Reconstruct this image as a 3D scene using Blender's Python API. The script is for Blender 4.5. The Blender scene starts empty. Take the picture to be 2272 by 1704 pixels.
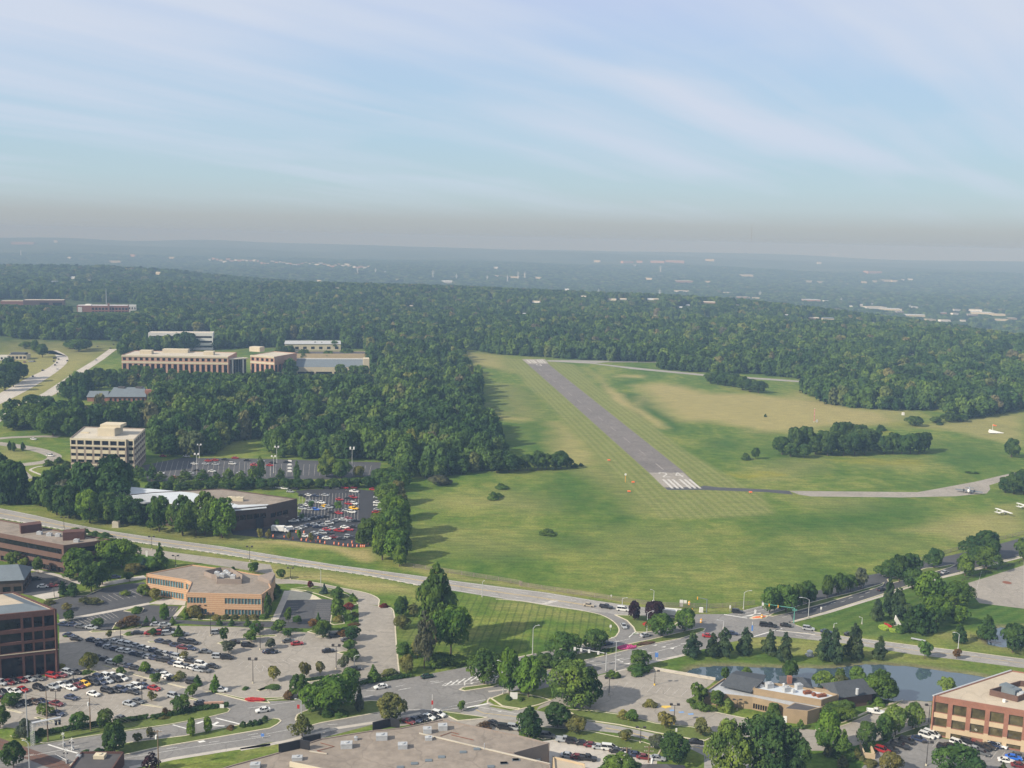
import bpy, math, random
import numpy as np
from mathutils import Vector
random.seed(7); NP = np.random.RandomState(11)
scn = bpy.context.scene; COL = scn.collection
# ------------------------------------------------------------------ camera
F, CAMH, HC, SL = 2272.0, 150.0, 528.0, 0.0231
_p, _r = math.atan((852-HC)/F), math.atan(SL)
fw = Vector((0, math.cos(_p), -math.sin(_p))); _u = Vector((0, math.sin(_p), math.cos(_p))); _x = Vector((1, 0, 0))
rt = math.cos(_r)*_x + math.sin(_r)*_u; up = -math.sin(_r)*_x + math.cos(_r)*_u
CAM = Vector((0, 0, CAMH))
cd = bpy.data.cameras.new('camera'); cam = bpy.data.objects.new('camera', cd); COL.objects.link(cam)
cd.sensor_width = 36; cd.lens = 36; cd.clip_start = 1; cd.clip_end = 60000
from mathutils import Matrix
cam.matrix_world = Matrix.Translation(CAM) @ Matrix((rt, up, -fw)).transposed().to_4x4()
scn.camera = cam
scn.render.resolution_x, scn.render.resolution_y = 1024, 768
# ------------------------------------------------------------------ sun, sky, exposure
SUN_EL, SUN_AZ = math.radians(33), math.atan2(-0.875, -0.485)
sdir = Vector((math.sin(SUN_AZ)*math.cos(SUN_EL), math.cos(SUN_AZ)*math.cos(SUN_EL), math.sin(SUN_EL)))
sl = bpy.data.lights.new('sun', 'SUN'); so = bpy.data.objects.new('sun', sl); COL.objects.link(so)
sl.energy = 5.0; sl.angle = math.radians(0.5); sl.color = (1.0, 0.93, 0.80)
so.rotation_mode = 'QUATERNION'; so.rotation_quaternion = sdir.to_track_quat('Z', 'Y'); so.location = (-200, -100, 400)
scn.view_settings.view_transform = 'Standard'; scn.view_settings.look = 'None'; scn.view_settings.gamma = 1
scn.view_settings.use_curve_mapping = False; scn.view_settings.exposure = 0.45
cy = scn.cycles
cy.max_bounces = 4; cy.diffuse_bounces = 2; cy.glossy_bounces = 2; cy.transmission_bounces = 2; cy.volume_bounces = 0; cy.transparent_max_bounces = 4
cy.use_denoising = True
world = bpy.data.worlds.new('World'); scn.world = world; world.use_nodes = True
wt = world.node_tree; wt.nodes.clear()
def NN(t, typ, **k):
    n = t.nodes.new(typ)
    for a, v in k.items():
        if hasattr(n, a): setattr(n, a, v)
    return n
def mixc(t, fac, a, b, mode='MIX'):
    n = t.nodes.new('ShaderNodeMix'); n.data_type = 'RGBA'; n.blend_type = mode
    for s, v in ((n.inputs[0], fac), (n.inputs[6], a), (n.inputs[7], b)):
        if hasattr(v, 'is_linked'): t.links.new(v, s)
        elif isinstance(v, (int, float)): s.default_value = v
        else: s.default_value = (*v[:3], 1)
    return n.outputs[2]
def mth(t, op, a, b=0.0, c=None, clamp=False):
    n = t.nodes.new('ShaderNodeMath'); n.operation = op; n.use_clamp = clamp
    for s, v in zip(n.inputs, (a, b, c)):
        if v is None: continue
        if hasattr(v, 'is_linked'): t.links.new(v, s)
        else: s.default_value = v
    return n.outputs[0]
def ramp(t, v, stops):
    n = t.nodes.new('ShaderNodeValToRGB'); t.links.new(v, n.inputs[0])
    e = n.color_ramp.elements
    while len(e) < len(stops): e.new(0.5)
    for i, (p, c) in enumerate(stops):
        e[i].position = p; e[i].color = (*c[:3], 1) if not isinstance(c, (int, float)) else (c, c, c, 1)
    return n.outputs[0]
def noise(t, vec, scale, detail=4, rough=0.55, dist=0.0):
    n = t.nodes.new('ShaderNodeTexNoise'); n.inputs['Scale'].default_value = scale; n.inputs['Detail'].default_value = detail
    n.inputs['Roughness'].default_value = rough; n.inputs['Distortion'].default_value = dist
    if vec is not None: t.links.new(vec, n.inputs['Vector'])
    return n.outputs['Fac']
def mapping(t, vec, scale=(1, 1, 1), rot=(0, 0, 0), loc=(0, 0, 0)):
    n = t.nodes.new('ShaderNodeMapping'); n.inputs['Scale'].default_value = scale; n.inputs['Rotation'].default_value = rot; n.inputs['Location'].default_value = loc
    t.links.new(vec, n.inputs['Vector']); return n.outputs[0]
sky = NN(wt, 'ShaderNodeTexSky', sky_type='NISHITA'); sky.sun_disc = False
sky.sun_elevation = SUN_EL; sky.sun_rotation = SUN_AZ % (2*math.pi); sky.air_density = 1.0; sky.dust_density = 1.2; sky.ozone_density = 1.2
tc = wt.nodes.new('ShaderNodeTexCoord'); sep = wt.nodes.new('ShaderNodeSeparateXYZ'); wt.links.new(tc.outputs['Generated'], sep.inputs[0])
el = mth(wt, 'MAXIMUM', sep.outputs[2], 0.0)
den = mth(wt, 'ADD', el, 0.10)
cmb = wt.nodes.new('ShaderNodeCombineXYZ')
wt.links.new(mth(wt, 'DIVIDE', sep.outputs[0], den), cmb.inputs[0]); wt.links.new(mth(wt, 'DIVIDE', sep.outputs[1], den), cmb.inputs[1])
warp = noise(wt, mapping(wt, cmb.outputs[0], (0.35, 0.35, 1)), 1.0, 3)
mp = mapping(wt, mapping(wt, cmb.outputs[0], (1, 1, 1), (0, 0, math.radians(-50)), (0, 0, 0)), (0.42, 1.25, 1), (0, 0, 0), (3.1, 0.4, 0))
vadd = wt.nodes.new('ShaderNodeVectorMath'); vadd.operation = 'ADD'; wt.links.new(mp, vadd.inputs[0])
cw = wt.nodes.new('ShaderNodeCombineXYZ'); wt.links.new(mth(wt, 'MULTIPLY', warp, 1.1), cw.inputs[0]); wt.links.new(mth(wt, 'MULTIPLY', warp, 0.6), cw.inputs[1]); wt.links.new(cw.outputs[0], vadd.inputs[1])
c1 = noise(wt, vadd.outputs[0], 0.85, 5, 0.45, 0.3)
c2 = noise(wt, mapping(wt, vadd.outputs[0], (0.6, 1.8, 1), (0, 0, 0.2), (5, 2, 0)), 1.3, 5, 0.48, 0.3)
cm = mth(wt, 'ADD', mth(wt, 'MULTIPLY', c1, 0.62), mth(wt, 'MULTIPLY', c2, 0.38))
SKY_TOPBIAS = mth(wt, 'MULTIPLY', mth(wt, 'SUBTRACT', el, 0.12), 0.45)
cloud = ramp(wt, mth(wt, 'ADD', cm, SKY_TOPBIAS), [(0.42, 0.0), (0.52, 0.48), (0.63, 0.96)])
def _l(r, g, b): return tuple((((c/255+0.055)/1.055)**2.4)/0.1366 for c in (r, g, b))
# the clear air between the clouds: the sky model, drawn towards the pale hazy blue of that morning low down
grad = ramp(wt, mth(wt, 'MULTIPLY', el, 3.0), [(0.0, _l(172, 180, 186)), (0.045, _l(178, 187, 192)), (0.095, _l(185, 203, 212)), (0.15, _l(184, 208, 220)), (0.27, _l(181, 209, 228)), (0.42, _l(181, 208, 233)), (0.57, _l(188, 208, 237)), (0.70, _l(195, 208, 239))])
skyc = mixc(wt, ramp(wt, el, [(0.35, 0.90), (0.85, 0.15)]), sky.outputs[0], grad)
cfade = ramp(wt, el, [(0.015, 0.0), (0.06, 0.75), (0.12, 1.0)])
skyc = mixc(wt, mth(wt, 'MULTIPLY', cloud, cfade), skyc, _l(208, 218, 235))
bg = wt.nodes.new('ShaderNodeBackground'); wt.links.new(skyc, bg.inputs[0]); bg.inputs[1].default_value = 0.10
wo = wt.nodes.new('ShaderNodeOutputWorld'); wt.links.new(bg.outputs[0], wo.inputs[0])
# ------------------------------------------------------------------ positions: reference windows of the survey picture -> ground points
ORG = {'a': (0, 1250), 'b': (550, 1250), 'c': (1100, 1250), 'd': (1672, 1250), 'e': (0, 880), 'f': (550, 880), 'g': (1100, 880), 'h': (1672, 880),
       'i': (0, 500), 'j': (550, 500), 'k': (1100, 500), 'l': (1672, 500)}
def PX(c, x, y):
    o = ORG[c]; return o[0]+x/3.655, o[1]+y/3.655
def G(c, x, y, z=0.0):
    X, Y = PX(c, x, y); d = fw + (X-1136)/F*rt + (852-Y)/F*up
    t = (z-CAMH)/d.z; return Vector((d.x*t, d.y*t, z))
def HT(B, c, y):
    Y = ORG[c][1]+y/3.655; v = (852-Y)/F; q = Vector((B[0], B[1], -CAMH))
    return (v*fw.dot(q)-up.dot(q))/(up.z-v*fw.z)
def PL(s, z=0.0):
    """'a 10,20 30,40 b 5,6' -> ground points"""
    out = []; c = None
    for tkn in s.split():
        if len(tkn) == 1: c = tkn
        else:
            x, y = tkn.split(','); out.append(G(c, float(x), float(y), z))
    return out
def smooth(pts, n=5, closed=False):
    out = []; m = len(pts)
    R = range(m) if closed else range(m-1)
    for i in R:
        g = (lambda k: pts[k % m]) if closed else (lambda k: pts[max(0, min(m-1, k))])
        p0, p1, p2, p3 = g(i-1), g(i), g(i+1), g(i+2)
        for j in range(n):
            t = j/n
            out.append(0.5*((2*p1)+(p2-p0)*t+(2*p0-5*p1+4*p2-p3)*t*t+(3*p1-p0-3*p2+p3)*t**3))
    if not closed: out.append(pts[-1].copy())
    return out
def lin(r, g, b):
    f = lambda c: (c/255/12.92 if c/255 <= 0.04045 else ((c/255+0.055)/1.055)**2.4)
    return (f(r), f(g), f(b))
# ------------------------------------------------------------------ object helpers
def tag(o, label=None, cat=None, group=None, kind=None):
    if label: o['label'] = label
    if cat: o['category'] = cat
    if group: o['group'] = group
    if kind: o['kind'] = kind
    return o
def thing(name, label, cat, loc=(0, 0, 0), group=None, rz=0.0):
    o = bpy.data.objects.new(name, None); o.empty_display_size = 0.5; COL.objects.link(o); o.location = loc; o.rotation_euler = (0, 0, rz)
    return tag(o, label, cat, group)
class MB:
    def __init__(s): s.v = []; s.f = []; s.m = []
    def add(s, vs, fs, mi=0):
        k = len(s.v); s.v += [tuple(p) for p in vs]; s.f += [tuple(i+k for i in f) for f in fs]; s.m += [mi]*len(fs)
    def poly(s, pts, z=None, mi=0):
        P = [(p[0], p[1], p[2] if z is None else z) for p in pts]
        a = sum(P[i][0]*P[(i+1) % len(P)][1]-P[(i+1) % len(P)][0]*P[i][1] for i in range(len(P)))
        if a < 0: P = P[::-1]
        s.add(P, [tuple(range(len(P)))], mi); return s
    def prism(s, pts, z0, z1, mi=0, top=True, mt=None, bottom=False):
        P = [(p[0], p[1]) for p in pts]
        a = sum(P[i][0]*P[(i+1) % len(P)][1]-P[(i+1) % len(P)][0]*P[i][1] for i in range(len(P)))
        if a < 0: P = P[::-1]
        n = len(P); vs = [(x, y, z0) for x, y in P]+[(x, y, z1) for x, y in P]
        s.add(vs, [(i, (i+1) % n, n+(i+1) % n, n+i) for i in range(n)], mi)
        if top: s.add([(x, y, z1) for x, y in P], [tuple(range(n))], mi if mt is None else mt)
        if bottom: s.add([(x, y, z0) for x, y in P], [tuple(range(n))[::-1]], mi)
        return s
    def obox(s, o, u, n, u0, u1, d0, d1, z0, z1, mi=0):
        """box in a frame: origin o, direction u along, n across, z up"""
        P = lambda a, b, z: (o[0]+u[0]*a+n[0]*b, o[1]+u[1]*a+n[1]*b, z)
        vs = [P(u0, d0, z0), P(u1, d0, z0), P(u1, d1, z0), P(u0, d1, z0), P(u0, d0, z1), P(u1, d0, z1), P(u1, d1, z1), P(u0, d1, z1)]
        s.add(vs, [(0, 3, 2, 1), (4, 5, 6, 7), (0, 1, 5, 4), (1, 2, 6, 5), (2, 3, 7, 6), (3, 0, 4, 7)], mi); return s
    def box(s, x0, x1, y0, y1, z0, z1, mi=0): return s.obox((0, 0), (1, 0), (0, 1), x0, x1, y0, y1, z0, z1, mi)
    def tube(s, pts, r, n=8, mi=0, caps=True):
        rs = r if isinstance(r, (list, tuple)) else [r]*len(pts); pts = [Vector(p) for p in pts]; rings = []
        for i, p in enumerate(pts):
            t = (pts[min(i+1, len(pts)-1)]-pts[max(i-1, 0)]).normalized()
            a = t.cross(Vector((0, 0, 1)) if abs(t.z) < 0.95 else Vector((1, 0, 0))).normalized(); b = t.cross(a)
            rings.append([p+(a*math.cos(2*math.pi*k/n)+b*math.sin(2*math.pi*k/n))*rs[i] for k in range(n)])
        vs = [v for rg in rings for v in rg]
        fs = [(i*n+k, i*n+(k+1) % n, (i+1)*n+(k+1) % n, (i+1)*n+k) for i in range(len(pts)-1) for k in range(n)]
        if caps: fs += [tuple(range(n))[::-1], tuple((len(pts)-1)*n+k for k in range(n))]
        s.add(vs, fs, mi); return s
    def loft(s, secs, mi=0):
        n = len(secs[0]); vs = [v for r in secs for v in r]
        fs = [(i*n+k, i*n+(k+1) % n, (i+1)*n+(k+1) % n, (i+1)*n+k) for i in range(len(secs)-1) for k in range(n)]
        fs += [tuple(range(n))[::-1], tuple((len(secs)-1)*n+k for k in range(n))]
        s.add(vs, fs, mi); return s
    def mesh(s, name, mats, off=None, sm=False):
        me = bpy.data.meshes.new(name); V = s.v if off is None else [(x-off[0], y-off[1], z-off[2]) for x, y, z in s.v]
        me.from_pydata(V, [], s.f)
        for m in (mats if isinstance(mats, (list, tuple)) else [mats]): me.materials.append(m)
        if any(s.m): me.polygons.foreach_set('material_index', s.m)
        if sm: me.polygons.foreach_set('use_smooth', [True]*len(s.f))
        me.update(); return me
    def build(s, name, mats, parent=None, sm=False, local=False, loc=None):
        """parent: a thing Empty (unrotated); vertices are world coordinates unless local"""
        off = None
        if not local:
            if parent is not None:
                off = parent.matrix_world.translation if False else Vector(parent.location); q = parent.parent
                while q is not None: off = off+Vector(q.location); q = q.parent
            elif loc is not None: off = Vector(loc)
        o = bpy.data.objects.new(name, s.mesh(name, mats, off, sm)); COL.objects.link(o)
        if parent is not None: o.parent = parent
        elif loc is not None: o.location = loc
        return o
def structure(name, mb, mats): return tag(mb.build(name, mats), kind='structure')
def inset(pts, d):
    P = [Vector((p[0], p[1])) for p in pts]; n = len(P)
    a = sum(P[i].x*P[(i+1) % n].y-P[(i+1) % n].x*P[i].y for i in range(n))
    if a < 0: P = P[::-1]
    out = []
    for i in range(n):
        e1 = (P[i]-P[i-1]).normalized(); e2 = (P[(i+1) % n]-P[i]).normalized()
        n1 = Vector((-e1.y, e1.x)); n2 = Vector((-e2.y, e2.x)); b = n1+n2
        k = b.length_squared
        out.append(P[i]+b*(2*d/k if k > 0.3 else d) if k > 1e-6 else P[i]+n1*d)
    return [Vector((p.x, p.y, 0)) for p in out]
def ribbon(mb, pts, w, z, mi=0, off=0.0):
    P = [Vector((p[0], p[1])) for p in pts]; n = len(P); L = []; R = []
    for i in range(n):
        t = (P[min(i+1, n-1)]-P[max(i-1, 0)]).normalized(); nn = Vector((-t.y, t.x))
        c = P[i]+nn*off; L.append((*(c+nn*w/2), z)); R.append((*(c-nn*w/2), z))
    mb.add(L+R, [(n+i, n+i+1, i+1, i) for i in range(n-1)], mi)
def walk(pts, step, start=0.0):
    """points every step metres along a line, with directions"""
    out = []; d = start; acc = 0.0
    for a, b in zip(pts[:-1], pts[1:]):
        a = Vector(a[:2]); b = Vector(b[:2]); L = (b-a).length
        while d <= acc+L and L > 0:
            out.append((a+(b-a)*((d-acc)/L), (b-a)/L)); d += step
        acc += L
    return out
def dashes(mb, pts, w, z, on, gap, mi=0):
    for p, t in walk(pts, on+gap):
        n = Vector((-t.y, t.x))
        mb.add([(*(p-n*w/2), z), (*(p+t*on-n*w/2), z), (*(p+t*on+n*w/2), z), (*(p+n*w/2), z)], [(0, 1, 2, 3)], mi)
# ------------------------------------------------------------------ materials
def mat(name, col, rough=0.85, var=0.12, scale=0.6, spec=0.3, metal=0.0, fine=None, cracks=0.0):
    m = bpy.data.materials.new(name); m.use_nodes = True; t = m.node_tree; b = t.nodes['Principled BSDF']
    b.inputs['Roughness'].default_value = rough; b.inputs['Metallic'].default_value = metal; b.inputs['Specular IOR Level'].default_value = spec
    if var > 0:
        g = t.nodes.new('ShaderNodeNewGeometry').outputs['Position']
        f = noise(t, g, scale, 5, 0.6)
        lo = tuple(c*(1-var) for c in col); hi = tuple(min(1, c*(1+var)) for c in col)
        c = ramp(t, f, [(0.3, lo), (0.7, hi)])
        if fine: c = mixc(t, fine[1], c, ramp(t, noise(t, g, fine[0], 3), [(0.35, tuple(x*0.55 for x in col)), (0.65, tuple(min(1, x*1.3) for x in col))]))
        if cracks:
            vo = t.nodes.new('ShaderNodeTexVoronoi'); vo.feature = 'DISTANCE_TO_EDGE'; vo.inputs['Scale'].default_value = 0.055; vo.inputs['Randomness'].default_value = 0.8; va = t.nodes.new('ShaderNodeVectorMath'); va.operation = 'ADD'; t.links.new(g, va.inputs[0])
            wv = t.nodes.new('ShaderNodeTexNoise'); wv.inputs['Scale'].default_value = 0.12; t.links.new(g, wv.inputs['Vector']); vs = t.nodes.new('ShaderNodeVectorMath'); vs.operation = 'SCALE'; vs.inputs['Scale'].default_value = 9; t.links.new(wv.outputs['Color'], vs.inputs[0]); t.links.new(vs.outputs[0], va.inputs[1]); t.links.new(va.outputs[0], vo.inputs['Vector'])
            c = mixc(t, mth(t, 'MULTIPLY', ramp(t, vo.outputs['Distance'], [(0.006, 1.0), (0.016, 0.0)]), cracks), c, tuple(x*0.45 for x in col))
            c = mixc(t, mth(t, 'MULTIPLY', ramp(t, noise(t, g, 0.03, 5, 0.65), [(0.50, 0.0), (0.66, 1.0)]), 0.35), c, tuple(x*0.66 for x in col))
        t.links.new(c, b.inputs['Base Color'])
    else: b.inputs['Base Color'].default_value = (*col, 1)
    return m
def objcol(name, rough, spec=0.5, coat=0.0):
    m = bpy.data.materials.new(name); m.use_nodes = True; t = m.node_tree; b = t.nodes['Principled BSDF']
    oi = t.nodes.new('ShaderNodeObjectInfo'); t.links.new(oi.outputs['Color'], b.inputs['Base Color'])
    b.inputs['Roughness'].default_value = rough; b.inputs['Specular IOR Level'].default_value = spec; b.inputs['Coat Weight'].default_value = coat
    return m
M = {}
M['asphalt_new'] = mat('asphalt_new', (0.034, 0.034, 0.038), 0.9, 0.15, 0.15)
M['asphalt'] = mat('asphalt', (0.195, 0.186, 0.176), 0.9, 0.16, 0.10, fine=(0.9, 0.25), cracks=0.35)
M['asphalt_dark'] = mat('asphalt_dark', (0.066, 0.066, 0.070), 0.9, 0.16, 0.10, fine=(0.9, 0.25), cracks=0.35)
M['road_grey'] = mat('road_grey', (0.27, 0.255, 0.235), 0.9, 0.12, 0.08, fine=(0.7, 0.2), cracks=0.35)
M['concrete'] = mat('concrete', (0.275, 0.248, 0.212), 0.9, 0.14, 0.07, fine=(0.5, 0.22), cracks=0.35)
M['concrete_pale'] = mat('concrete_pale', (0.42, 0.385, 0.34), 0.9, 0.10, 0.08, fine=(0.6, 0.15), cracks=0.35)
M['kerb'] = mat('kerb', (0.50, 0.45, 0.34), 0.9, 0.12, 0.5)
M['white_paint'] = mat('white_paint', (0.62, 0.61, 0.58), 0.8, 0.18, 0.8)
M['worn_paint'] = mat('worn_paint', (0.42, 0.395, 0.36), 0.8, 0.25, 0.8)
M['yellow_paint'] = mat('yellow_paint', (0.58, 0.40, 0.08), 0.8, 0.15, 0.8)
M['blue_paint'] = mat('blue_paint', (0.16, 0.28, 0.50), 0.8, 0.1, 0.8)
M['grass'] = mat('grass', (0.105, 0.135, 0.035), 0.95, 0.35, 0.10, spec=0.1, fine=(1.3, 0.35))
M['grass_dry'] = mat('grass_dry', (0.20, 0.185, 0.075), 0.95, 0.3, 0.12, spec=0.1, fine=(1.0, 0.3))
M['mulch'] = mat('mulch', (0.09, 0.055, 0.035), 0.95, 0.3, 0.8, spec=0.1)
M['bark'] = mat('bark', (0.11, 0.085, 0.06), 0.95, 0.3, 2.0, spec=0.1)
M['steel'] = mat('steel', (0.50, 0.51, 0.52), 0.5, 0.05, 2.0, metal=0.3)
M['dark_metal'] = mat('dark_metal', (0.045, 0.04, 0.038), 0.5, 0.1, 2.0)
M['white'] = mat('white', (0.64, 0.63, 0.61), 0.6, 0.04, 1.0)
M['black'] = mat('black', (0.02, 0.02, 0.022), 0.7, 0.1, 1.0)
M['wood_pole'] = mat('wood_pole', (0.20, 0.14, 0.09), 0.9, 0.2, 1.5)
M['orange'] = mat('orange', (0.75, 0.17, 0.04), 0.6, 0.08, 2.0)
M['amber'] = mat('amber', (0.70, 0.33, 0.03), 0.6, 0.05, 2.0)
M['red'] = mat('red', (0.42, 0.03, 0.025), 0.6, 0.2, 1.0)
M['magenta'] = mat('magenta_flowers', (0.38, 0.05, 0.16), 0.9, 0.35, 1.2)
M['blue'] = mat('blue', (0.10, 0.22, 0.55), 0.6, 0.1, 1.0)
M['yellow'] = mat('yellow', (0.75, 0.48, 0.03), 0.6, 0.1, 1.0)
M['green_paint'] = mat('green_paint', (0.10, 0.30, 0.24), 0.5, 0.1, 1.0)
M['lime'] = mat('lime_groundcover', (0.24, 0.33, 0.04), 0.9, 0.25, 1.2)
# dark window glass: mostly what it mirrors
def glass(name, col, rough=0.08, spec=0.8):
    m = bpy.data.materials.new(name); m.use_nodes = True; t = m.node_tree; b = t.nodes['Principled BSDF']
    g = t.nodes.new('ShaderNodeNewGeometry').outputs['Position']
    t.links.new(ramp(t, noise(t, g, 0.45, 3), [(0.35, tuple(c*0.6 for c in col)), (0.65, tuple(c*1.5 for c in col))]), b.inputs['Base Color'])
    b.inputs['Roughness'].default_value = rough; b.inputs['Specular IOR Level'].default_value = spec
    return m
M['glass_dark'] = glass('glass_dark', (0.012, 0.012, 0.014), 0.08, 0.35)
M['glass_teal'] = glass('glass_teal', (0.085, 0.165, 0.185))
M['glass_bronze'] = glass('glass_bronze', (0.075, 0.062, 0.028))
M['paint'] = objcol('car_paint', 0.33, 0.5, 0.25)
M['tyre'] = mat('tyre', (0.02, 0.02, 0.02), 0.85, 0, 1)
M['lamp_glass'] = mat('lamp_glass', (0.7, 0.7, 0.68), 0.2, 0, 1)
M['tail_lamp'] = mat('tail_lamp', (0.35, 0.02, 0.02), 0.3, 0, 1)
# leaves: each crown has its own object colour, clumps vary a little
def leafmat(name, stuff=False):
    m = bpy.data.materials.new(name); m.use_nodes = True; t = m.node_tree; t.nodes.clear()
    oi = t.nodes.new('ShaderNodeObjectInfo'); gp = t.nodes.new('ShaderNodeNewGeometry').outputs['Position']
    if stuff:
        base = ramp(t, oi.outputs['Random'], [(0.0, (0.034, 0.066, 0.022)), (0.25, (0.048, 0.090, 0.026)), (0.6, (0.066, 0.116, 0.030)), (0.88, (0.090, 0.140, 0.036)), (0.96, (0.11, 0.125, 0.045)), (1.0, (0.13, 0.115, 0.07))])
    else: base = oi.outputs['Color']
    v = ramp(t, noise(t, gp, 0.55, 3, 0.6), [(0.3, 0.62), (0.7, 1.38)])
    c = mixc(t, 1.0, base, v, 'MULTIPLY')
    c = mixc(t, 1.0, c, ramp(t, noise(t, gp, 0.020 if stuff else 0.16, 3, 0.5), [(0.36, (0.66, 0.76, 0.90)), (0.50, (1.0, 1.0, 1.0)), (0.64, (1.42, 1.32, 1.0))]), 'MULTIPLY')
    r = mth(t, 'MULTIPLY_ADD', oi.outputs['Random'], 0.30, 0.85)
    c = mixc(t, 1.0, c, r, 'MULTIPLY')
    d = t.nodes.new('ShaderNodeBsdfDiffuse'); tr = t.nodes.new('ShaderNodeBsdfTranslucent')
    t.links.new(c, d.inputs[0]); t.links.new(mixc(t, 1.0, c, (1.25, 1.25, 0.6), 'MULTIPLY'), tr.inputs[0])
    mx = t.nodes.new('ShaderNodeMixShader'); mx.inputs[0].default_value = 0.20
    t.links.new(d.outputs[0], mx.inputs[1]); t.links.new(tr.outputs[0], mx.inputs[2])
    o = t.nodes.new('ShaderNodeOutputMaterial'); t.links.new(mx.outputs[0], o.inputs[0]); return m
M['leaf'] = leafmat('leaves'); M['leaf_woods'] = leafmat('woods_leaves', True)
# ------------------------------------------------------------------ numpy geometry
def seg_sdf(x, y, poly):
    """signed distance to a polygon, positive inside"""
    P = np.array([(p[0], p[1]) for p in poly]); d2 = np.full(x.shape, 1e12); ins = np.zeros(x.shape, bool)
    for i in range(len(P)):
        a = P[i-1]; b = P[i]; e = b-a
        t = np.clip(((x-a[0])*e[0]+(y-a[1])*e[1])/max(1e-9, e@e), 0, 1)
        d2 = np.minimum(d2, (x-a[0]-t*e[0])**2+(y-a[1]-t*e[1])**2)
        c = ((a[1] > y) != (b[1] > y))
        with np.errstate(divide='ignore', invalid='ignore'):
            xi = a[0]+(y-a[1])*(b[0]-a[0])/(b[1]-a[1] if b[1] != a[1] else 1e-9)
        ins ^= c & (x < xi)
    d = np.sqrt(d2); return np.where(ins, d, -d)
def mask(x, y, poly, soft=4.0):
    P = np.array([(p[0], p[1]) for p in poly]); out = np.zeros(x.shape)
    k = (x > P[:, 0].min()-soft) & (x < P[:, 0].max()+soft) & (y > P[:, 1].min()-soft) & (y < P[:, 1].max()+soft)
    if k.any(): out[k] = np.clip(seg_sdf(x[k], y[k], poly)/soft*0.5+0.5, 0, 1)
    return out
def wob(x, y, s, seed=0):
    r = np.random.RandomState(seed); o = 0
    for k in range(7):
        a = r.uniform(0, 6.283); f = s*r.uniform(0.5, 2.2); o = o+np.sin(x*f*math.cos(a)+y*f*math.sin(a)+r.uniform(0, 6.28))
    return o/7*1.9
# ------------------------------------------------------------------ outlines on the ground
POND = smooth(PL('c 1560,900 1560,862 1650,834 1850,821 d 0,831 300,836 600,840 760,826 900,810 1100,814 1400,840 1600,872 1890,915 1990,985 1900,1060 1700,1098 1440,1105 1300,1100 1110,1098 900,1050 600,1000 0,960 c 1700,930'), 4, True)
POND2 = smooth(PL('d 1965,522 2080,512 2250,510 2330,560 2330,640 2193,660 2050,668 1925,650 1900,630'), 4, True)
MOWN = PL('k 70,1075 170,1195 280,1330 g 380,20 700,350 900,560 1090,760 1340,990 1800,985 h 0,968 172,945 110,850 40,765 g 2050,745 1880,640 1520,430 1250,210 k 1250,1600 900,1380 640,1130 420,1098')
TRIANGLE = PL('b 1240,270 1700,245 2193,312 c 200,310 700,390 850,425 940,470 985,515 985,555 930,590 700,640 430,690 200,735 b 2193,760 1900,790 1330,900 1240,860')
LAWN_D = PL('d 300,490 600,400 1050,260 1250,190 1540,110 h 1800,1410 2193,1310 2193,1700 d 2193,480 1900,500 1500,560 1350,640 1000,600 500,540')
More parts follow.
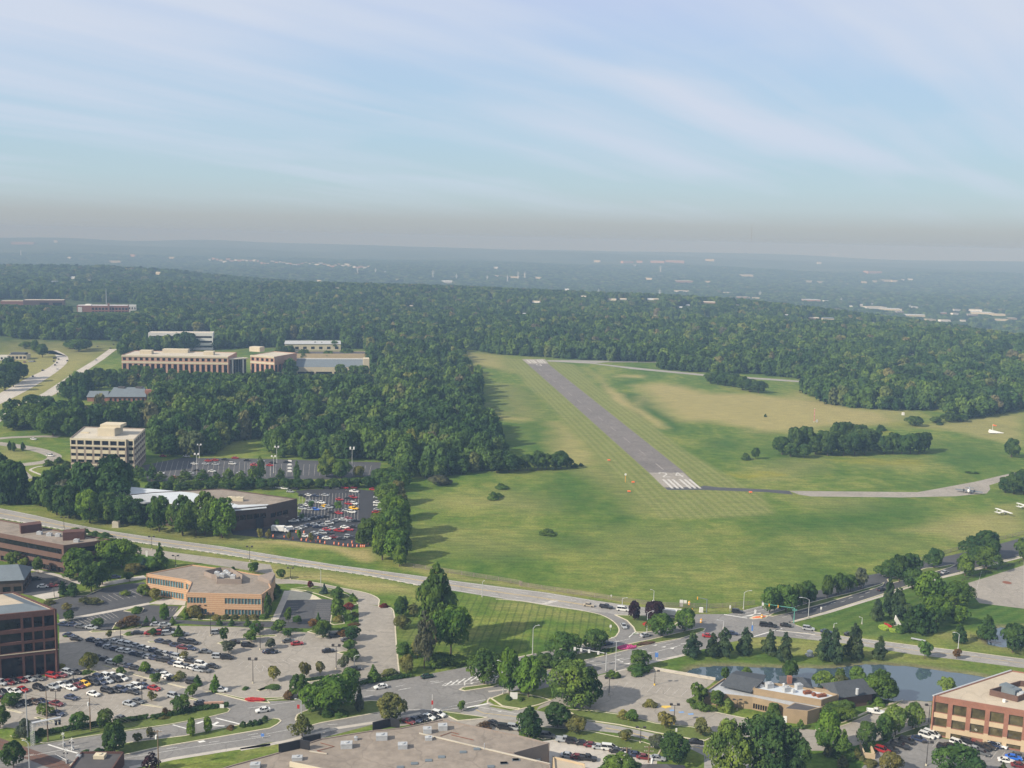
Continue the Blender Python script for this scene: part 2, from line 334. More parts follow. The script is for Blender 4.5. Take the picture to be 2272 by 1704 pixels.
DRY = [  # (outline, amount, softness)
 (PL('i 0,940 560,950 960,960 860,1010 600,1230 300,1420 0,1540'), .6, 12),
 (PL('j 1690,1010 k 0,1050 60,1095 170,1195 0,1160 j 1800,1130 1740,1080'), .65, 14),
 (PL('k 0,1280 140,1290 280,1380 420,1530 g 330,60 420,170 300,180 60,160 f 1930,130 1900,60 j 2050,1500'), .35, 16),
 (PL('g 440,200 560,200 700,350 880,540 700,570 600,540 480,460'), .62, 10),
 (PL('f 1950,140 2193,160 g 300,160 290,195 60,195 f 2193,210 1950,180'), .6, 8),
 (PL('k 1150,1300 1300,1280 1500,1300 1700,1360 l 0,1370 300,1400 520,1420 860,1490 l 1000,1500 h 1250,200 1000,230 700,240 300,290 0,290 g 2193,290 1750,200 1520,200 1400,120 1180,0 k 1130,1600 1000,1480 1250,1400'), .85, 14),
 (PL('k 850,1270 980,1350 1380,1640 g 1370,240 1320,260 1200,190 1050,80 k 1100,1620 980,1520'), .9, 6),
 (PL('k 1000,1210 1200,1215 1150,1235 980,1230'), .8, 8),
 (PL('k 700,1150 900,1240 850,1280 720,1180'), .5, 10),
 (PL('k 1700,1190 1980,1200 1760,1195'), .5, 6),
 (PL('l 400,1350 520,1420 860,1480 1300,1500 1300,1580 h 1150,250 1000,220 850,160 500,130 0,30'), .55, 14),
 (PL('h 1250,250 1700,190 2193,130 2193,400 1900,340 1760,320 1700,290 1500,260'), .62, 10),
 (PL('h 0,560 300,520 600,510 400,640 200,700 0,700'), .35, 14),
 (PL('h 900,500 1400,500 1500,570 1300,600 900,570'), .3, 14),
 (PL('h 1120,1085 1500,1010 2193,860 2193,1130 1700,1220 1500,1130'), .55, 8),
 (PL('h 330,850 500,810 900,820 880,900 500,900'), .35, 14),
 (PL('g 850,550 1000,640 1100,760 1300,960 1150,940 1050,800 900,700 700,600'), .5, 14),
 (PL('f 1390,850 1600,800 1900,800 g 100,760 350,850 400,910 200,940 0,900 f 1700,900'), .42, 20),
 (PL('f 1500,1080 1900,1100 2193,1130 g 0,1120 300,1230 0,1260 f 1700,1240 1450,1180'), .40, 24),
 (PL('g 900,1100 1500,1080 1700,1150 1600,1280 1100,1300 850,1250'), .30, 24),
 (PL('h 1000,1130 1600,1150 1500,1260 900,1230 500,1300 200,1400 g 1400,1540 900,1500 1500,1400 h 0,1330'), .25, 30),
 (PL('f 0,1150 190,1165 500,1200 850,1240 1000,1230 1060,1310 1000,1330 800,1290 600,1240 200,1215 0,1180'), .9, 3),
 (PL('e 100,925 640,1000 1000,1020 1500,1080 2193,1150 2193,1270 1300,1150 500,1010'), .42, 6),
 (PL('e 1000,1180 2193,1345 2193,1440 1400,1255'), .55, 5),
 (PL('f 0,1330 600,1410 1360,1540 1360,1600 1100,1600 700,1500 0,1380'), .62, 4),
 (PL('f 0,1365 600,1455 1100,1560 1100,1585 560,1480 0,1395'), 1.0, 2),
 (PL('b 560,70 900,140 1250,175 1250,215 900,190'), .8, 2),
 (PL('f 1290,1370 2193,1530 2193,1565 1300,1420'), .55, 3),
 (PL('c 0,145 600,235 1200,330 1500,370 1800,385 2000,360 2000,405 1600,405 1300,360 700,290 0,185'), .62, 3),
 (PL('c 0,300 200,320 700,400 880,450 950,500 900,480 500,420 0,370'), .40, 5),
 (PL('b 1300,500 1600,560 2193,520 2193,420 c 300,420 300,470 0,540 b 1700,640 1350,600'), .35, 6),
 (PL('c 180,740 420,690 640,660 620,690 420,720 200,765'), .9, 2),
 (PL('c 1000,415 1190,420 1180,500 1120,520 1060,460'), .45, 3),
 (PL('d 340,590 740,650 1000,700 1300,755 1600,790 1500,800 700,720 200,720 0,640'), .35, 5),
 (PL('d 1000,570 1350,600 1700,690 2193,745 2193,700 1800,600 1500,560'), .45, 5),
 (PL('d 0,600 300,620 240,690 0,700 c 2000,640'), .5, 4),
 (PL('c 560,1230 1000,1230 1250,1280 1500,1370 1300,1350 900,1290 600,1260'), .5, 3),
 (PL('c 560,1370 900,1400 1200,1450 1100,1520 800,1460 500,1420'), .6, 4),
 (PL('c 150,1080 450,1100 420,1140 250,1170 0,1140'), .5, 3),
 (PL('a 0,1380 300,1500 560,1600 560,1659 300,1659 150,1560 0,1520'), .55, 4),
 (PL('b 0,1540 600,1380 1000,1290 1000,1330 600,1420 0,1590'), .4, 3),
 (PL('e 0,580 150,640 100,690 0,660'), .5, 6),
 (PL('e 0,390 280,450 250,500 0,530'), .5, 6),
]
LUSH = [
 (PL('g 150,850 350,750 400,620 700,640 850,800 950,900 700,940 400,900'), .75, 22),
 (PL('g 400,1120 700,1130 880,1180 800,1260 450,1250 320,1190'), .7, 6),
 (PL('f 1850,1255 2193,1270 g 280,1330 100,1350 f 2100,1340'), .8, 5),
 (PL('g 760,1310 1000,1300 1180,1350 1000,1390'), .5, 8),
 (PL('k 990,1360 1170,1370 1390,1500 g 1340,90 1540,250 1400,290 1350,200 1050,20 k 1200,1590'), .9, 6),
 (PL('f 1870,100 1980,40 2193,50 g 300,130 300,160 f 1950,130'), .8, 12),
 (PL('g 0,210 430,200 470,450 0,420'), .6, 10),
 (PL('k 0,1290 240,1310 320,1500 280,1560 0,1550'), .7, 12),
 (PL('g 1600,340 2000,350 2050,420 1750,430'), .7, 10),
 (PL('h 0,300 170,300 300,500 0,480'), .45, 12),
 (PL('h 1000,330 1430,330 1900,380 2000,520 1600,560 1450,470 1000,450'), .55, 14),
 (PL('h 400,540 650,560 700,620 400,620'), .5, 10),
 (PL('h 850,880 1400,850 1500,900 1500,1000 1050,1060 300,1150 0,1130 0,980 500,960'), .65, 16),
 (PL('h 1400,680 2000,540 2193,520 2193,600 1700,700 1330,770 900,760'), .30, 5),
 (PL('h 800,1180 1100,1230 1150,1290 900,1260'), .5, 8),
 (PL('h 0,1160 250,1200 200,1290 0,1310'), .5, 12),
 (PL('c 1280,770 2193,700 d 600,830 0,830 c 1600,830 1560,870 1300,850'), .5, 6),
 (PL('d 1750,320 2193,370 2193,480 1900,500'), .5, 6),
 (PL('d 900,800 1600,800 1900,900 1600,870 1200,815'), .5, 5),
]
YELLOWF = [(PL('g 1930,630 2193,620 h 0,610 240,620 240,635 0,645 g 1960,650'), .9, 4), (PL('h 600,510 860,500 1380,520 1380,550 1000,550 640,520'), .6, 5), (PL('h 990,275 1120,275 1110,295 1000,290'), .8, 3), (PL('h 1100,215 1240,205 1230,235 1110,235'), .55, 5)]
TERR_EDGE = (2750.0, -1070.0/math.radians(26.5))
def terrain(x, y):
    r = np.hypot(x, y); th = np.arctan2(x, np.maximum(y, 1.0))
    e = TERR_EDGE[0]+TERR_EDGE[1]*np.clip(th, -0.6, 0.6)+140*wob(th*1000, th*0, 0.012, 3)
    s = lambda t: np.clip(t, 0, 1)**2*(3-2*np.clip(t, 0, 1))
    z = s((r-1350)/700)*(11*wob(x, y, 0.0040, 5)+3)*(1-s((r-e)/300))
    z = z-75*s((r-e+50)/900)
    z = z+s((r-e-900)/1500)*17*wob(x, y, 0.0021, 9)+s((r-5200)/7800)*82+s((r-7000)/4000)*16*wob(x, y, 0.0011, 2)-s((r-13600)/2400)*130
    pd = np.maximum(np.where(r < 600, seg_sdf(x, y, POND), -99), np.where(r < 700, seg_sdf(x, y, POND2), -99))
    return z-1.5*s((pd+1.2)/3.0)
# ------------------------------------------------------------------ the ground, one sheet out to the last ridge
NA = 420; AA = np.linspace(math.radians(-40), math.radians(40), NA)
RR = [20.0]
while RR[-1] < 16500: RR.append(RR[-1]*(1.0055 if 255 < RR[-1] < 1400 else 1.015 if RR[-1] > 1400 else 1.04)+0.2)
RR = np.array(RR); NR = len(RR)
gr, ga = np.meshgrid(RR, AA, indexing='ij'); gx = (gr*np.sin(ga)).ravel(); gy = (gr*np.cos(ga)).ravel(); gz = terrain(gx, gy)
me = bpy.data.meshes.new('ground'); nv = NR*NA
me.vertices.add(nv); me.vertices.foreach_set('co', np.stack([gx, gy, gz], 1).ravel().astype(np.float32))
i0 = (np.arange(NR-1)[:, None]*NA+np.arange(NA-1)[None, :]).ravel()
q = np.stack([i0, i0+1, i0+NA+1, i0+NA], 1)[:, ::-1]
me.loops.add(q.size); me.loops.foreach_set('vertex_index', q.ravel().astype(np.int32))
me.polygons.add(len(q)); me.polygons.foreach_set('loop_start', (np.arange(len(q))*4).astype(np.int32)); me.polygons.foreach_set('loop_total', np.full(len(q), 4, np.int32))
me.polygons.foreach_set('use_smooth', np.ones(len(q), bool)); me.update(calc_edges=True)
near = (gr.ravel() < 1700)
wx = gx+3.5*wob(gx, gy, 0.12, 21); wy = gy+3.5*wob(gx, gy, 0.12, 22)
def layer(lst):
    o = np.zeros(nv)
    for poly, amt, soft in lst: o[near] = np.maximum(o[near], amt*mask(wx[near], wy[near], poly, soft))
    return o
def flat(poly, soft=2.0):
    o = np.zeros(nv); o[near] = mask(gx[near], gy[near], poly, soft); return o
A1 = np.stack([layer(DRY), layer(LUSH), layer(YELLOWF), np.ones(nv)], 1)
pd = np.maximum(flat(inset(POND, -1.5), 1.5), flat(inset(POND2, -1.5), 1.5))
A2 = np.stack([flat(MOWN, 3), flat(TRIANGLE, 2), flat(LAWN_D, 2), pd], 1)
for nm, A in (('grass_kinds', A1), ('mowing', A2)):
    at = me.attributes.new(nm, 'FLOAT_COLOR', 'POINT'); at.data.foreach_set('color', A.ravel().astype(np.float32))
gm = bpy.data.materials.new('ground'); gm.use_nodes = True; t = gm.node_tree; b = t.nodes['Principled BSDF']
b.inputs['Roughness'].default_value = 1.0; b.inputs['Specular IOR Level'].default_value = 0.05
pos = t.nodes.new('ShaderNodeNewGeometry').outputs['Position']
def attr(nm):
    a = t.nodes.new('ShaderNodeAttribute'); a.attribute_name = nm; s = t.nodes.new('ShaderNodeSeparateColor'); t.links.new(a.outputs['Color'], s.inputs[0])
    return s.outputs[0], s.outputs[1], s.outputs[2], a.outputs['Alpha']
dry, lush, yel, _ = attr('grass_kinds'); mow, tri, lawn, bank = attr('mowing')
n1 = noise(t, mapping(t, pos, (1, 0.55, 1)), 0.022, 6, 0.6); n2 = noise(t, pos, 0.12, 5, 0.65); n3 = noise(t, pos, 0.9, 4, 0.7); n4 = noise(t, mapping(t, pos, (0.35, 1, 1)), 0.25, 5, 0.7)
g0 = ramp(t, mth(t, 'ADD', mth(t, 'MULTIPLY', n1, 0.6), mth(t, 'MULTIPLY', n2, 0.4)), [(0.38, (0.070, 0.130, 0.022)), (0.49, (0.128, 0.176, 0.034)), (0.59, (0.225, 0.234, 0.060))])
LU = (0.052, 0.112, 0.022); DR = (0.410, 0.315, 0.150)
g1 = mixc(t, mth(t, 'MULTIPLY', lush, 0.95), g0, LU)
dd = mth(t, 'MULTIPLY', dry, mth(t, 'MULTIPLY_ADD', n4, 1.7, 0.25, clamp=True), clamp=True)
g2 = mixc(t, dd, g1, DR)
g2 = mixc(t, mth(t, 'MULTIPLY', yel, ramp(t, n4, [(0.35, 0.1), (0.6, 0.9)])), g2, (0.33, 0.27, 0.03))
def stripes(deg, period, sharp=1.6):
    w = t.nodes.new('ShaderNodeTexWave'); w.wave_type = 'BANDS'; w.bands_direction = 'X'; w.inputs['Scale'].default_value = 2*math.pi/(20*period) ; w.inputs['Distortion'].default_value = 0.6; w.inputs['Detail Scale'].default_value = 0.4; w.inputs['Detail'].default_value = 1
    t.links.new(mapping(t, pos, (1, 1, 1), (0, 0, math.radians(deg))), w.inputs['Vector']); return w.outputs['Fac']
_ra = G('g', 1390, 755); _rb = G('k', 220, 1090); RW = Vector((_rb.x-_ra.x, _rb.y-_ra.y)).normalized()
rdeg = 90-math.degrees(math.atan2(RW.y, RW.x))      # turn the stripes along the runway
mg = mixc(t, stripes(rdeg, 5.0), (0.215, 0.228, 0.072), (0.290, 0.280, 0.110))
mg = mixc(t, mth(t, 'MULTIPLY', n2, 0.5), mg, (0.17, 0.16, 0.06))
g3 = mixc(t, mth(t, 'MULTIPLY', mow, 0.88), g2, mg)
tg = mixc(t, ramp(t, stripes(7, 3.0), [(0.0, 1.0), (0.22, 0.0)]), g3, (0.055, 0.085, 0.028))
g3 = mixc(t, mth(t, 'MULTIPLY', tri, 0.50), g3, tg)
lg = mixc(t, stripes(52, 5.0), (0.060, 0.118, 0.026), (0.098, 0.150, 0.036))
g3 = mixc(t, mth(t, 'MULTIPLY', lawn, 0.8), g3, lg)
g3 = mixc(t, bank, g3, (0.20, 0.16, 0.11))
# distant woodland floor and fields beyond the airport
rl = t.nodes.new('ShaderNodeVectorMath'); rl.operation = 'LENGTH'; t.links.new(pos, rl.inputs[0])
far = ramp(t, mth(t, 'DIVIDE', rl.outputs['Value'], 10000), [(0.125, 0.0), (0.16, 1.0)])
fn = ramp(t, mth(t, 'ADD', mth(t, 'MULTIPLY', noise(t, pos, 0.05, 6, 0.7), 0.7), mth(t, 'MULTIPLY', noise(t, pos, 0.0022, 4), 0.3)), [(0.36, (0.018, 0.036, 0.012)), (0.50, (0.050, 0.076, 0.024)), (0.62, (0.15, 0.15, 0.065))])
g3 = mixc(t, far, g3, fn)
g3 = mixc(t, 1.0, g3, ramp(t, noise(t, mapping(t, pos, (0.07, 0.42, 1), (0, 0, 0.06)), 1.0, 4, 0.6), [(0.34, 0.82), (0.66, 1.18)]), 'MULTIPLY')
g3 = mixc(t, 1.0, g3, ramp(t, n3, [(0.3, (0.48, 0.525, 0.46)), (0.7, (0.92, 1.01, 0.89))]), 'MULTIPLY')
t.links.new(g3, b.inputs['Base Color'])
me.materials.append(gm); ground = bpy.data.objects.new('ground', me); COL.objects.link(ground); tag(ground, kind='structure')
# ------------------------------------------------------------------ water
wm = bpy.data.materials.new('pond_water'); wm.use_nodes = True; t = wm.node_tree; b = t.nodes['Principled BSDF']
b.inputs['Base Color'].default_value = (0.050, 0.078, 0.098, 1); b.inputs['Roughness'].default_value = 0.03; b.inputs['Specular IOR Level'].default_value = 1.0; b.inputs['IOR'].default_value = 1.6
bp = t.nodes.new('ShaderNodeBump'); bp.inputs['Strength'].default_value = 0.03; bp.inputs['Distance'].default_value = 0.1
t.links.new(noise(t, t.nodes.new('ShaderNodeNewGeometry').outputs['Position'], 0.6, 3), bp.inputs['Height']); t.links.new(bp.outputs[0], b.inputs['Normal'])
structure('pond_water', MB().poly(inset(POND, -1.0), -0.55), wm); structure('far_pond_water', MB().poly(inset(POND2, -1.0), -0.55), wm)
# ------------------------------------------------------------------ roads, lots, taxiways (each a flat sheet a little above the one below)
def sheet(name, s, z, m, sm=0):
    P = PL(s) if isinstance(s, str) else s
    if sm: P = smooth(P, sm, True)
    return structure(name, MB().poly(P, z), M[m])
R1U = PL('e -400,830 0,905 300,965 540,1022 900,1090 1300,1150 1800,1215 2193,1280 f 700,1362 1400,1455 1700,1497 2193,1560 c 400,235 800,300 1060,338 1190,355 1360,374 1500,388')
R1L = PL('e -400,905 0,985 500,1075 930,1150 1300,1208 1800,1275 f 0,1312 600,1395 1000,1455 1360,1525 1700,1580 2193,1660 c 200,306 450,347 700,384 850,415 980,420 1180,420 1470,440')
structure('parkway_road', MB().poly(R1U+PL('c 1620,430 1500,470')+R1L[::-1], 0.020), M['road_grey'])
INTER = PL('c 1380,374 1500,388 1600,412 1880,412 2193,335 d 60,305 140,330 300,420 325,475 340,500 420,528 500,556 430,615 200,592 0,602 c 2060,606 1900,640 1700,690 1480,700 1480,540 1500,470 1440,430')
structure('crossroads', MB().poly(INTER, 0.030), M['asphalt'])
structure('crossing_road', MB().poly(PL('d 380,512 500,555 760,595 1000,625 1350,670 1700,710 2193,775 2600,830 2600,905 2193,850 1600,775 1300,740 1000,690 740,650 400,612 330,600'), 0.022), M['road_grey'])
structure('boulevard', MB().poly(PL('c 2170,345 d 60,305 160,300 480,232 930,95 h 1100,1420 1350,1340 1700,1265 1990,1196 2193,1140 2500,1060 2500,1210 2193,1287 2000,1335 1800,1392 1650,1430 1250,1533 d 1050,248 600,390 300,478 200,500 0,480 c 2100,420'), 0.024), M['asphalt_dark'])
BLV_U = PL('a -300,1590 0,1530 250,1480 700,1410 1000,1365 1380,1310 1700,1250 1850,1205 b -100,1150 60,1122 400,1110 b 640,1070 860,1005 960,975 1330,925 1560,880 1800,835 c 0,800 200,755 420,712 700,655 950,605')
BLV_L = PL('c 1600,715 1530,737 1280,795 1080,852 890,888 700,935 450,1000 250,1040 b 2193,1030 2100,1045 1965,1090 1900,1130 1720,1212 1600,1197 1300,1244 1000,1310 550,1432 a 2193,1450 1700,1550 1300,1605 1050,1662 500,1790 -300,1800')
structure('divided_road', MB().poly(BLV_U+PL('c 1130,575 1500,500 1650,470 1760,480 1760,680')+BLV_L, 0.026), M['asphalt'])
structure('slip_lane', MB().poly(smooth(PL('c 690,383 850,418 940,462 988,508 1000,545 985,575 940,606'), 3)+smooth(PL('c 1060,590 1122,562 1112,520 1060,462 980,420 900,400'), 3), 0.034), M['asphalt'])
structure('access_road', MB().poly(PL('c 250,1175 120,1195 -60,1160 b 2000,1150 1955,1120 1880,1150 1720,1212 1780,1240 1990,1258 2193,1275 c 180,1310 560,1335 750,1352 1000,1378 1250,1432 1420,1455 1550,1490 1690,1560 1690,1720 d 20,1720 420,1560 c 1830,1440 1700,1470 1560,1440 1300,1384 1000,1320 720,1275'), 0.028), M['road_grey'])
structure('driveway', MB().poly(PL('e 1080,1212 1400,1262 2000,1340 2193,1362')+smooth(PL('f 230,1477 500,1500 750,1550 950,1590 1040,1625 b 1068,300 1060,340'), 3)+PL('b 895,330')+smooth(PL('b 890,300 860,262 760,222 600,190 400,165 230,168'), 3)+PL('e 2193,1440 1900,1390 1300,1305 1080,1268'), 0.024), M['concrete'])
CLOT = PL('a -260,1000 0,960 480,905 480,545 720,548 1130,522 1330,506 1700,510 2193,527 b 200,543 480,560 640,548 780,540 900,490 895,325 1058,345 1075,358 1160,362 1188,430 1202,640 1228,905 1140,945 960,975 860,1010 640,1080 370,1096 160,1110 60,1126 -100,1150 a 1850,1200 1700,1190 1600,1190 1200,1255 830,1318 420,1378 60,1330 -260,1400')
structure('concrete_car_park', MB().poly(CLOT, 0.032), M['concrete'])
structure('lot_entrance', MB().poly(PL('a 1500,1005 1680,1040 1800,1072 2000,1125 b 10,1115 60,1130 -60,1165 a 1850,1215 1700,1190 1660,1170 1560,1110 1380,1060'), 0.040), M['asphalt'])
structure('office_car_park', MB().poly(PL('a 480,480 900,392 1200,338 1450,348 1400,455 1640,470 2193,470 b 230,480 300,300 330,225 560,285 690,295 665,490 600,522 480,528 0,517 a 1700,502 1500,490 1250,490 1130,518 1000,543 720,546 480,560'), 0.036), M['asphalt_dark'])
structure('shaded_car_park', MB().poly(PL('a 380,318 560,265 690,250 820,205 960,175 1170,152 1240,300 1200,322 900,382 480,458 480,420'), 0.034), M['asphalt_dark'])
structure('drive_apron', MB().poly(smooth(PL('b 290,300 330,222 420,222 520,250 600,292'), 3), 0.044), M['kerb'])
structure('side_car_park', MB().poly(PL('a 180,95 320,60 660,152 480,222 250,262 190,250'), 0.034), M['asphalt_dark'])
structure('side_walk', MB().poly(PL('a 258,262 480,222 480,285 350,292'), 0.038), M['concrete_pale'])
mb = MB(); ribbon(mb, PL('a 60,18 300,58 480,100 660,165'), 2.2, 0.040); ribbon(mb, PL('a 780,180 1000,140 1180,110'), 5, 0.040); ribbon(mb, PL('a 480,466 900,388 1215,325'), 2.4, 0.046); ribbon(mb, PL('b 215,470 290,300 320,222'), 2.6, 0.050); ribbon(mb, PL('a 1400,455 1500,345'), 2.0, 0.050); mb.poly(PL('a 1200,330 1320,285 1510,300 1500,340'), 0.048)
structure('footpath', mb, M['concrete_pale'])
mb = MB(); ribbon(mb, PL('b -60,1510 300,1445 700,1340 1060,1285 1400,1215'), 1.6, 0.03); ribbon(mb, PL('a 1050,1659 1400,1585 1900,1505 2193,1470'), 1.6, 0.03); ribbon(mb, PL('c 950,890 1270,800 1530,742'), 1.5, 0.03); ribbon(mb, PL('d 290,480 600,400 1050,262 1250,195 1540,112 h 1810,1402 2000,1345 2193,1298'), 1.5, 0.03); ribbon(mb, PL('c -60,1040 100,1020 b 2100,1090'), 1.2, 0.031)
structure('pavement', mb, M['concrete_pale'])
structure('sales_car_park', MB().poly(PL('f 380,765 500,752 870,748 1090,775 1080,900 1000,1000 890,1080 870,1180 1010,1215 850,1226 190,1152 -120,1120 -160,1060 400,1000 470,830'), 0.034), M['asphalt_new'])
structure('far_car_park', MB().poly(PL('e 1150,560 1480,495 2193,505 f 600,520 1080,533 1062,640 640,672 0,665 e 1200,690'), 0.034), M['asphalt_dark'])
structure('restaurant_car_park', MB().poly(PL('c 850,905 1060,862 1110,880 1270,862 1780,948 1740,985 1560,1110 1580,1165 2193,1292 d 300,1332 500,1352 740,1282 1000,1166 1210,1110 1445,1125 1430,1297 1340,1322 1120,1410 960,1452 600,1520 420,1520 330,1500 100,1440 -100,1400 c 1830,1382 1620,1322 1300,1292 1000,1217 750,1182 600,1165 480,1130 330,1190 350,1160 480,1090'), 0.036), M['concrete'])
structure('corner_car_park', MB().poly(PL('d 940,1590 1110,1425 1340,1400 1440,1405 1620,1435 1800,1462 2050,1505 2400,1570 2400,1850 700,1850'), 0.034), M['asphalt'])
structure('paved_court', MB().poly(PL('d 1720,165 1900,110 2193,15 2500,-90 2500,410 2193,368 1830,322 1745,215'), 0.030), M['concrete'])
structure('back_car_park', MB().poly(PL('c 380,1440 560,1420 880,1475 1310,1580 1300,1720 440,1720'), 0.034), M['concrete_pale'])
structure('front_car_park', MB().poly(PL('b 1180,1330 1240,1290 1590,1222 1670,1262 2000,1252 2193,1275 c 150,1300 190,1380 b 2193,1400 1580,1270'), 0.034), M['concrete'])
structure('runway', MB().poly(PL('g 1390,757 1672,752 1500,590 k 420,1120 395,1086 215,1088 g 555,0 1240,615'), 0.030), mat('runway_asphalt', (0.155, 0.138, 0.126), 0.9, 0.2, 0.08, fine=(0.5, 0.35), cracks=0.5))
structure('runway_end', MB().poly(PL('g 1243,617 1520,617 1650,735 1362,735'), 0.040), M['concrete'])
structure('runway_far_end', MB().poly(PL('k 212,1086 398,1084 428,1122 262,1124'), 0.040), M['concrete'])
structure('runway_apron', MB().poly(PL('g 1372,738 1655,733 1690,722 1800,735 2193,752 h 290,764 320,795 g 2193,775 1700,757 1395,758'), 0.046), M['asphalt_dark'])
structure('taxiway', MB().poly(PL('h 285,764 600,768 1330,775 1500,745 1800,690 2010,640 2193,600 2400,560 2400,640 2193,690 1990,695 1910,720 1920,750 1890,785 1640,808 1200,818 700,812 470,810 370,795'), 0.038), M['concrete'])
structure('far_taxiway', MB().poly(PL('k 410,1094 600,1092 1000,1102 1330,1106 1330,1112 900,1110 800,1118 1100,1150 1740,1212 2193,1240 l 400,1262 400,1274 k 2193,1254 1700,1222 1100,1165 780,1122 430,1104'), 0.034), M['road_grey'])
structure('highway', MB().poly(smooth(PL('i -400,1560 0,1360 200,1250 400,1150 460,1080 420,1020 380,990 250,965 0,925 -300,900'), 3)+smooth(PL('i -300,940 0,965 260,985 430,1005 530,1050 555,1085 520,1140 400,1230 200,1350 0,1450 -400,1660'), 3), 0.03), M['concrete_pale'])
structure('highway_ramp', MB().poly(PL('i 350,1360 480,1275 620,1180 760,1095 890,1000 980,965 1010,970 940,1010 850,1080 700,1180 480,1350 250,1480 60,1560 -300,1760 -300,1640 0,1530'), 0.034), M['concrete_pale'])
mb = MB(); ribbon(mb, PL('i 380,975 560,975 800,985 980,968'), 9, 0.026); structure('cross_street', mb, M['road_grey'])
mb = MB(); ribbon(mb, smooth(PL('e -60,375 100,395 300,430 420,470 440,495 380,525 250,545 100,560 -100,575'), 3), 9, 0.03); ribbon(mb, PL('e 80,560 150,620 200,670'), 10, 0.036); ribbon(mb, PL('e -60,345 100,330 350,322 480,325'), 7, 0.032); structure('winding_drive', mb, M['concrete'])
mb = MB(); ribbon(mb, smooth(PL('e 350,640 260,605 250,590 300,570 380,560'), 3), 1.6, 0.03); structure('winding_path', mb, M['concrete_pale'])
# ------------------------------------------------------------------ kerbed islands
def island(name, s, top='grass', sm=0, h=0.15, k=0.45, raw=None):
    P = raw or PL(s)
    if sm: P = smooth(P, sm, True)
    mb = MB().prism(P, 0.02, h, 0); mb.poly(inset(P, k), h+0.012, 1)
    return structure(name, mb, [M['kerb'], M[top]])
island('median', 'a 560,1645 600,1600 700,1545 820,1522 1020,1455 1500,1397 1850,1325 2193,1262 b 160,1254 255,1262 275,1280 240,1310 a 2193,1340 1600,1442 1250,1502 900,1582')
island('median', 'b 380,1262 395,1228 440,1205 600,1150 1000,1112 1250,1128 1278,1145 1240,1165 1060,1212 800,1260 600,1295 500,1322 400,1310')
island('median', 'b 1710,1025 1745,1005 2000,972 c 0,935 150,890 400,800 700,725 900,690 1250,618 1480,562 1660,522 1705,527 1690,552 1500,612 1280,652 900,748 650,805 350,890 0,995 b 2010,1000 1760,1038')
island('median', 'd 118,425 160,402 320,355 560,292 800,235 1030,168 1062,152 1050,180 1000,200 600,320 300,402 160,432')
island('median', 'd 1080,130 1230,85 1400,38 h 1480,1385 1600,1362 1640,1365 1600,1385 1450,1430 1250,1485 1100,1520')
island('traffic_island', 'c 960,418 1180,424 1470,444 1492,470 1440,512 1330,545 1210,562 1130,560 1113,520 1060,464', k=0.5)
island('traffic_island', 'c 2055,445 2090,428 2193,420 2215,425 2193,445 2090,455', top='orange', k=0.8)
for s in ('a 640,885 690,862 760,868 800,880 760,895 660,900', 'a 720,550 930,548 940,556 740,562', 'a 980,580 1050,562 1170,560 1190,575 1000,588', 'a 1195,635 1280,628 1290,638 1210,645', 'a 1760,650 1800,632 1960,630 1970,650 1800,660',
          'a 1650,1045 1700,1046 1800,1068 1900,1095 2000,1118 2193,1136 b 160,1112 330,1095 300,1086 160,1090 20,1092 a 2080,1092 2000,1100 1900,1078 1790,1052 1700,1036', 'a 820,826 860,828 1060,890 1300,955 1520,1008 1500,1014 1250,950 1000,882',
          'a 50,1180 90,1185 190,1212 170,1218 60,1192', 'a 275,1250 310,1245 500,1295 480,1302 300,1262', 'a 1110,1135 1180,1140 1330,1168 1310,1172 1150,1150', 'b 70,1028 150,1000 260,985 275,992 180,1018 100,1036', 'b 730,905 800,880 900,900 880,915 800,920', 'a 2080,1030 2193,985 2213,992 2160,1030 2100,1036',
          'b 550,598 620,585 820,590 840,602 640,604', 'b 720,722 780,712 860,716 850,732 760,736', 'b 265,640 380,620 400,640 300,650', 'b -60,600 0,590 220,580 240,592 60,604', 'a 1500,1075 1620,1108 1600,1118 1480,1090', 'b 480,556 560,530 660,540 620,562 540,572', 'b 460,950 620,925 640,940 500,965'):
    island('planted_island', s, k=0.35)
island('planted_island', 'a 940,480 1010,470 1170,500 1130,520 1020,545 720,552 760,540 900,545', k=.3)
island('planted_island', 'a 1000,388 1100,350 1170,365 1150,400 1110,405', k=.3)
island('lawn_verge', 'b 340,210 480,190 640,205 800,250 880,300 895,330 790,362 765,400 785,490 700,500 665,490 692,295 560,250 460,222', k=.35)
island('lawn_verge', 'a 350,290 480,285 700,225 830,205 700,262 560,268 390,312', k=.3)
island('lawn_verge', 'a 1420,445 1500,345 1520,350 1640,360 2120,425 2150,445 b 200,445 190,465 a 1700,460', top='grass', k=.3)
island('lawn_verge', 'a 80,1400 420,1378 830,1320 1200,1256 1600,1192 1700,1180 1840,1170 1870,1185 1850,1210 1700,1248 1380,1308 1000,1362 700,1408 350,1462', k=.3)
island('lawn_verge', 'd 500,1350 740,1285 1000,1180 1210,1115 1150,1160 1000,1200 780,1300 560,1375', k=.3)
island('lawn_verge', 'd 1140,1395 1300,1340 1430,1300 1430,1375 1340,1390 1130,1425', k=.3)
island('lawn_verge', 'c 560,1185 760,1192 1000,1225 1300,1298 1600,1328 1810,1392 1700,1440 1600,1430 1300,1375 1000,1312 700,1268', top='grass', k=.4)
island('lawn_verge', 'b 1560,1210 1610,1205 1950,1250 1900,1262 1700,1280', k=.4)
island('lawn_verge', 'b 1965,1095 2080,1052 2193,1050 c 350,1080 455,1112 350,1150 180,1192 b 2193,1180 2060,1160', k=.5)
island('lawn_verge', 'c 190,1310 420,1330 760,1360 1200,1450 1350,1500 1310,1572 880,1470 560,1415 380,1430 200,1370', k=.4)
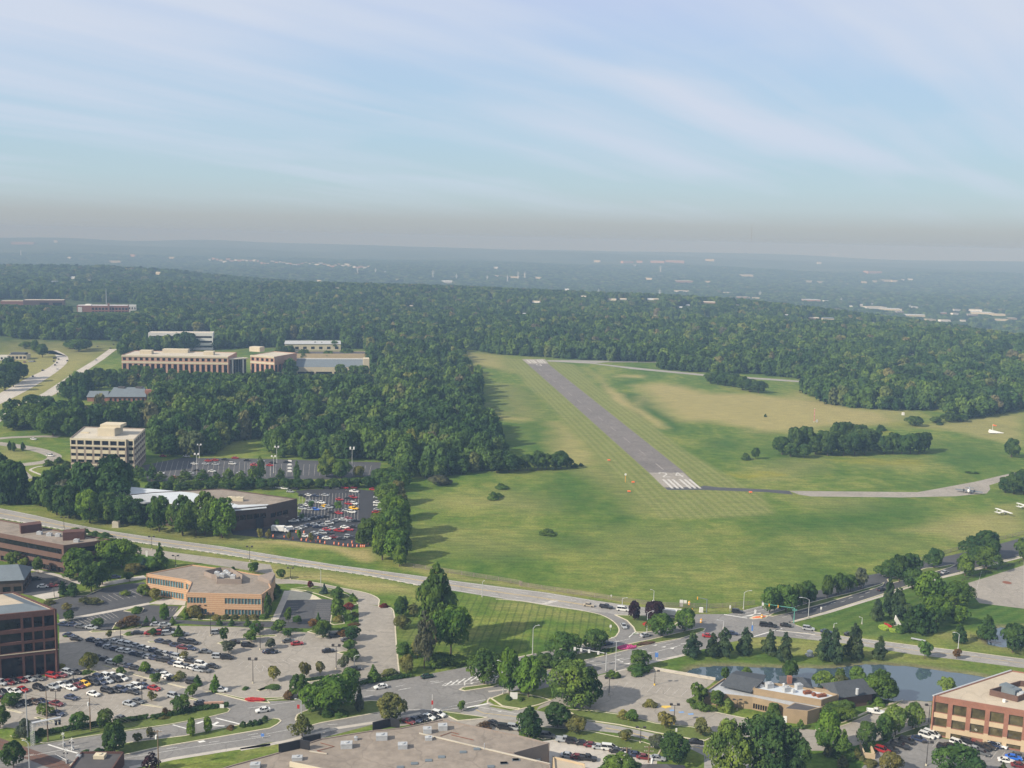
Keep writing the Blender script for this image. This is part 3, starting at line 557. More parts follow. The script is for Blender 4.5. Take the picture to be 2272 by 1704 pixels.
# ------------------------------------------------------------------ kerb lines and painted lines
mb = MB()
for s, sm in (('c 0,290 200,306 450,347 700,384 850,417 940,462 988,508 1000,545 985,575 940,608 700,658 420,714 200,757 0,802', 2), ('d 340,500 420,528 500,556 760,597 1000,627 1350,672 1700,712 2193,777', 1), ('b 1066,300 1060,345 1072,358 1160,362 1188,430 1202,640 1228,905', 2), ('f 230,1477 500,1500 750,1550 950,1590 1040,1625 b 1068,300', 2),
              ('d 300,478 600,390 1050,248 h 1250,1533 1650,1430 1800,1392 2000,1335 2193,1287', 2), ('c 1270,862 1780,948', 1), ('c 1580,1165 2193,1292 d 300,1332', 1), ('b 1965,1090 1945,1112 1955,1140 2060,1165 2193,1190', 2), ('d 740,1282 1000,1166 1210,1110', 1)):
    P = PL(s); ribbon(mb, smooth(P, 3) if sm > 1 else P, 0.5, 0.075)
structure('kerb', mb, M['kerb'])
w = MB(); yl = MB(); wp = MB()
def midline(a, b, f): 
    A = smooth(a, 4); Bp = smooth(b, 4); out = []
    for p in A:
        q = min(Bp, key=lambda r: (r-p).length); out.append(p.lerp(q, f))
    return out
for f, typ in ((0.06, 'w'), (0.47, 'y'), (0.53, 'y'), (0.94, 'w')):
    ribbon(w if typ == 'w' else yl, midline(R1U[:14], R1L, f), 0.18, 0.045)
for f in (0.27, 0.74): dashes(w, midline(R1U[6:15], R1L, f), 0.16, 0.045, 3, 8)
for s in ('c 360,330 450,300 520,302 410,334', ): wp.poly(PL(s), 0.046)
def solid(s, wd=0.15, z=0.06, m=w): ribbon(m, PL(s), wd, z)
def dash(s, on=3, gap=9, wd=0.16, z=0.06, m=w): dashes(m, PL(s), wd, z, on, gap)
dash('b 940,1085 1150,1045 1350,1000 1560,960'); dash('b 960,1035 1230,1027 1450,985 1600,955'); dash('b 1200,1000 1330,975 1640,945 1720,910')
solid('b 1260,1185 1530,1190 1700,1150 1930,1105'); solid('b 1775,1170 1950,1138', 0.7); solid('b 1560,1195 1770,1165'); solid('b 1840,1160 2193,1222 c 180,1215', 0.15)
for k in range(9):      # hatched nose of the median
    x = 1590+k*52; y0 = 992-k*9.5; w.add([(*G('b', x, y0+4)[:2], .06), (*G('b', x+14, y0+4)[:2], .06), (*G('b', x+70+k*2, y0-36-k*1.5)[:2], .06), (*G('b', x+56+k*2, y0-36-k*1.5)[:2], .06)], [(0, 1, 2, 3)])
solid('b 1575,992 1600,975 1800,945 2060,905', .2); solid('b 1575,992 1700,985 2000,945 2080,930', .2)
dash('c 760,830 900,800 1100,755 1300,715 1500,670'); dash('c 740,805 1000,745 1280,680 1500,640'); solid('c 800,830 1100,768 1500,665', .14); solid('c 1290,660 1500,615', .14)
solid('c 1660,560 1740,572', .6); solid('c 1500,655 1600,640', .3); dash('c 940,640 1180,600 1500,520'); solid('c 930,648 1090,612', .15)
solid('c 1110,565 1175,570', .5); solid('c 1080,600 1130,555 1190,580', .4)
solid('c 1850,415 2040,445', .6); solid('c 1940,400 2160,350', .15); solid('c 1960,420 2193,370', .15); solid('d 0,595 220,530', .5); solid('d 170,545 230,528', .6); solid('d 180,545 330,560 500,580', .5)
dash('d 230,440 500,370 760,300 900,265'); dash('d 480,372 1000,215'); solid('d 60,420 150,400', .2); dash('h 900,1490 1050,1455 1500,1340'); dash('d 460,262 900,130')
solid('d 200,545 450,570 740,620 1000,660 1300,705 1700,745 2193,812', .14, .06, yl); dash('d 400,560 760,612 1300,690 2193,795'); dash('d 340,585 760,638 1300,722 2193,830')
solid('c 180,1245 -100,1215 b 1850,1188', .16, .06, yl); solid('c 890,1335 1050,1362 1250,1415', .2, .06, yl); solid('c 1570,1480 1650,1498 1710,1520', .2, .06, yl)
dash('a 1350,1505 1600,1465 1950,1420 2193,1390'); dash('b 0,1395 300,1340 650,1310 900,1265'); solid('a 900,1600 1500,1500 2193,1400 b 150,1385 380,1340', .12); dash('a 180,1565 700,1470 1000,1420'); solid('a 0,1600 250,1560 580,1500', .14)
solid('a 390,1470 500,1505 630,1540', .5); solid('a 1750,1255 1850,1280 1950,1305', .5); solid('a 1400,1310 1510,1340', .4); solid('b 0,1175 380,1120', .14)
for s in ('a 1580,1300 1640,1278 1660,1282 1610,1302', 'a 1700,1315 1760,1285 1780,1290 1730,1318', 'a 1600,1446 1650,1436 1668,1446 1620,1456', 'a 1670,1320 1820,1322 1822,1316 1680,1314', 'c 960,775 1010,790 1000,780', 'c 1000,800 1035,795 1030,802', 'c 1035,815 1090,808 1085,818', 'c 1270,668 1310,660 1300,668', 'c 1340,680 1380,672 1370,682', 'c 1410,692 1450,682 1440,695', 'b 2020,1205 2060,1195 2050,1205', 'b 1800,972 1835,968 1815,980', 'd 20,408 60,402 55,412', 'c 1990,435 2100,410 2080,425'): w.poly(PL(s), .058)
# parking bays
def bays(s1, s2, n, z=.062, wd=.12, m=None):
    a, b = PL(s1); c, d = PL(s2)
    for k in range(n+1): ribbon(m or wp, [a.lerp(b, k/n), c.lerp(d, k/n)], wd, z)
bays('a 1580,545 2193,560', 'a 1555,590 2150,620', 14); bays('b 200,560 470,575', 'b 170,600 440,625', 6)
bays('a 1100,880 1480,975', 'a 1160,850 1560,935', 7); bays('a 1800,800 2193,890', 'a 1870,770 2193,850', 6); bays('b 100,880 400,800', 'b 60,840 330,770', 5); bays('a 900,1210 1190,1185', 'a 960,1150 1290,1150', 6); bays('a 500,1190 1000,1240', 'a 560,1130 1080,1190', 9); bays('a 300,1080 900,1110', 'a 340,1035 930,1060', 9)
bays('b 830,365 1160,362', 'b 840,400 1170,400', 1); bays('b 1110,390 1200,860', 'b 1160,390 1215,860', 16); bays('b 1040,390 1060,740', 'b 1044,390 1064,740', 1); bays('b 975,640 990,800', 'b 980,640 994,800', 1)
bays('b 560,330 520,480', 'b 690,330 660,480', 9); bays('b 330,330 300,470', 'b 410,330 400,470', 7); bays('a 560,470 900,400', 'a 640,510 960,440', 10); bays('a 640,300 1100,210', 'a 700,340 1200,260', 10); bays('a 1330,362 1440,362', 'a 1310,385 1420,390', 4)
bays('c 1000,960 1700,1040', 'c 960,1010 1640,1095', 10, m=wp); bays('e 1280,520 2193,530', 'e 1240,640 2193,650', 22); bays('f 0,540 1000,560', 'f 0,640 980,640', 22); bays('f 420,790 900,780', 'f 400,1000 890,1000', 18); bays('d 1500,1440 2100,1540', 'd 1450,1490 2050,1610', 10); bays('c 460,1440 1300,1600', 'c 440,1500 1250,1659', 12); bays('d 1850,60 2193,-50', 'd 1800,240 2193,320', 1)
wp2 = MB(); wp2.poly(PL('c 1335,1165 1350,1155 1415,1155 1425,1165 1375,1178'), .064)
structure('hatched_bay', wp2, M['yellow_paint'])
bl = MB()
for s in ('c 1405,1190 1440,1185 1450,1198 1415,1200', 'c 1480,1205 1520,1200 1530,1212 1490,1215', 'c 1555,1220 1600,1215 1605,1228 1565,1230', 'c 1260,1165 1310,1158 1320,1168 1270,1172'): bl.poly(PL(s), .064)
structure('disabled_bay', bl, M['blue_paint'])
structure('lane_markings', w, M['white_paint']); structure('centre_line', yl, M['yellow_paint']); structure('bay_markings', wp, M['worn_paint'])
# runway threshold bars, number and centre line
mk = MB()
for x0, x1 in ((1357, 1437), (1397, 1480), (1434, 1520), (1492, 1583), (1532, 1622), (1570, 1662)):
    a, b = G('g', x0, 671), G('g', x1-3, 745); ribbon(mk, [a, b], 1.55, .056)
for x0, x1 in ((250, 285), (275, 315), (298, 330), (335, 362), (355, 380), (372, 402)): ribbon(mk, [G('k', x0, 1090), G('k', x1, 1116)], 1.6, .056)
rs = Vector((RW.y, -RW.x))
def glyph(mb, org, strokes, sx, sy, wd, flip=1):
    for st in strokes:
        ribbon(mb, [Vector((org.x, org.y))+rs*(x*sx*flip)+RW*(y*sy*flip) for x, y in st], wd, .057)
o2 = G('g', 1362, 652); o4 = G('g', 1475, 652)
glyph(mk, o2, [[(-.05, .75), (0, .92), (.25, 1.0), (.7, 1.0), (.95, .9), (1.0, .72), (.9, .55), (.05, .12), (0, .04)], [(-.08, 0), (1.08, 0)]], 4.2, 12.5, 1.0)
glyph(mk, o4, [[(.75, -.05), (.75, 1.02)], [(.75, 1.0), (.02, .34)], [(-.02, .32), (1.1, .32)]], 4.6, 12.5, 1.0)
of = G('k', 360, 1126); glyph(mk, of, [[(.9, .9), (.5, 1.0), (.1, .8), (0, .4), (.1, .08), (.5, 0), (.95, .1), (1, .3), (.9, .5), (.5, .56), (.05, .42)]], 5.0, 17, 1.1, -1)
structure('runway_markings', mk, mat('runway_paint', (0.46, 0.44, 0.41), 0.85, 0.3, 0.9))
mk = MB(); a, b = G('g', 1362, 595), G('k', 322, 1140); n = 12
for k in range(n): ribbon(mk, [a.lerp(b, k/n), a.lerp(b, (k+.42)/n)], 0.55 if k else .9, .052)
structure('runway_centre_line', mk, mat('faded_paint', (0.26, 0.23, 0.215), 0.9, 0.2, 0.3))
# ------------------------------------------------------------------ tree kinds (unit size: one high, one wide; leaves are many small faces)
def crown_mesh(name, seed, prof, z0, z1, nl, nq, qs, lob=(0.30, 0.55), spread=0.62, m='leaf', trunk=0.0, flatk=1.0):
    r = np.random.RandomState(seed); cs = []; rad = []
    for k in range(nl):
        tz = (k+r.rand())/nl; e = prof(tz)*0.5; a = k*2.39996+r.rand()*1.2; e *= r.uniform(.70, 1.14); rr = e*spread*math.sqrt(0.15+0.85*r.rand()); s = max(0.05, e*r.uniform(*lob)*1.25)
        cs.append((rr*math.cos(a), rr*math.sin(a), z0+(z1-z0)*tz)); rad.append(s)
    cs.append((0, 0, (z0+z1)/2)); rad.append(prof(.5)*0.26)
    cs = np.array(cs); rad = np.array(rad); cs[:, 2] = np.clip(cs[:, 2], z0+rad*0.6*flatk, z1-rad*0.75*flatk)
    m_ = nq*3; pick = r.choice(len(rad), m_, p=rad**2/np.sum(rad**2)); d = r.randn(m_, 3); d[:, 2] = np.where(d[:, 2] < -0.6, -d[:, 2], d[:, 2]); d /= np.linalg.norm(d, axis=1)[:, None]
    p = cs[pick]+d*(rad[pick]*r.uniform(0.82, 1.10, m_))[:, None]*np.array([1, 1, flatk])
    ok = np.ones(m_, bool)
    for i in range(len(rad)): ok &= ~((np.linalg.norm((p-cs[i])/np.array([1, 1, flatk]), axis=1) < rad[i]*0.78) & (pick != i))
    p = p[ok][:nq]; d = d[ok][:nq]; k = len(p)
    n = d+0.36*r.randn(k, 3)+np.array([0, 0, 0.12]); n /= np.linalg.norm(n, axis=1)[:, None]
    a = np.cross(n, r.randn(k, 3)); a /= np.linalg.norm(a, axis=1)[:, None]; b_ = np.cross(n, a); s = (qs*r.uniform(0.6, 1.4, k))[:, None]
    V = np.stack([p-a*s-b_*s*.75, p+a*s-b_*s*.75, p+a*s*.8+b_*s*.75, p-a*s*.8+b_*s*.75], 1).reshape(-1, 3)
    V[:, 2] = np.maximum(V[:, 2], 0.01)
    mb = MB(); mb.v = [tuple(v) for v in V]; mb.f = [(4*i, 4*i+1, 4*i+2, 4*i+3) for i in range(k)]; mb.m = [0]*k
    mats = [M[m]]
    if trunk: mb.tube([(0, 0, 0), (0.01, 0, z0*.6+.1), (0, 0.01, (z0+z1)*.5)], [trunk, trunk*.75, trunk*.3], 6, 1); mats.append(M['bark'])
    return mb.mesh(name, mats)
def trunk_mesh(name, seed, h, r0, limbs=5):
    r = random.Random(seed); mb = MB(); mb.tube([(0, 0, 0), (r.uniform(-.01, .01), r.uniform(-.01, .01), h*.35), (r.uniform(-.02, .02), r.uniform(-.02, .02), h*.7), (0, 0, h)], [r0*1.25, r0*.9, r0*.6, r0*.2], 7)
    for k in range(limbs):
        a = k*2.4+r.random(); z = h*r.uniform(.35, .8); L = r.uniform(.16, .32)
        mb.tube([(0, 0, z), (math.cos(a)*L*.5, math.sin(a)*L*.5, z+L*.28), (math.cos(a)*L, math.sin(a)*L, z+L*.62)], [r0*.5, r0*.32, r0*.1], 5)
    return mb.mesh(name, [M['bark']])
sp = lambda a, b: (lambda t: max(.12, math.sin(math.pi*min(1, max(0, (a+(1-a)*t)**b)))))
RND = lambda t: max(.25, math.sqrt(max(0, 1-(2*(t*.92+.04)-1)**2)))
OVAL = lambda t: max(.2, math.sqrt(max(0, 1-(1.9*t-.85)**2)) if t < .95 else .3)
TALLP = lambda t: [.55, .85, .95, 1, .9, .82, .7, .55, .38, .22][min(9, int(t*10))]
CONE = lambda t: max(.06, 1.0*(1-t)**.8)
PINEP = lambda t: max(.16, (1-t)**.48*min(1, .62+t*3))
NARP = lambda t: max(.12, math.sin(math.pi*(.15+.82*t))**.8)
KIND = {
 'broad': [(crown_mesh('broad_crown', 10+i, RND, .17, 1, 32+3*i, 2500, .032, (.22, .44), .82), trunk_mesh('trunk', i, .72, .028)) for i in range(4)],
 'big': [(crown_mesh('big_crown', 30+i, OVAL, .10, 1, 56+6*i, 5400, .021, (.17, .36), .88), trunk_mesh('trunk', 5+i, .75, .028, 7)) for i in range(3)],
 'tall': [(crown_mesh('tall_crown', 40+i, TALLP, .10, 1, 64, 4800, .024, (.22, .42), .80, flatk=.6), trunk_mesh('trunk', 9+i, .85, .022, 8)) for i in range(2)],
 'pine': [(crown_mesh('pine_crown', 50+i, PINEP, .05, 1, 46, 2300, .030, (.24, .44), .82, flatk=.55), trunk_mesh('trunk', 14+i, .9, .024, 0)) for i in range(3)],
 'cone': [(crown_mesh('cone_crown', 60+i, CONE, .04, 1, 46, 1700, .036, (.3, .42), .7, flatk=.5), trunk_mesh('trunk', 17+i, .9, .022, 0)) for i in range(2)],
 'narrow': [(crown_mesh('narrow_crown', 70+i, NARP, .08, 1, 22, 1100, .050, (.34, .55), .55, flatk=.6), trunk_mesh('trunk', 20+i, .8, .026, 2)) for i in range(2)],
 'young': [(crown_mesh('young_crown', 80+i, RND, .26, 1, 18, 900, .048, (.26, .46), .74), trunk_mesh('trunk', 23+i, .75, .022, 4)) for i in range(3)],
 'sparse': [(crown_mesh('sparse_crown', 90+i, TALLP, .18, 1, 30, 1100, .032, (.2, .34), .85, flatk=.6), trunk_mesh('trunk', 26+i, .92, .024, 9)) for i in range(2)],
 'open': [(crown_mesh('open_crown', 120+i, RND, .36, 1, 34, 3000, .030, (.2, .42), .82), trunk_mesh('trunk', 33+i, .8, .024, 7)) for i in range(2)],
 'bush': [(crown_mesh('bush_crown', 100+i, lambda t: max(.3, math.cos(t*1.35)), .0, 1, 22, 1300, .040, (.3, .5), .72, flatk=1.0), None) for i in range(3)],
}
GREEN = {'mid': (.066, .112, .026), 'dark': (.044, .080, .024), 'fresh': (.082, .140, .024), 'light': (.115, .160, .034), 'olive': (.120, .118, .040), 'pine': (.048, .074, .034), 'grey': (.075, .085, .055), 'yellow': (.14, .13, .03),
         'purple': (.030, .016, .022), 'red': (.11, .025, .02), 'brown': (.10, .062, .030), 'spruce': (.050, .085, .070), 'lime': (.10, .16, .02)}
WORD = {'mid': 'green', 'dark': 'dark green', 'fresh': 'bright green', 'light': 'light green', 'olive': 'olive green', 'pine': 'dark', 'grey': 'thin greyish', 'yellow': 'yellowing', 'purple': 'dark purple', 'red': 'reddish', 'brown': 'brownish', 'spruce': 'bluish', 'lime': 'lime green'}
NOUN = {'broad': 'round tree', 'big': 'large tree', 'tall': 'tall tree', 'pine': 'pine tree', 'cone': 'conical tree', 'narrow': 'narrow tree', 'young': 'young tree', 'sparse': 'sparse tree', 'bush': 'bush', 'open': 'high crowned tree'}
NAME = {'broad': 'broadleaf_tree', 'big': 'large_tree', 'tall': 'tall_tree', 'pine': 'pine_tree', 'cone': 'conical_tree', 'narrow': 'narrow_tree', 'young': 'young_tree', 'sparse': 'sparse_tree', 'bush': 'bush', 'open': 'high_crowned_tree'}
ORD = 'first second third fourth fifth sixth seventh eighth ninth tenth eleventh twelfth thirteenth fourteenth fifteenth sixteenth seventeenth eighteenth nineteenth twentieth'.split()
def ordn(k): return ORD[k] if k < 20 else f'{k+1}th'
TREE_XY = []
def plant(B, h, wd, kind, colr, label, group, parts=True, rz=None):
    cr, tm = random.choice(KIND[kind]); rz = random.uniform(0, 6.28) if rz is None else rz
    nm = NAME[kind]; c = GREEN[colr]; j = random.uniform(.88, 1.14); colv = (c[0]*j*random.uniform(.93, 1.08), c[1]*j, c[2]*j, 1)
    TREE_XY.append((B.x, B.y, wd/2))
    if tm is None:
        o = bpy.data.objects.new(nm, cr); COL.objects.link(o); o.location = (B.x, B.y, 0.0); o.rotation_euler = (0, 0, rz); o.scale = (wd, wd, h); o.color = colv
        return tag(o, label, 'bush', group)
    root = thing(nm, label, 'tree', (B.x, B.y, 0.0), group, rz); root.scale = (wd, wd, h)
    for n_, me_ in (('crown', cr), ('trunk', tm)):
        o = bpy.data.objects.new(n_, me_); COL.objects.link(o); o.parent = root
        if n_ == 'crown': o.color = colv
    return root
def grove(region, rows, group=None):
    """rows: (window, base x, base y, top y, crown width, kind, colour); labels count from the left among look-alikes"""
    keys = {}
    for r_ in rows: keys.setdefault((r_[5], r_[6]), []).append(r_)
    for (kd, cl), lst in keys.items():
        lst.sort(key=lambda r_: PX(r_[0], r_[1], r_[2])[0]); n = len(lst)
        for i, (c, x, y, ty, wp_, kd, cl) in enumerate(lst):
            B = G(c, x, y); h = max(0.8, HT(B, c, ty)); wd = wp_/3.655/F*(B-CAM).dot(fw)
            nm = f'{WORD[cl]} {NOUN[kd]}'
            lab = f'{nm} {region}' if n == 1 else f'{nm} {region}, {ordn(i)} from left'
            plant(B, h, wd, kd, cl, lab, group or ('trees and bushes '+region))
# ------------------------------------------------------------------ buildings
M['brick_dark'] = mat('brick_dark', (0.092, 0.044, 0.036), 0.9, 0.18, 0.5, fine=(3.0, 0.3)); M['brick_brown'] = mat('brick_brown', (0.120, 0.072, 0.056), 0.9, 0.15, 0.4, fine=(3.0, 0.25))
M['brick_orange'] = mat('brick_orange', (0.26, 0.120, 0.082), 0.9, 0.14, 0.4, fine=(3.0, 0.25)); M['stone_tan'] = mat('stone_tan', (0.46, 0.355, 0.23), 0.9, 0.08, 0.4)
M['beige'] = mat('beige', (0.50, 0.44, 0.325), 0.85, 0.06, 0.3); M['stone_grey'] = mat('stone_grey', (0.24, 0.195, 0.165), 0.9, 0.1, 0.4); M['tan_wall'] = mat('tan_wall', (0.29, 0.215, 0.135), 0.9, 0.1, 0.4)
M['pink_stone'] = mat('pink_stone', (0.40, 0.24, 0.18), 0.9, 0.1, 0.3); M['brown_wall'] = mat('brown_wall', (0.085, 0.06, 0.05), 0.9, 0.15, 0.4)
M['roof_gravel'] = mat('roof_gravel', (0.245, 0.208, 0.172), 0.95, 0.18, 0.12, spec=0.1, fine=(0.45, 0.3), cracks=0.3); M['roof_tan'] = mat('roof_tan', (0.43, 0.365, 0.28), 0.95, 0.10, 0.12, spec=0.1, fine=(0.3, 0.15), cracks=0.2)
M['roof_white'] = mat('roof_white', (0.46, 0.49, 0.52), 0.7, 0.06, 0.2); M['roof_pale'] = mat('roof_pale', (0.43, 0.39, 0.32), 0.9, 0.12, 0.1); M['roof_dark'] = mat('roof_dark', (0.07, 0.065, 0.065), 0.9, 0.15, 0.3)
M['shingle'] = mat('shingle', (0.058, 0.064, 0.072), 0.9, 0.15, 0.5, fine=(2.0, 0.3)); M['shingle_blue'] = mat('shingle_blue', (0.13, 0.155, 0.175), 0.8, 0.1, 0.4); M['metal_grey'] = mat('metal_grey', (0.36, 0.37, 0.38), 0.6, 0.1, 0.8); M['rust'] = mat('rust', (0.18, 0.065, 0.035), 0.9, 0.25, 1.0)
# courses of pale and orange brick
m = bpy.data.materials.new('banded_brick'); m.use_nodes = True; t = m.node_tree; b = t.nodes['Principled BSDF']; b.inputs['Roughness'].default_value = .9
g_ = t.nodes.new('ShaderNodeNewGeometry').outputs['Position']; s_ = t.nodes.new('ShaderNodeSeparateXYZ'); t.links.new(g_, s_.inputs[0])
fr = mth(t, 'FRACT', mth(t, 'DIVIDE', s_.outputs[2], 0.85)); bc = ramp(t, fr, [(0.0, (0.36, 0.205, 0.115)), (0.72, (0.44, 0.275, 0.165)), (0.80, (0.54, 0.39, 0.25))])
t.links.new(mixc(t, 0.3, bc, ramp(t, noise(t, g_, 2.0, 4), [(.3, (.36, .20, .11)), (.7, (.54, .34, .20))])), b.inputs['Base Color']); M['banded_brick'] = m

BLD_CLEAR = []; BLD_POLY = []; SIGHT = []
def clear(pts, extra=9):
    BLD_POLY.append([v2(p) for p in pts]); return
    c = sum((Vector((p[0], p[1])) for p in pts), Vector((0, 0)))/len(pts); BLD_CLEAR.append((c.x, c.y, max((Vector((p[0], p[1]))-c).length for p in pts)*.8+extra))
def v2(p): return Vector((p[0], p[1]))
def cells(L, n, frac=0.72, m0=0.0, m1=0.0):
    w_ = (L-m0-m1)/n; return [(m0+w_*(k+.5-frac/2), m0+w_*(k+.5+frac/2)) for k in range(n)]
def shell(root, foot, h, wm, rm, spec={}, t=0.35, par=0.5, z0=0.0, wallname='wall', roofname='roof', core=None, name='window'):
    """walls with real window recesses on the listed edges: spec[edge] = (list of (z0, z1, cells), glass, depth); footprint runs counterclockwise"""
    P = [v2(p) for p in foot]; n = len(P); w = MB()
    for i in range(n):
        p0, p1 = P[i], P[(i+1) % n]; u = (p1-p0); L = u.length; u /= L; nn = Vector((u.y, -u.x)); e = .006*(1+i % 3)
        rows = spec.get(i, ([], None))[0]; gl = spec.get(i, ([], 'glass_dark'))[1]
        if not rows: w.obox(p0, u, nn, e, L-e, -t, 0, z0, h); continue
        zc = z0
        for (a, b_, cs) in rows:
            if callable(cs): cs = cs(L)
            if a > zc: w.obox(p0, u, nn, e, L-e, -t, 0, zc, a)
            x_ = e
            for (c0, c1) in cs:
                if c0 > x_+.01: w.obox(p0, u, nn, x_, c0, -t, 0, a+.002, b_-.002)
                x_ = max(x_, c1)
                MB().obox(p0, u, nn, c0+.01, min(c1, L-e)-.01, -t+.02, -t+.10, a+.01, b_-.01).build(name, M[gl], root)
            if x_ < L-e-.01: w.obox(p0, u, nn, x_, L-e, -t, 0, a+.002, b_-.002)
            zc = b_
        if zc < h: w.obox(p0, u, nn, e, L-e, -t, 0, zc, h)
    ins = inset(P, t+.004); w.prism(ins, z0, h-par-.05, top=False); wo_ = w.build(wallname, M[wm], root)
    MB().poly(inset(P, t*.6), h-par).build(roofname, M[rm], root); return wo_
def gable(mb, a, u, L, n, W, ze, zr, oh=0.5, mi=0, hip=0.0):
    """roof over a rectangle from a, L along u and W along n; ridge along u"""
    a = v2(a); q = lambda x_, y_, z: (*(a+u*x_+n*y_), z)
    V = [q(-oh, -oh, ze), q(L+oh, -oh, ze), q(L+oh, W+oh, ze), q(-oh, W+oh, ze), q(-oh+hip, W/2, zr), q(L+oh-hip, W/2, zr)]
    mb.add(V, [(0, 1, 5, 4), (2, 3, 4, 5), (1, 2, 5), (3, 0, 4), (3, 2, 1, 0)], mi)
def rect(fl, fr, depth):
    a, b_ = v2(fl), v2(fr); u = (b_-a).normalized(); bk = Vector((-u.y, u.x)); return [a, b_, b_+bk*depth, a+bk*depth]
def unit(root, p, sx, sy, h, z, m='metal_grey', ang=0.0, name='roof_unit', fan=True):
    u = Vector((math.cos(ang), math.sin(ang))); n = Vector((-u.y, u.x)); mb = MB().obox(v2(p), u, n, -sx/2, sx/2, -sy/2, sy/2, z, z+h)
    if fan: mb.obox(v2(p), u, n, -sx/2-.05, sx/2+.05, -sy/2-.05, sy/2+.05, z+h*.82, z+h*.9); mb.tube([(p[0], p[1], z+h), (p[0], p[1], z+h+.25)], min(sx, sy)*.3, 10)
    return mb.build(name, M[m], root)
def bthing(name, label, foot, cat='building', clr=9, grp=None):
    c = sum((v2(p) for p in foot), Vector((0, 0)))/len(foot); clear(foot, clr); return thing(name, label, cat, (c.x, c.y, 0), grp)
# --- red-brown brick office at the lower left corner
A0, A1_ = G('a', 480, 893), G('a', 0, 950); u = (v2(A0)-v2(A1_)).normalized(); FL = v2(A0)-u*42; hB = HT(A0, 'a', 372); _br = v2(G('a', 110, 228, hB)); fp = [FL, v2(A0), _br, FL+_br-v2(A0)]
r_ = bthing('office_building', 'red brown brick office block with dark windows beside the large concrete car park', fp)
px_m = 42/(42/((v2(A0)-v2(A1_)).length/480)); ppm = (v2(A0)-v2(A1_)).length/480; Lf = 42.0
cc = [(Lf-b_*ppm, Lf-a*ppm) for a, b_ in ((25, 105), (120, 190), (205, 275), (295, 465), (500, 580), (600, 680), (700, 860))]; cc = [c for c in cc if c[0] > .5][::-1]
k = hB/522
shell(r_, fp, hB, 'brick_dark', 'roof_tan', {0: ([(0.3, 170*k, cc), (205*k, 272*k, cc), (292*k, 362*k, cc), (392*k, 478*k, cc)], 'glass_dark'), 1: ([(205*k, 272*k, lambda L: cells(L, 8)), (292*k, 362*k, lambda L: cells(L, 8)), (392*k, 478*k, lambda L: cells(L, 8))], 'glass_dark')}, t=.7, par=.3)
mb = MB(); uu, bk = (fp[1]-fp[0]).normalized(), (fp[3]-fp[0]).normalized(); mb.obox(fp[0], uu, bk, -.05, Lf+.05, -.12, .0, 196*k, 202*k); mb.build('ledge', M['beige'], r_)
mb = MB(); i1 = inset(fp, 1.2); i2 = inset(fp, 5.5)
V = [(*p[:2], hB-.25) for p in i1]+[(*p[:2], hB+1.3) for p in i2]; mb.add(V, [(i, (i+1) % 4, 4+(i+1) % 4, 4+i) for i in range(4)]); mb.build('mansard', M['shingle_blue'], r_)
MB().prism(i2, hB-.2, hB+1.2).build('upper_roof', M['roof_tan'], r_)
# --- slate roofed building behind it
a = G('a', 188, 245); fp = rect(v2(a)+Vector((-24, -6)), a, 16); r_ = bthing('brick_building', 'dark brick building with blue grey sloped roof beside the brown banded office', fp)
shell(r_, fp, 6.0, 'brown_wall', 'roof_dark', {0: ([(1, 3.2, lambda L: cells(L, 6))], 'glass_dark'), 1: ([(1, 3.2, lambda L: cells(L, 4))], 'glass_dark')})
mb = MB(); uu, bk = (fp[1]-fp[0]).normalized(), (fp[3]-fp[0]).normalized(); gable(mb, fp[0], uu, 25, bk, 16, 6.01, 10.2, .6, hip=4); mb.build('roof', M['shingle_blue'], r_)
# --- brown banded office
C = G('e', 524, 1436); hB = HT(C, 'e', 1207); a = G('e', 0, 1110, hB); bq = G('e', 893, 1157, hB); uu = (v2(C)-v2(a)).normalized(); bdep = (v2(bq)-v2(C)).length
fp = [v2(C)-uu*70, v2(C), v2(bq), v2(bq)-uu*70]; r_ = bthing('office_building', 'long brown banded office with brick penthouses beside the guard railed parkway', fp, clr=0)
rw = [(0.2, .20*hB, lambda L: cells(L, 16, .8)), (.36*hB, .49*hB, lambda L: [(1.5, L-1.2)]), (.66*hB, .85*hB, lambda L: [(1.5, L-1.2)])]
shell(r_, fp, hB, 'brick_brown', 'roof_gravel', {0: (rw, 'glass_dark'), 1: ([(.36*hB, .49*hB, lambda L: [(1.5, L-3)]), (.66*hB, .85*hB, lambda L: [(1.5, L-3)])], 'glass_dark')}, t=.6)
for s1, s2, d_ in (('e 170,1105', 'e 340,1085', 5), ('e 510,1160', 'e 685,1150', 5)):
    p, q_ = PL(s1, hB)[0], PL(s2, hB)[0]; MB().prism(rect(p, q_, d_), hB-.5, hB+3.2).build('penthouse', M['brick_dark'], r_)
for s in ('e 320,1108', 'e 400,1120', 'e 470,1125', 'e 620,1170'): unit(r_, PL(s, hB)[0], 2.2, 1.6, 1.3, hB-.5)
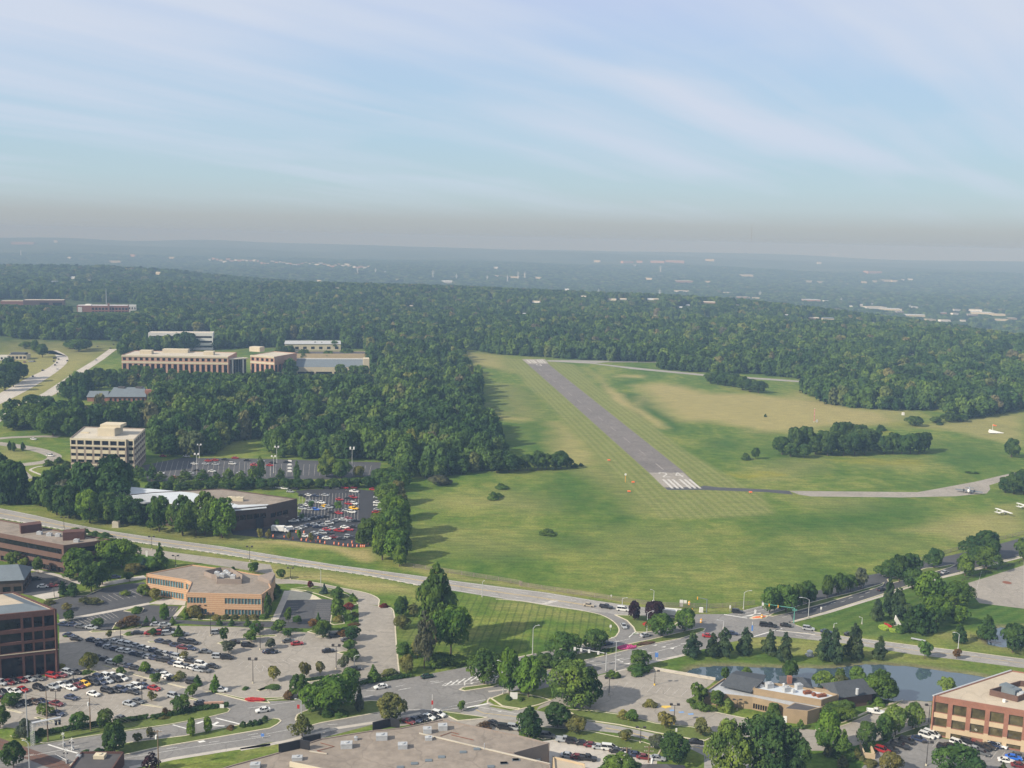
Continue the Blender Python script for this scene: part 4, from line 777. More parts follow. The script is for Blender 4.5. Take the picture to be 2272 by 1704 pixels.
# --- orange banded two-storey office
hB = 9.1
Q = PL('a 1185,82 1505,132 1548,152 1512,238 2122,253', hB)+PL('b 190,195 175,165 222,108 10,78', hB)+PL('a 1900,55 1560,10', hB)
fp = [v2(p) for p in Q]; r_ = bthing('office_building', 'two-storey orange banded brick office with teal windows and roof screen', fp)
L0 = (fp[1]-fp[0]).length; L3 = (fp[4]-fp[3]).length
shell(r_, fp, hB, 'banded_brick', 'roof_gravel', {0: ([(.5, 3.0, lambda L: cells(L-1, 14, .9, .5)), (5.0, 7.6, lambda L: cells(L-1, 14, .9, .5))], 'glass_teal'), 1: ([(.5, 3.0, lambda L: cells(L, 2, .85)), (5.0, 7.6, lambda L: cells(L, 2, .85))], 'glass_teal'), 2: ([(.3, 3.2, lambda L: cells(L, 2, .8))], 'glass_teal'),
  3: ([(.4, 2.7, lambda L: [(L*.145+x_, L*.145+x_+1.1) for x_ in (0, 1.25, 2.5)]+cells(L-.2, 11, .9, L*.505)), (4.9, 7.3, lambda L: cells(L*.26, 6, .9, .15)+cells(L-.2, 11, .9, L*.505))], 'glass_teal'), 4: ([(5.0, 7.4, lambda L: cells(L, 4, .5))], 'glass_teal')}, t=.4, par=.35)
sc_ = [v2(p) for p in PL('a 1655,92 1790,62 1870,68 1965,125 1960,160 1760,158 1752,122 1720,118', hB)]
mb = MB()
for i in range(len(sc_)):
    p, q_ = sc_[i], sc_[(i+1) % len(sc_)]; d_ = (q_-p); L = d_.length; d_ /= L; mb.obox(p, d_, Vector((-d_.y, d_.x)), .03*(i % 3), L-.03*(i % 2), -.1, .1, hB-.4, hB+1.7)
mb.build('roof_screen', M['stone_grey'], r_)
for s in ('a 1760,95', 'a 1800,110', 'a 1850,100', 'a 1890,120', 'a 1830,85'): unit(r_, PL(s, hB)[0], 1.9, 1.5, 1.8, hB-.35, 'steel')
mb = MB(); mb.prism([v2(p) for p in PL('a 2090,128 2193,98 b 222,108 190,165 175,165', hB)], hB-.3, hB+1.4); mb.build('stair_head', M['stone_grey'], r_)
# --- long low hall with white eaves beside the dark car park
C1 = G('f', 152, 1064); hB = HT(C1, 'f', 884)
fp = [v2(p) for p in (G('e', 925, 985), G('e', 1420, 1056), G('e', 1890, 1092), C1, G('f', 402, 1003), G('e', 1800, 745, hB), G('e', 1240, 775, hB))]
r_ = bthing('sales_hall', 'long low dark brick hall with grey and white roof beside crowded black car park', fp, clr=0)
shell(r_, fp, hB, 'brown_wall', 'roof_gravel', {0: ([(1.2, 1.9, lambda L: [(1, L-1)])], 'glass_dark'), 1: ([(1.2, 1.9, lambda L: [(1, L-1)])], 'glass_dark'), 2: ([(hB*.45, hB*.68, lambda L: cells(L, 5, .85))], 'glass_dark'), 3: ([(hB*.40, hB*.60, lambda L: cells(L*.7, 3, .85, L*.12))], 'glass_dark'), }, t=.5, par=.4)
mb = MB(); f0, f1, f2, f3 = fp[0], fp[1], fp[2], fp[3]
def back(p, d_): return p+(Vector((0.05, 1.0))*d_)
mb.poly([(*p, 0) for p in (f0, f1, f2, back(f2, 9), back(f1, 26), back(f0, 22))], hB-.32); mb.poly([(*p, 0) for p in (f2+(f3-f2)*.02, f3, back(f3, 4), back(f2, 8.9))], hB-.30); mb.build('white_roof', M['roof_white'], r_)
mb = MB()
for p, q_ in ((f0, f1), (f1, f2), (f2, f3)):
    d_ = (q_-p); L = d_.length; d_ /= L; nn = Vector((d_.y, -d_.x)); V = [(*(p+nn*.6), hB-1.1), (*(q_+nn*.6), hB-1.1), (*(q_-nn*.8), hB+.35), (*(p-nn*.8), hB+.35)]; mb.add(V, [(0, 1, 2, 3)])
mb.build('eave', M['roof_white'], r_)
for s in ('e 1880,835', 'e 1940,838'): unit(r_, PL(s, hB)[0], 4.5, 2.4, 1.9, hB-.4, 'beige')
c_ = PL('e 1180,832', hB)[0]; mb = MB(); mb.tube([(c_.x, c_.y, hB-.3), (c_.x, c_.y, hB+.5)], 8.5, 20); mb.build('round_skylight', M['metal_grey'], r_)
d_ = (fp[4]-fp[3]).normalized(); MB().obox(fp[3], d_, Vector((d_.y, -d_.x)), -6.5, -2, -.05, .12, 0, hB*.55).build('entrance', M['black'], r_)
# --- tan six-storey office
FLp = G('e', 568, 614); hB = HT(FLp, 'e', 336); FRp = v2(G('e', 1022, 350, hB)); BRp = v2(G('e', 1176, 257, hB)); BLp = v2(G('e', 682, 242, hB)); FLv = v2(G('e', 567, 336, hB))
uu = (FRp-FLv).normalized(); bk = Vector((-uu.y, uu.x)); N1 = FRp+bk*2.0; N2 = v2(G('e', 1086, 347, hB)); N1 = FRp+bk*max(1.0, (N2-FRp).dot(bk)); L = (FRp-FLv).length
fp = [FLv, FRp, N1, N2, BRp, BLp]; r_ = bthing('office_tower', 'tan and beige six-storey office block standing among dense green trees', fp, clr=-6)
bays_ = lambda L: [(.45, 3.4)]+cells(L-.2, 6, .74, 4.0)
lv = [(.085, .20), (.30, .385), (.49, .57), (.68, .755), (.825, .945)]
sp_ = [(a*hB, b_*hB, bays_) for a, b_ in lv]; sd = [(a*hB, b_*hB, lambda L: cells(L, 6, .6)) for a, b_ in lv]
shell(r_, fp, hB, 'stone_grey', 'roof_pale', {0: (sp_, 'glass_dark'), 2: ([(a*hB, b_*hB, lambda L: cells(L, 1, .7)) for a, b_ in lv], 'glass_dark'), 3: (sd, 'glass_dark')}, t=.5)
for i, (p, q_) in enumerate(((FLv, FRp), (N1, N2), (N2, BRp))):
    d_ = (q_-p).normalized(); nn = Vector((d_.y, -d_.x)); LL = (q_-p).length; mb = MB(); cs = bays_(LL) if i == 0 else cells(LL, 1 if i == 1 else 6, .7)
    for za, zb in ((.39, .485), (.575, .675)):
        for c0, c1 in cs: mb.obox(p, d_, nn, c0, c1, 0.0, .08, za*hB, zb*hB)
    mb.obox(p, d_, nn, 0, LL, .004, .10, .235*hB, .262*hB); mb.obox(p, d_, nn, 0, LL, .004, .14, .947*hB, hB+.1); mb.obox(p, d_, nn, 0, LL, .004, .12, .775*hB, .815*hB)
    xs = [0.0]+[(cs[j][1]+cs[j+1][0])/2-.35 for j in range(len(cs)-1)]+[LL-.7]
    for x_ in xs: mb.obox(p, d_, nn, max(0, x_), x_+.7, .006, .11, .817*hB, .945*hB)
    mb.build('stone_panels', M['beige'], r_)
p = v2(G('e', 792, 318, hB-.5)); q_ = v2(G('e', 930, 322, hB-.5)); mb = MB(); mb.prism(rect(p, q_, 13), hB-.5, hB+4.4); pp = rect(p, q_, 13); mb.prism(rect(pp[0]+bk*3+uu*.4, pp[1]+bk*3+uu*2.5, 9.6), hB+4.4, hB+6.2); mb.build('penthouse', M['beige'], r_)
unit(r_, G('e', 690, 290, hB), 5, 1.2, .8, hB-.5, 'beige', fan=False); unit(r_, G('e', 870, 310, hB), 1.6, 1.6, 1.2, hB-.5, 'white', fan=False)
# --- long pinkish office pair
def wing(c, x0, x1, yb, yt, yr0, yr1, xr1, label, n):
    a, b_ = G(c, x0, yb), G(c, x1, yb); hB = HT(a, c, yt); q_ = v2(G(c, xr1, yr1, hB)); fr_ = v2(G(c, x1, yt+14, hB)); fl_ = v2(G(c, x0, yt, hB)); dp = max(14, (q_-fr_).length); fp = rect(fl_, fr_, min(dp, 42)); r_ = bthing('office_building', label, fp, clr=4); _c = (fp[0]+fp[1])/2; SIGHT.append((_c.x, _c.y, (fp[1]-fp[0]).length/2+4, 7))
    shell(r_, fp, hB, 'pink_stone', 'roof_pale', {0: ([(.02*hB, .12*hB, lambda L: cells(L, n, .5)), (.16*hB, .64*hB, lambda L: cells(L, n, .62)), (.78*hB, .90*hB, lambda L: cells(L, n, .55))], 'glass_dark'), 1: ([(.16*hB, .64*hB, lambda L: cells(L, 6, .6))], 'glass_dark')}, t=.6)
    d_ = (fr_-fl_).normalized(); nn = Vector((d_.y, -d_.x)); LL = (fr_-fl_).length; mb = MB(); mb.obox(fl_, d_, nn, 0, LL, .004, .25, .665*hB, .745*hB); mb.obox(fl_, d_, nn, 0, LL, .004, .5, .935*hB, hB+.1); mb.obox(fl_, d_, nn, 0, LL, .004, .2, .125*hB, .155*hB); mb.build('cornice', M['beige'], r_)
    return r_, fp, hB
r_, fp, hB = wing('i', 985, 1850, 1240, 1052, 1030, 1010, 1850, 'long pinkish stone office with tall windows below the wooded hills', 19)
for s, w_ in (('i 1180,1040', 12), ('i 1420,1030', 26), ('i 1690,1048', 10)):
    p = G('i', float(s.split()[1].split(',')[0]), float(s.split(',')[1]), hB); MB().obox(v2(p), (fp[1]-fp[0]).normalized(), (fp[3]-fp[0]).normalized(), -w_/2, w_/2, 0, 8, hB-.5, hB+3.2).build('penthouse', M['beige'], r_)
r2, fp2, hB2 = wing('i', 2030, 2225, 1240, 1052, 1000, 1000, 2270, 'shorter pinkish stone office wing with pale penthouse beside the beige hall', 5)
p = G('i', 2080, 1022, hB2); MB().obox(v2(p), (fp2[1]-fp2[0]).normalized(), (fp2[3]-fp2[0]).normalized(), -9, 4, 0, 9, hB2-.5, hB2+4.5).build('penthouse', M['beige'], r2)
a, b_ = v2(fp[1]), v2(fp2[0]); d_ = (b_-a).normalized(); bk = Vector((-d_.y, d_.x)); q0 = a+bk*9+d_*.5; q1 = b_+bk*9-d_*.5
r_ = bthing('glass_link', 'glazed entrance link with white columns between the two pinkish offices', rect(q0, q1, 8), clr=0); shell(r_, rect(q0, q1, 8), hB*.86, 'metal_grey', 'roof_pale', {0: ([(.5, hB*.8, lambda L: cells(L, 8, .9))], 'glass_dark')})
for f_ in (.25, .75): p = q0.lerp(q1, f_)-bk*5; MB().tube([(*p, 0), (*p, hB*.84)], .9, 10).build('column', M['white'], r_)
MB().prism(rect(q0-bk*6, q1-bk*6, 5.9), hB*.84, hB*.88, bottom=True).build('canopy', M['roof_pale'], r_)
# --- white banded office, grey warehouse, beige hall, dark roofed hall behind the long office
def box_building(name, label, c, x0, x1, yb, yt, depth, wm, rm, rows=None, gl='glass_dark', clr=4, cat='building', par=.4, rise=None, t=.4, grp=None, sightz=0):
    a, b_ = G(c, x0, yb), G(c, x1, yb); hB = max(3, HT(a, c, yt)); fp = rect(a, b_, depth); r_ = bthing(name, label, fp, cat, clr, grp); _c = (fp[0]+fp[1])/2
    if clr >= 20: SIGHT.append((_c.x, _c.y, (fp[1]-fp[0]).length/2+8, 3.6))
    elif sightz: SIGHT.append((_c.x, _c.y, (fp[1]-fp[0]).length/2+4, sightz))
    shell(r_, fp, hB, wm, rm, {0: ([(f0*hB, f1*hB, cs) for f0, f1, cs in rows], gl)} if rows else {}, t=t, par=par)
    if rise: mb = MB(); gable(mb, fp[0], (fp[1]-fp[0]).normalized(), (fp[1]-fp[0]).length, (fp[3]-fp[0]).normalized(), depth, hB+.01, hB+rise, .6); mb.build('pitched_roof', M[rm], r_)
    return r_, fp, hB
strip = lambda L: [(1.2, L-1.2)]
box_building('office_building', 'white office with dark window bands half hidden by trees', 'i', 1205, 1728, 1010, 872, 22, 'white', 'roof_pale', [(.14, .26, strip), (.42, .54, strip), (.70, .82, strip)])
box_building('warehouse', 'pale warehouse with long grey roof behind small dark conifers', 'j', 300, 752, 1015, 962, 38, 'beige', 'metal_grey', [(.2, .6, lambda L: cells(L, 7, .45))], rise=2.5)
r_, fp, hB = box_building('beige_hall', 'beige hall with sloping glass roof at the edge of the wood', 'j', 395, 985, 1232, 1150, 30, 'beige', 'roof_pale', [(.15, .55, lambda L: cells(L, 4, .88))], sightz=4)
d_ = (fp[1]-fp[0]).normalized(); bk = (fp[3]-fp[0]).normalized(); LL = (fp[1]-fp[0]).length
mb = MB(); V = [(*(fp[0]+bk*.8), hB+.1), (*(fp[1]+bk*.8-d_*3), hB+.1), (*(fp[1]+bk*17-d_*3), hB+6.5), (*(fp[0]+bk*17+d_*-6), hB+6.5)]; mb.add(V+[(*V[2][:2], hB-.3), (*V[3][:2], hB-.3)], [(0, 1, 2, 3), (2, 4, 5, 3), (1, 4, 2), (0, 3, 5)]); mb.build('sloping_roof', M['shingle_blue'], r_)
MB().obox(fp[1], d_, bk, -6.5, -.1, .1, 12, 0, hB+9).build('stair_tower', M['beige'], r_); MB().obox(fp[0], d_, bk, -2, LL-6.6, 17.1, 18, 0, hB+7.4).build('rear_wall', M['white'], r_); MB().obox(fp[0], d_, bk, -38, -3, 4, 22, 0, hB-1).build('side_wing', M['roof_pale'], r_)
box_building('warehouse', 'long dark roofed warehouse between the beige hall and pale warehouse', 'j', 330, 960, 1105, 1040, 26, 'stone_tan', 'roof_dark', None)
# --- grey hip roofed building and small ones in the trees
r_, fp, hB = box_building('church_hall', 'brick hall with broad grey sloping roof among trees below the long office', 'i', 880, 1180, 1430, 1390, 20, 'brick_orange', 'shingle_blue', [(.1, .7, lambda L: cells(L, 8, .5))], clr=6, sightz=2)
d_ = (fp[1]-fp[0]).normalized(); bk = (fp[3]-fp[0]).normalized(); LL = (fp[1]-fp[0]).length; mb = MB(); gable(mb, fp[0], d_, LL, bk, 20, hB+.02, hB+7, 1, hip=3.5); gable(mb, fp[0]-d_*18+bk*1, d_, 17, bk, 14, hB-.4, hB+4, .6, hip=1); mb.build('hip_roof', M['shingle_blue'], r_)
MB().obox(fp[0], d_, bk, -18, -.5, 1, 15, 0, hB-.45).build('side_wing', M['brick_orange'], r_); MB().obox(fp[1], d_, bk, -1, 7, 3, 9, 0, hB+5.5).build('gable_wall', M['brick_orange'], r_); unit(r_, fp[0]+d_*LL*.3+bk*10, 6, 3, 1.6, hB+6, 'roof_dark', fan=False); unit(r_, fp[0]+d_*LL*.78+bk*10, 6, 3, 1.6, hB+6, 'roof_dark', fan=False)
r_, fp, hB = box_building('brown_building', 'small brown flat roofed building with tan penthouse in the trees', 'i', 545, 745, 1565, 1520, 16, 'brick_brown', 'roof_gravel', [(.2, .6, lambda L: cells(L, 5, .6))], clr=5); unit(r_, (fp[0]+fp[2])/2, 14, 5, 2, hB-.4, 'stone_tan', fan=False)
box_building('house', 'small white walled house at the edge of the large trees', 'i', 287, 338, 1648, 1622, 8, 'white', 'roof_pale', [(.2, .7, lambda L: cells(L, 3, .4))], rise=1.8, clr=4, cat='house')
# --- brick campus and shop at the far left
r_, fp, hB = box_building('campus_building', 'long low red brick campus building on the wooded rise', 'i', 5, 200, 668, 614, 25, 'brick_orange', 'roof_pale', None, clr=25)
r_, fp, hB = box_building('campus_building', 'dark fronted brick campus block with pale roof edge', 'i', 190, 520, 672, 606, 30, 'brick_brown', 'roof_pale', [(.15, .7, lambda L: cells(L, 2, .7, L*.35))], clr=25)
r_, fp, hB = box_building('campus_building', 'brick campus block with stair tower and white corner panels', 'i', 625, 1040, 730, 650, 28, 'brick_orange', 'roof_white', [(.2, .42, lambda L: cells(L, 11, .7, L*.28)), (.55, .78, lambda L: cells(L, 11, .7, L*.28))], clr=30)
d_ = (fp[1]-fp[0]).normalized(); bk = (fp[3]-fp[0]).normalized(); LL = (fp[1]-fp[0]).length
for f0, f1 in ((.02, .10),): MB().obox(fp[0], d_, bk, LL*f0, LL*f1, -.3, -.002, hB*.15, hB*.85).build('white_panel', M['white'], r_)
MB().obox(fp[0], d_, bk, LL*.60, LL*.635, -1.5, 3, 0, hB+4).build('stair_tower', M['brick_orange'], r_); unit(r_, fp[0]+d_*LL*.22+bk*9, 10, 4, 2.5, hB-.4, 'white')
box_building('campus_building', 'white end block of the brick campus', 'i', 1043, 1105, 715, 648, 16, 'white', 'roof_white', [(.5, .75, lambda L: cells(L, 3, .5))], clr=22)
r_, fp, hB = box_building('shop_building', 'white roadside shop with grey flat canopy beside the highway bend', 'i', 60, 215, 1090, 1050, 18, 'beige', 'shingle_blue', [(.2, .7, lambda L: cells(L, 5, .7))], clr=10, cat='shop'); unit(r_, fp[0]+Vector((10, 8)), 16, 8, 2.5, hB-.4, 'shingle', fan=False)
box_building('shop_building', 'small white shop beside the canopied shop near the highway', 'i', -30, 60, 1095, 1060, 12, 'white', 'roof_pale', [(.2, .7, lambda L: cells(L, 3, .6))], clr=8, cat='shop')
# --- flat roofed store across the bottom of the view
hB = 8.0
fp = [v2(p) for p in PL('b -400,2300', 0)]+[v2(p) for p in PL('c 445,2300', 0)]
fp = [v2(G('b', -420, 2150, hB)), v2(G('c', 452, 2150, hB)), v2(G('c', 441, 1626, hB)), v2(G('c', 60, 1522, hB)), v2(G('c', 150, 1534, hB)), v2(G('c', 437, 1456, hB)), v2(G('c', 183, 1392, hB)), v2(G('b', 1582, 1264, hB)), v2(G('b', 1240, 1332, hB)), v2(G('b', 1010, 1352, hB)), v2(G('b', 590, 1420, hB)), v2(G('b', 250, 1530, hB)), v2(G('b', -150, 1640, hB)), v2(G('b', -420, 1730, hB))]
r_ = bthing('flat_roofed_store', 'large store with flat gravel roof, rooftop units and black parapet signs', fp, 'store')
shell(r_, fp, hB, 'stone_grey', 'roof_gravel', {4: ([(.5, 4.2, lambda L: cells(L*.8, 3, .7, L*.12))], 'roof_white')}, t=.3, par=.3, name='loading_door')
def para(s, z0, z1, m, th=.35, nm='parapet'):
    P = [v2(p) for p in PL(s, hB)]; mb = MB()
    for i, (p, q_) in enumerate(zip(P[:-1], P[1:])):
        d_ = (q_-p); L = d_.length; d_ /= L; mb.obox(p, d_, Vector((-d_.y, d_.x)), .01*i, L-.01*i, -th/2-.01*i, th/2+.01*i, hB+z0, hB+z1)
    return mb.build(nm, M[m], r_)
para('b 250,1530 425,1492 500,1505', -.25, 2.3, 'black', nm='sign_parapet'); para('b 445,1452 590,1420', -.25, 1.6, 'black', nm='sign_parapet'); para('b 1012,1352 1155,1318 1230,1328', -.25, 2.4, 'black', nm='sign_parapet')
para('b 1390,1374 c 441,1624', -.25, .05, 'roof_pale'); para('b 340,1640 620,1700 900,1760', -.25, 1.2, 'beige'); para('b 500,1520 640,1540 ', -.25, .0, 'roof_pale')
for s, sx, sy, h_ in (('b 800,1492', 3.2, 2.0, 1.5), ('b 1085,1425', 3.2, 2.0, 1.5), ('b 1255,1495', 2.6, 2.0, 1.3), ('b 1455,1372', 2.4, 1.8, 1.5), ('b 1580,1345', 2.6, 2.0, 1.5), ('b 1465,1430', 2.0, 1.4, .9), ('b 400,1592', 2.8, 1.6, 1.0), ('b 875,1432', .9, .9, .9), ('b 60,1655', 2.6, 1.8, 1.2)): unit(r_, PL(s, hB-.3)[0], sx, sy, h_, hB-.3, 'metal_grey', .12)
for s in ('b 1350,1625', 'b 1465,1600', 'b 1570,1572', 'b 1745,1532', 'b 1857,1507', 'b 1970,1650', 'b 2075,1622', 'b 2170,1595', 'b 1235,1655', 'c 65,1622', 'c 165,1595'): unit(r_, PL(s, hB-.3)[0], 1.9, 1.2, .22, hB-.3, 'shingle_blue', .1, 'skylight', False)
mb = MB()
for s in ('b 560,1520 700,1485 590,1455', 'b 560,1520 640,1540', 'b 1560,1400 1650,1368 1710,1385', 'b 1650,1390 1830,1432'): mb.tube(PL(s, hB-.12), .09, 6)
mb.build('roof_pipe', M['rust'], r_); mb = MB(); mb.tube([PL('b 1917,1500', hB)[0]+Vector((0, 0, -.3)), PL('b 1917,1500', hB)[0]+Vector((0, 0, 1.6))], .12, 6); mb.build('vent_pipe', M['steel'], r_)
a, b_ = G('c', 437, 1562, 3.4), G('c', 722, 1622, 3.4); fp = rect(v2(a)-Vector((0, 14)), v2(b_)-Vector((0, 14)), 14); fp = [v2(a)+Vector((1, -16)), v2(b_)+Vector((0, -16)), v2(b_), v2(a)+Vector((.9, 0))]
r_ = bthing('low_annexe', 'low peach walled annexe beside the loading doors of the flat roofed store', fp); shell(r_, fp, 3.4, 'stone_tan', 'roof_tan')
hB = 5.0; fp = [v2(p) for p in PL('c 1100,1760 1560,1760 1540,1670 1150,1655', 3.6)]; r_ = bthing('dark_roofed_building', 'dark shingled roof with white vent beside the lower car park', fp); shell(r_, fp, 3.6, 'tan_wall', 'shingle'); mb = MB(); d_ = (fp[1]-fp[0]).normalized(); gable(mb, fp[0], d_, (fp[1]-fp[0]).length, Vector((-d_.y, d_.x)), (fp[3]-fp[0]).length, 3.62, 6.4, .6, hip=6); mb.build('pitched_roof', M['roof_dark'], r_); p = PL('c 1265,1640', 5)[0]; MB().tube([(p.x, p.y, 3.7), (p.x, p.y, 7.0)], .35, 8).build('vent_pipe', M['white'], r_)
fp = rect(G('a', 540, 1800, 0), G('a', 900, 1800, 0), 11); r_ = bthing('dark_roofed_building', 'low dark brown roof beside the railway crossing', fp); shell(r_, fp, 4.0, 'brick_dark', 'roof_dark'); unit(r_, (fp[0]+fp[2])/2+Vector((0, 3)), 3, 2, 1, 3.5, 'beige'); unit(r_, (fp[0]+fp[2])/2+Vector((-6, 3)), 1.2, 1, .6, 3.5, 'metal_grey')
# --- restaurant by the pond
hB = 4.2
fp = [v2(p) for p in PL('c 1690,1042 d -10,1085 285,1150 440,1198 533,1172 560,1165 690,1090', hB)]+[v2(p) for p in PL('d 640,1030 380,985', hB)]+[v2(p) for p in PL('c 2000,950 1850,930', hB)]
r_ = bthing('restaurant_building', 'low tan restaurant with slate roofs and rooftop machinery beside the pond', fp, 'restaurant', 2)
shell(r_, fp, hB, 'tan_wall', 'metal_grey', {1: ([(.4, 2.2, lambda L: cells(L*.62, 9, .78, .3))], 'glass_dark')}, t=.35)
hU = 6.0; up_ = [v2(p) for p in PL('c 2085,1010 d 550,1107 690,1062 560,1030 300,985 60,960', hU)]
mb = MB()
for i in range(len(up_)):
    p, q_ = up_[i], up_[(i+1) % len(up_)]; d_ = (q_-p); L = d_.length; d_ /= L; mb.obox(p, d_, Vector((d_.y, -d_.x)), .01*(i % 2), L-.01*(i % 3), -.3, 0, hB-.4, hU)
mb.build('upper_wall', M['tan_wall'], r_); MB().poly(inset(up_, .2), hU-.7).build('upper_roof', M['roof_white'], r_)
for s, sx, sy, h_, m_ in (('d 125,1005', 2.4, 2, 1.6, 'metal_grey'), ('d 265,1035', 2.4, 1.8, 1.5, 'metal_grey'), ('d 365,1015', 2.2, 1.8, 1.6, 'metal_grey'), ('d 435,1055', 2.6, 1.3, .9, 'rust'), ('d 550,1080', 3.2, 1.2, .8, 'rust'), ('d 490,1072', 1.2, 1.2, .8, 'rust'), ('d 60,1000', 1.4, 1.0, .7, 'white'), ('d 245,995', 1.0, 1.0, .7, 'white'), ('d 320,1045', 1.0, 1.4, 1.0, 'steel')): unit(r_, PL(s, hU-.7)[0], sx, sy, h_, hU-.7, m_, .3)
def roofpoly(nm, s, zs, m_='shingle', th=.35):
    P = PL(s); Q = []
    tk = s.split(); c_ = None; k_ = 0
    for x_ in tk:
        if len(x_) == 1: c_ = x_; continue
        a_, b2 = x_.split(','); Q.append(G(c_, float(a_), float(b2), zs[k_])); k_ += 1
    n_ = len(Q); mb = MB(); low = [(p.x, p.y, p.z-th) for p in Q]; mb.add([tuple(p) for p in Q]+low, [tuple(range(n_)), tuple(range(n_, 2*n_))[::-1]]+[(i, n_+i, n_+(i+1) % n_, (i+1) % n_) for i in range(n_)]); return mb.build(nm, M[m_], r_)
roofpoly('pitched_roof', 'c 1822,986 2072,1042 2172,948 1908,892', (4.9, 4.9, 7.6, 7.6)); roofpoly('pitched_roof', 'c 1908,892 2172,948 2193,905 1950,868', (7.6, 7.6, 5.0, 5.0))
a = PL('d 228,985', 4.5)[0]; mb = MB(); dd_ = Vector((.98, -.18)).normalized(); gable(mb, v2(a), dd_, 9.5, Vector((-dd_.y, dd_.x)), 6.5, 4.6, 6.5, .5, hip=3); mb.build('pitched_roof', M['shingle'], r_)
a = PL('d 700,1085', 4.3)[0]; dd_ = Vector((.95, .30)).normalized(); mb = MB(); gable(mb, v2(a), dd_, 13, Vector((-dd_.y, dd_.x)), 10, 4.3, 7.2, .7, hip=1.5); mb.build('pitched_roof', M['shingle'], r_); MB().obox(v2(a), dd_, Vector((-dd_.y, dd_.x)), .3, 12.7, .3, 9.7, 0, 4.28).build('wall', M['brick_brown'], r_)
p = PL('d 292,925', 7)[0]; MB().obox(v2(p), (1, 0), (0, 1), -.75, .75, -.55, .55, 4, 7.5).build('chimney', M['brick_orange'], r_); p = PL('d 842,1015', 7)[0]; MB().tube([(p.x, p.y, 5), (p.x, p.y, 7.0)], .5, 10).build('roof_vent', M['steel'], r_)
fp = [v2(p) for p in PL('d 238,1180 436,1200 532,1172 330,1130', 4.3)]; fp = [v2(p)+Vector((0, -.4)) for p in fp]; mb = MB(); mb.prism(fp, 0, 4.6); mb.build('front_block', M['tan_wall'], r_); MB().poly(inset(fp, .35), 4.612).build('front_roof', M['roof_dark'], r_)
d_ = (fp[1]-fp[0]).normalized(); MB().obox(fp[0], d_, Vector((d_.y, -d_.x)), .2, 1.3, .0, .08, 0, 2.2).build('door', M['white'], r_)
# --- brick and tan office with open ground floor, lower right corner
A0, A1_ = G('d', 1437, 1392), G('d', 2193, 1532); hB = HT(A0, 'd', 1072); a, b_ = v2(G('d', 1456, 1072, hB)), v2(G('d', 2193, 1197, hB)); uu = (b_-a).normalized(); BK = v2(G('d', 2090, 866, hB)); bdir = (BK-a).normalized(); dl = (BK-a).length
LL = (b_-a).length/738*1500; pit = (b_-a).length/738*152; fp = [a, a+uu*LL, a+uu*LL+bdir*dl, BK]
r_ = bthing('brick_office', 'three-storey red brick and tan office with bronze windows above open garage', fp)
wc = lambda L: [(pit*k_+.6, pit*k_+pit-.7) for k_ in range(int(L/pit))]; k = hB/13
gc = lambda L: [(pit*k_+.6, pit*k_+pit-.7) for k_ in range(int(L/pit)) if k_ != 2]
shell(r_, fp, hB, 'brick_orange', 'roof_tan', {0: ([(.35*k, 1.75*k, gc), (3.35*k, 6.15*k, wc), (7.8*k, 11.1*k, wc)], 'glass_bronze')}, t=.55, par=.25)
nn = Vector((uu.y, -uu.x)); mb = MB(); mb.obox(a, uu, nn, -.03, LL, .004, .07, 1.8*k, 3.3*k)
for k_ in range(int(LL/pit)): mb.obox(a, uu, nn, pit*k_+.6, pit*k_+pit-.7, -.2, .03, 6.17*k, 7.75*k)
for k_ in range(int(LL/pit)+1): mb.obox(a, uu, nn, pit*k_-.7 if k_ else -.02, pit*k_+.6, .004, .08, 0.0, 1.79*k); mb.obox(a, uu, nn, pit*k_-.7 if k_ else -.02, pit*k_+.6, .006, .09, 3.31*k, 3.7*k)
mb.build('stone_band', M['stone_tan'], r_); mb = MB(); P = [a, BK]; d_ = bdir; mb.obox(a, d_, Vector((-d_.y, d_.x)), 0, dl, -.3, .25, hB-.2, hB+.12); mb.build('roof_edge', M['metal_grey'], r_)
sc_ = [v2(p) for p in PL('d 1915,1062 2140,1118 2400,1010 2160,990', hB)]; mb = MB()
for i in range(4):
    p, q_ = sc_[i], sc_[(i+1) % 4]; d_ = (q_-p); L = d_.length; d_ /= L; mb.obox(p, d_, Vector((-d_.y, d_.x)), .02*(i % 2), L-.02*(i % 2), -.15, .15, hB-.3, hB+1.6)
mb.build('roof_screen', M['brick_brown'], r_); unit(r_, PL('d 2080,1050', hB)[0], 3.2, 5.5, 2.4, hB-.25, 'shingle_blue', .5); unit(r_, PL('d 2170,1080', hB)[0], 3, 2.4, 1.6, hB-.25, 'metal_grey', .5); p = PL('d 2032,1118', hB)[0]; MB().tube([(p.x, p.y, hB-.25), (p.x, p.y, hB+.6)], .5, 10).build('roof_vent', M['white'], r_)
fp = rect(G('d', 893, 1580), G('d', 985, 1588), 6.5); r_ = bthing('walled_enclosure', 'small tan walled bin enclosure beside the lower right car park', fp, 'enclosure', 1); mb = MB()
for i in range(3):
    p, q_ = fp[i-1], fp[i]; d_ = (q_-p); L = d_.length; d_ /= L; mb.obox(p, d_, Vector((-d_.y, d_.x)), .01*i, L-.01*i, .01*i, .3, 0, 1.7)
mb.build('wall', M['stone_tan'], r_)
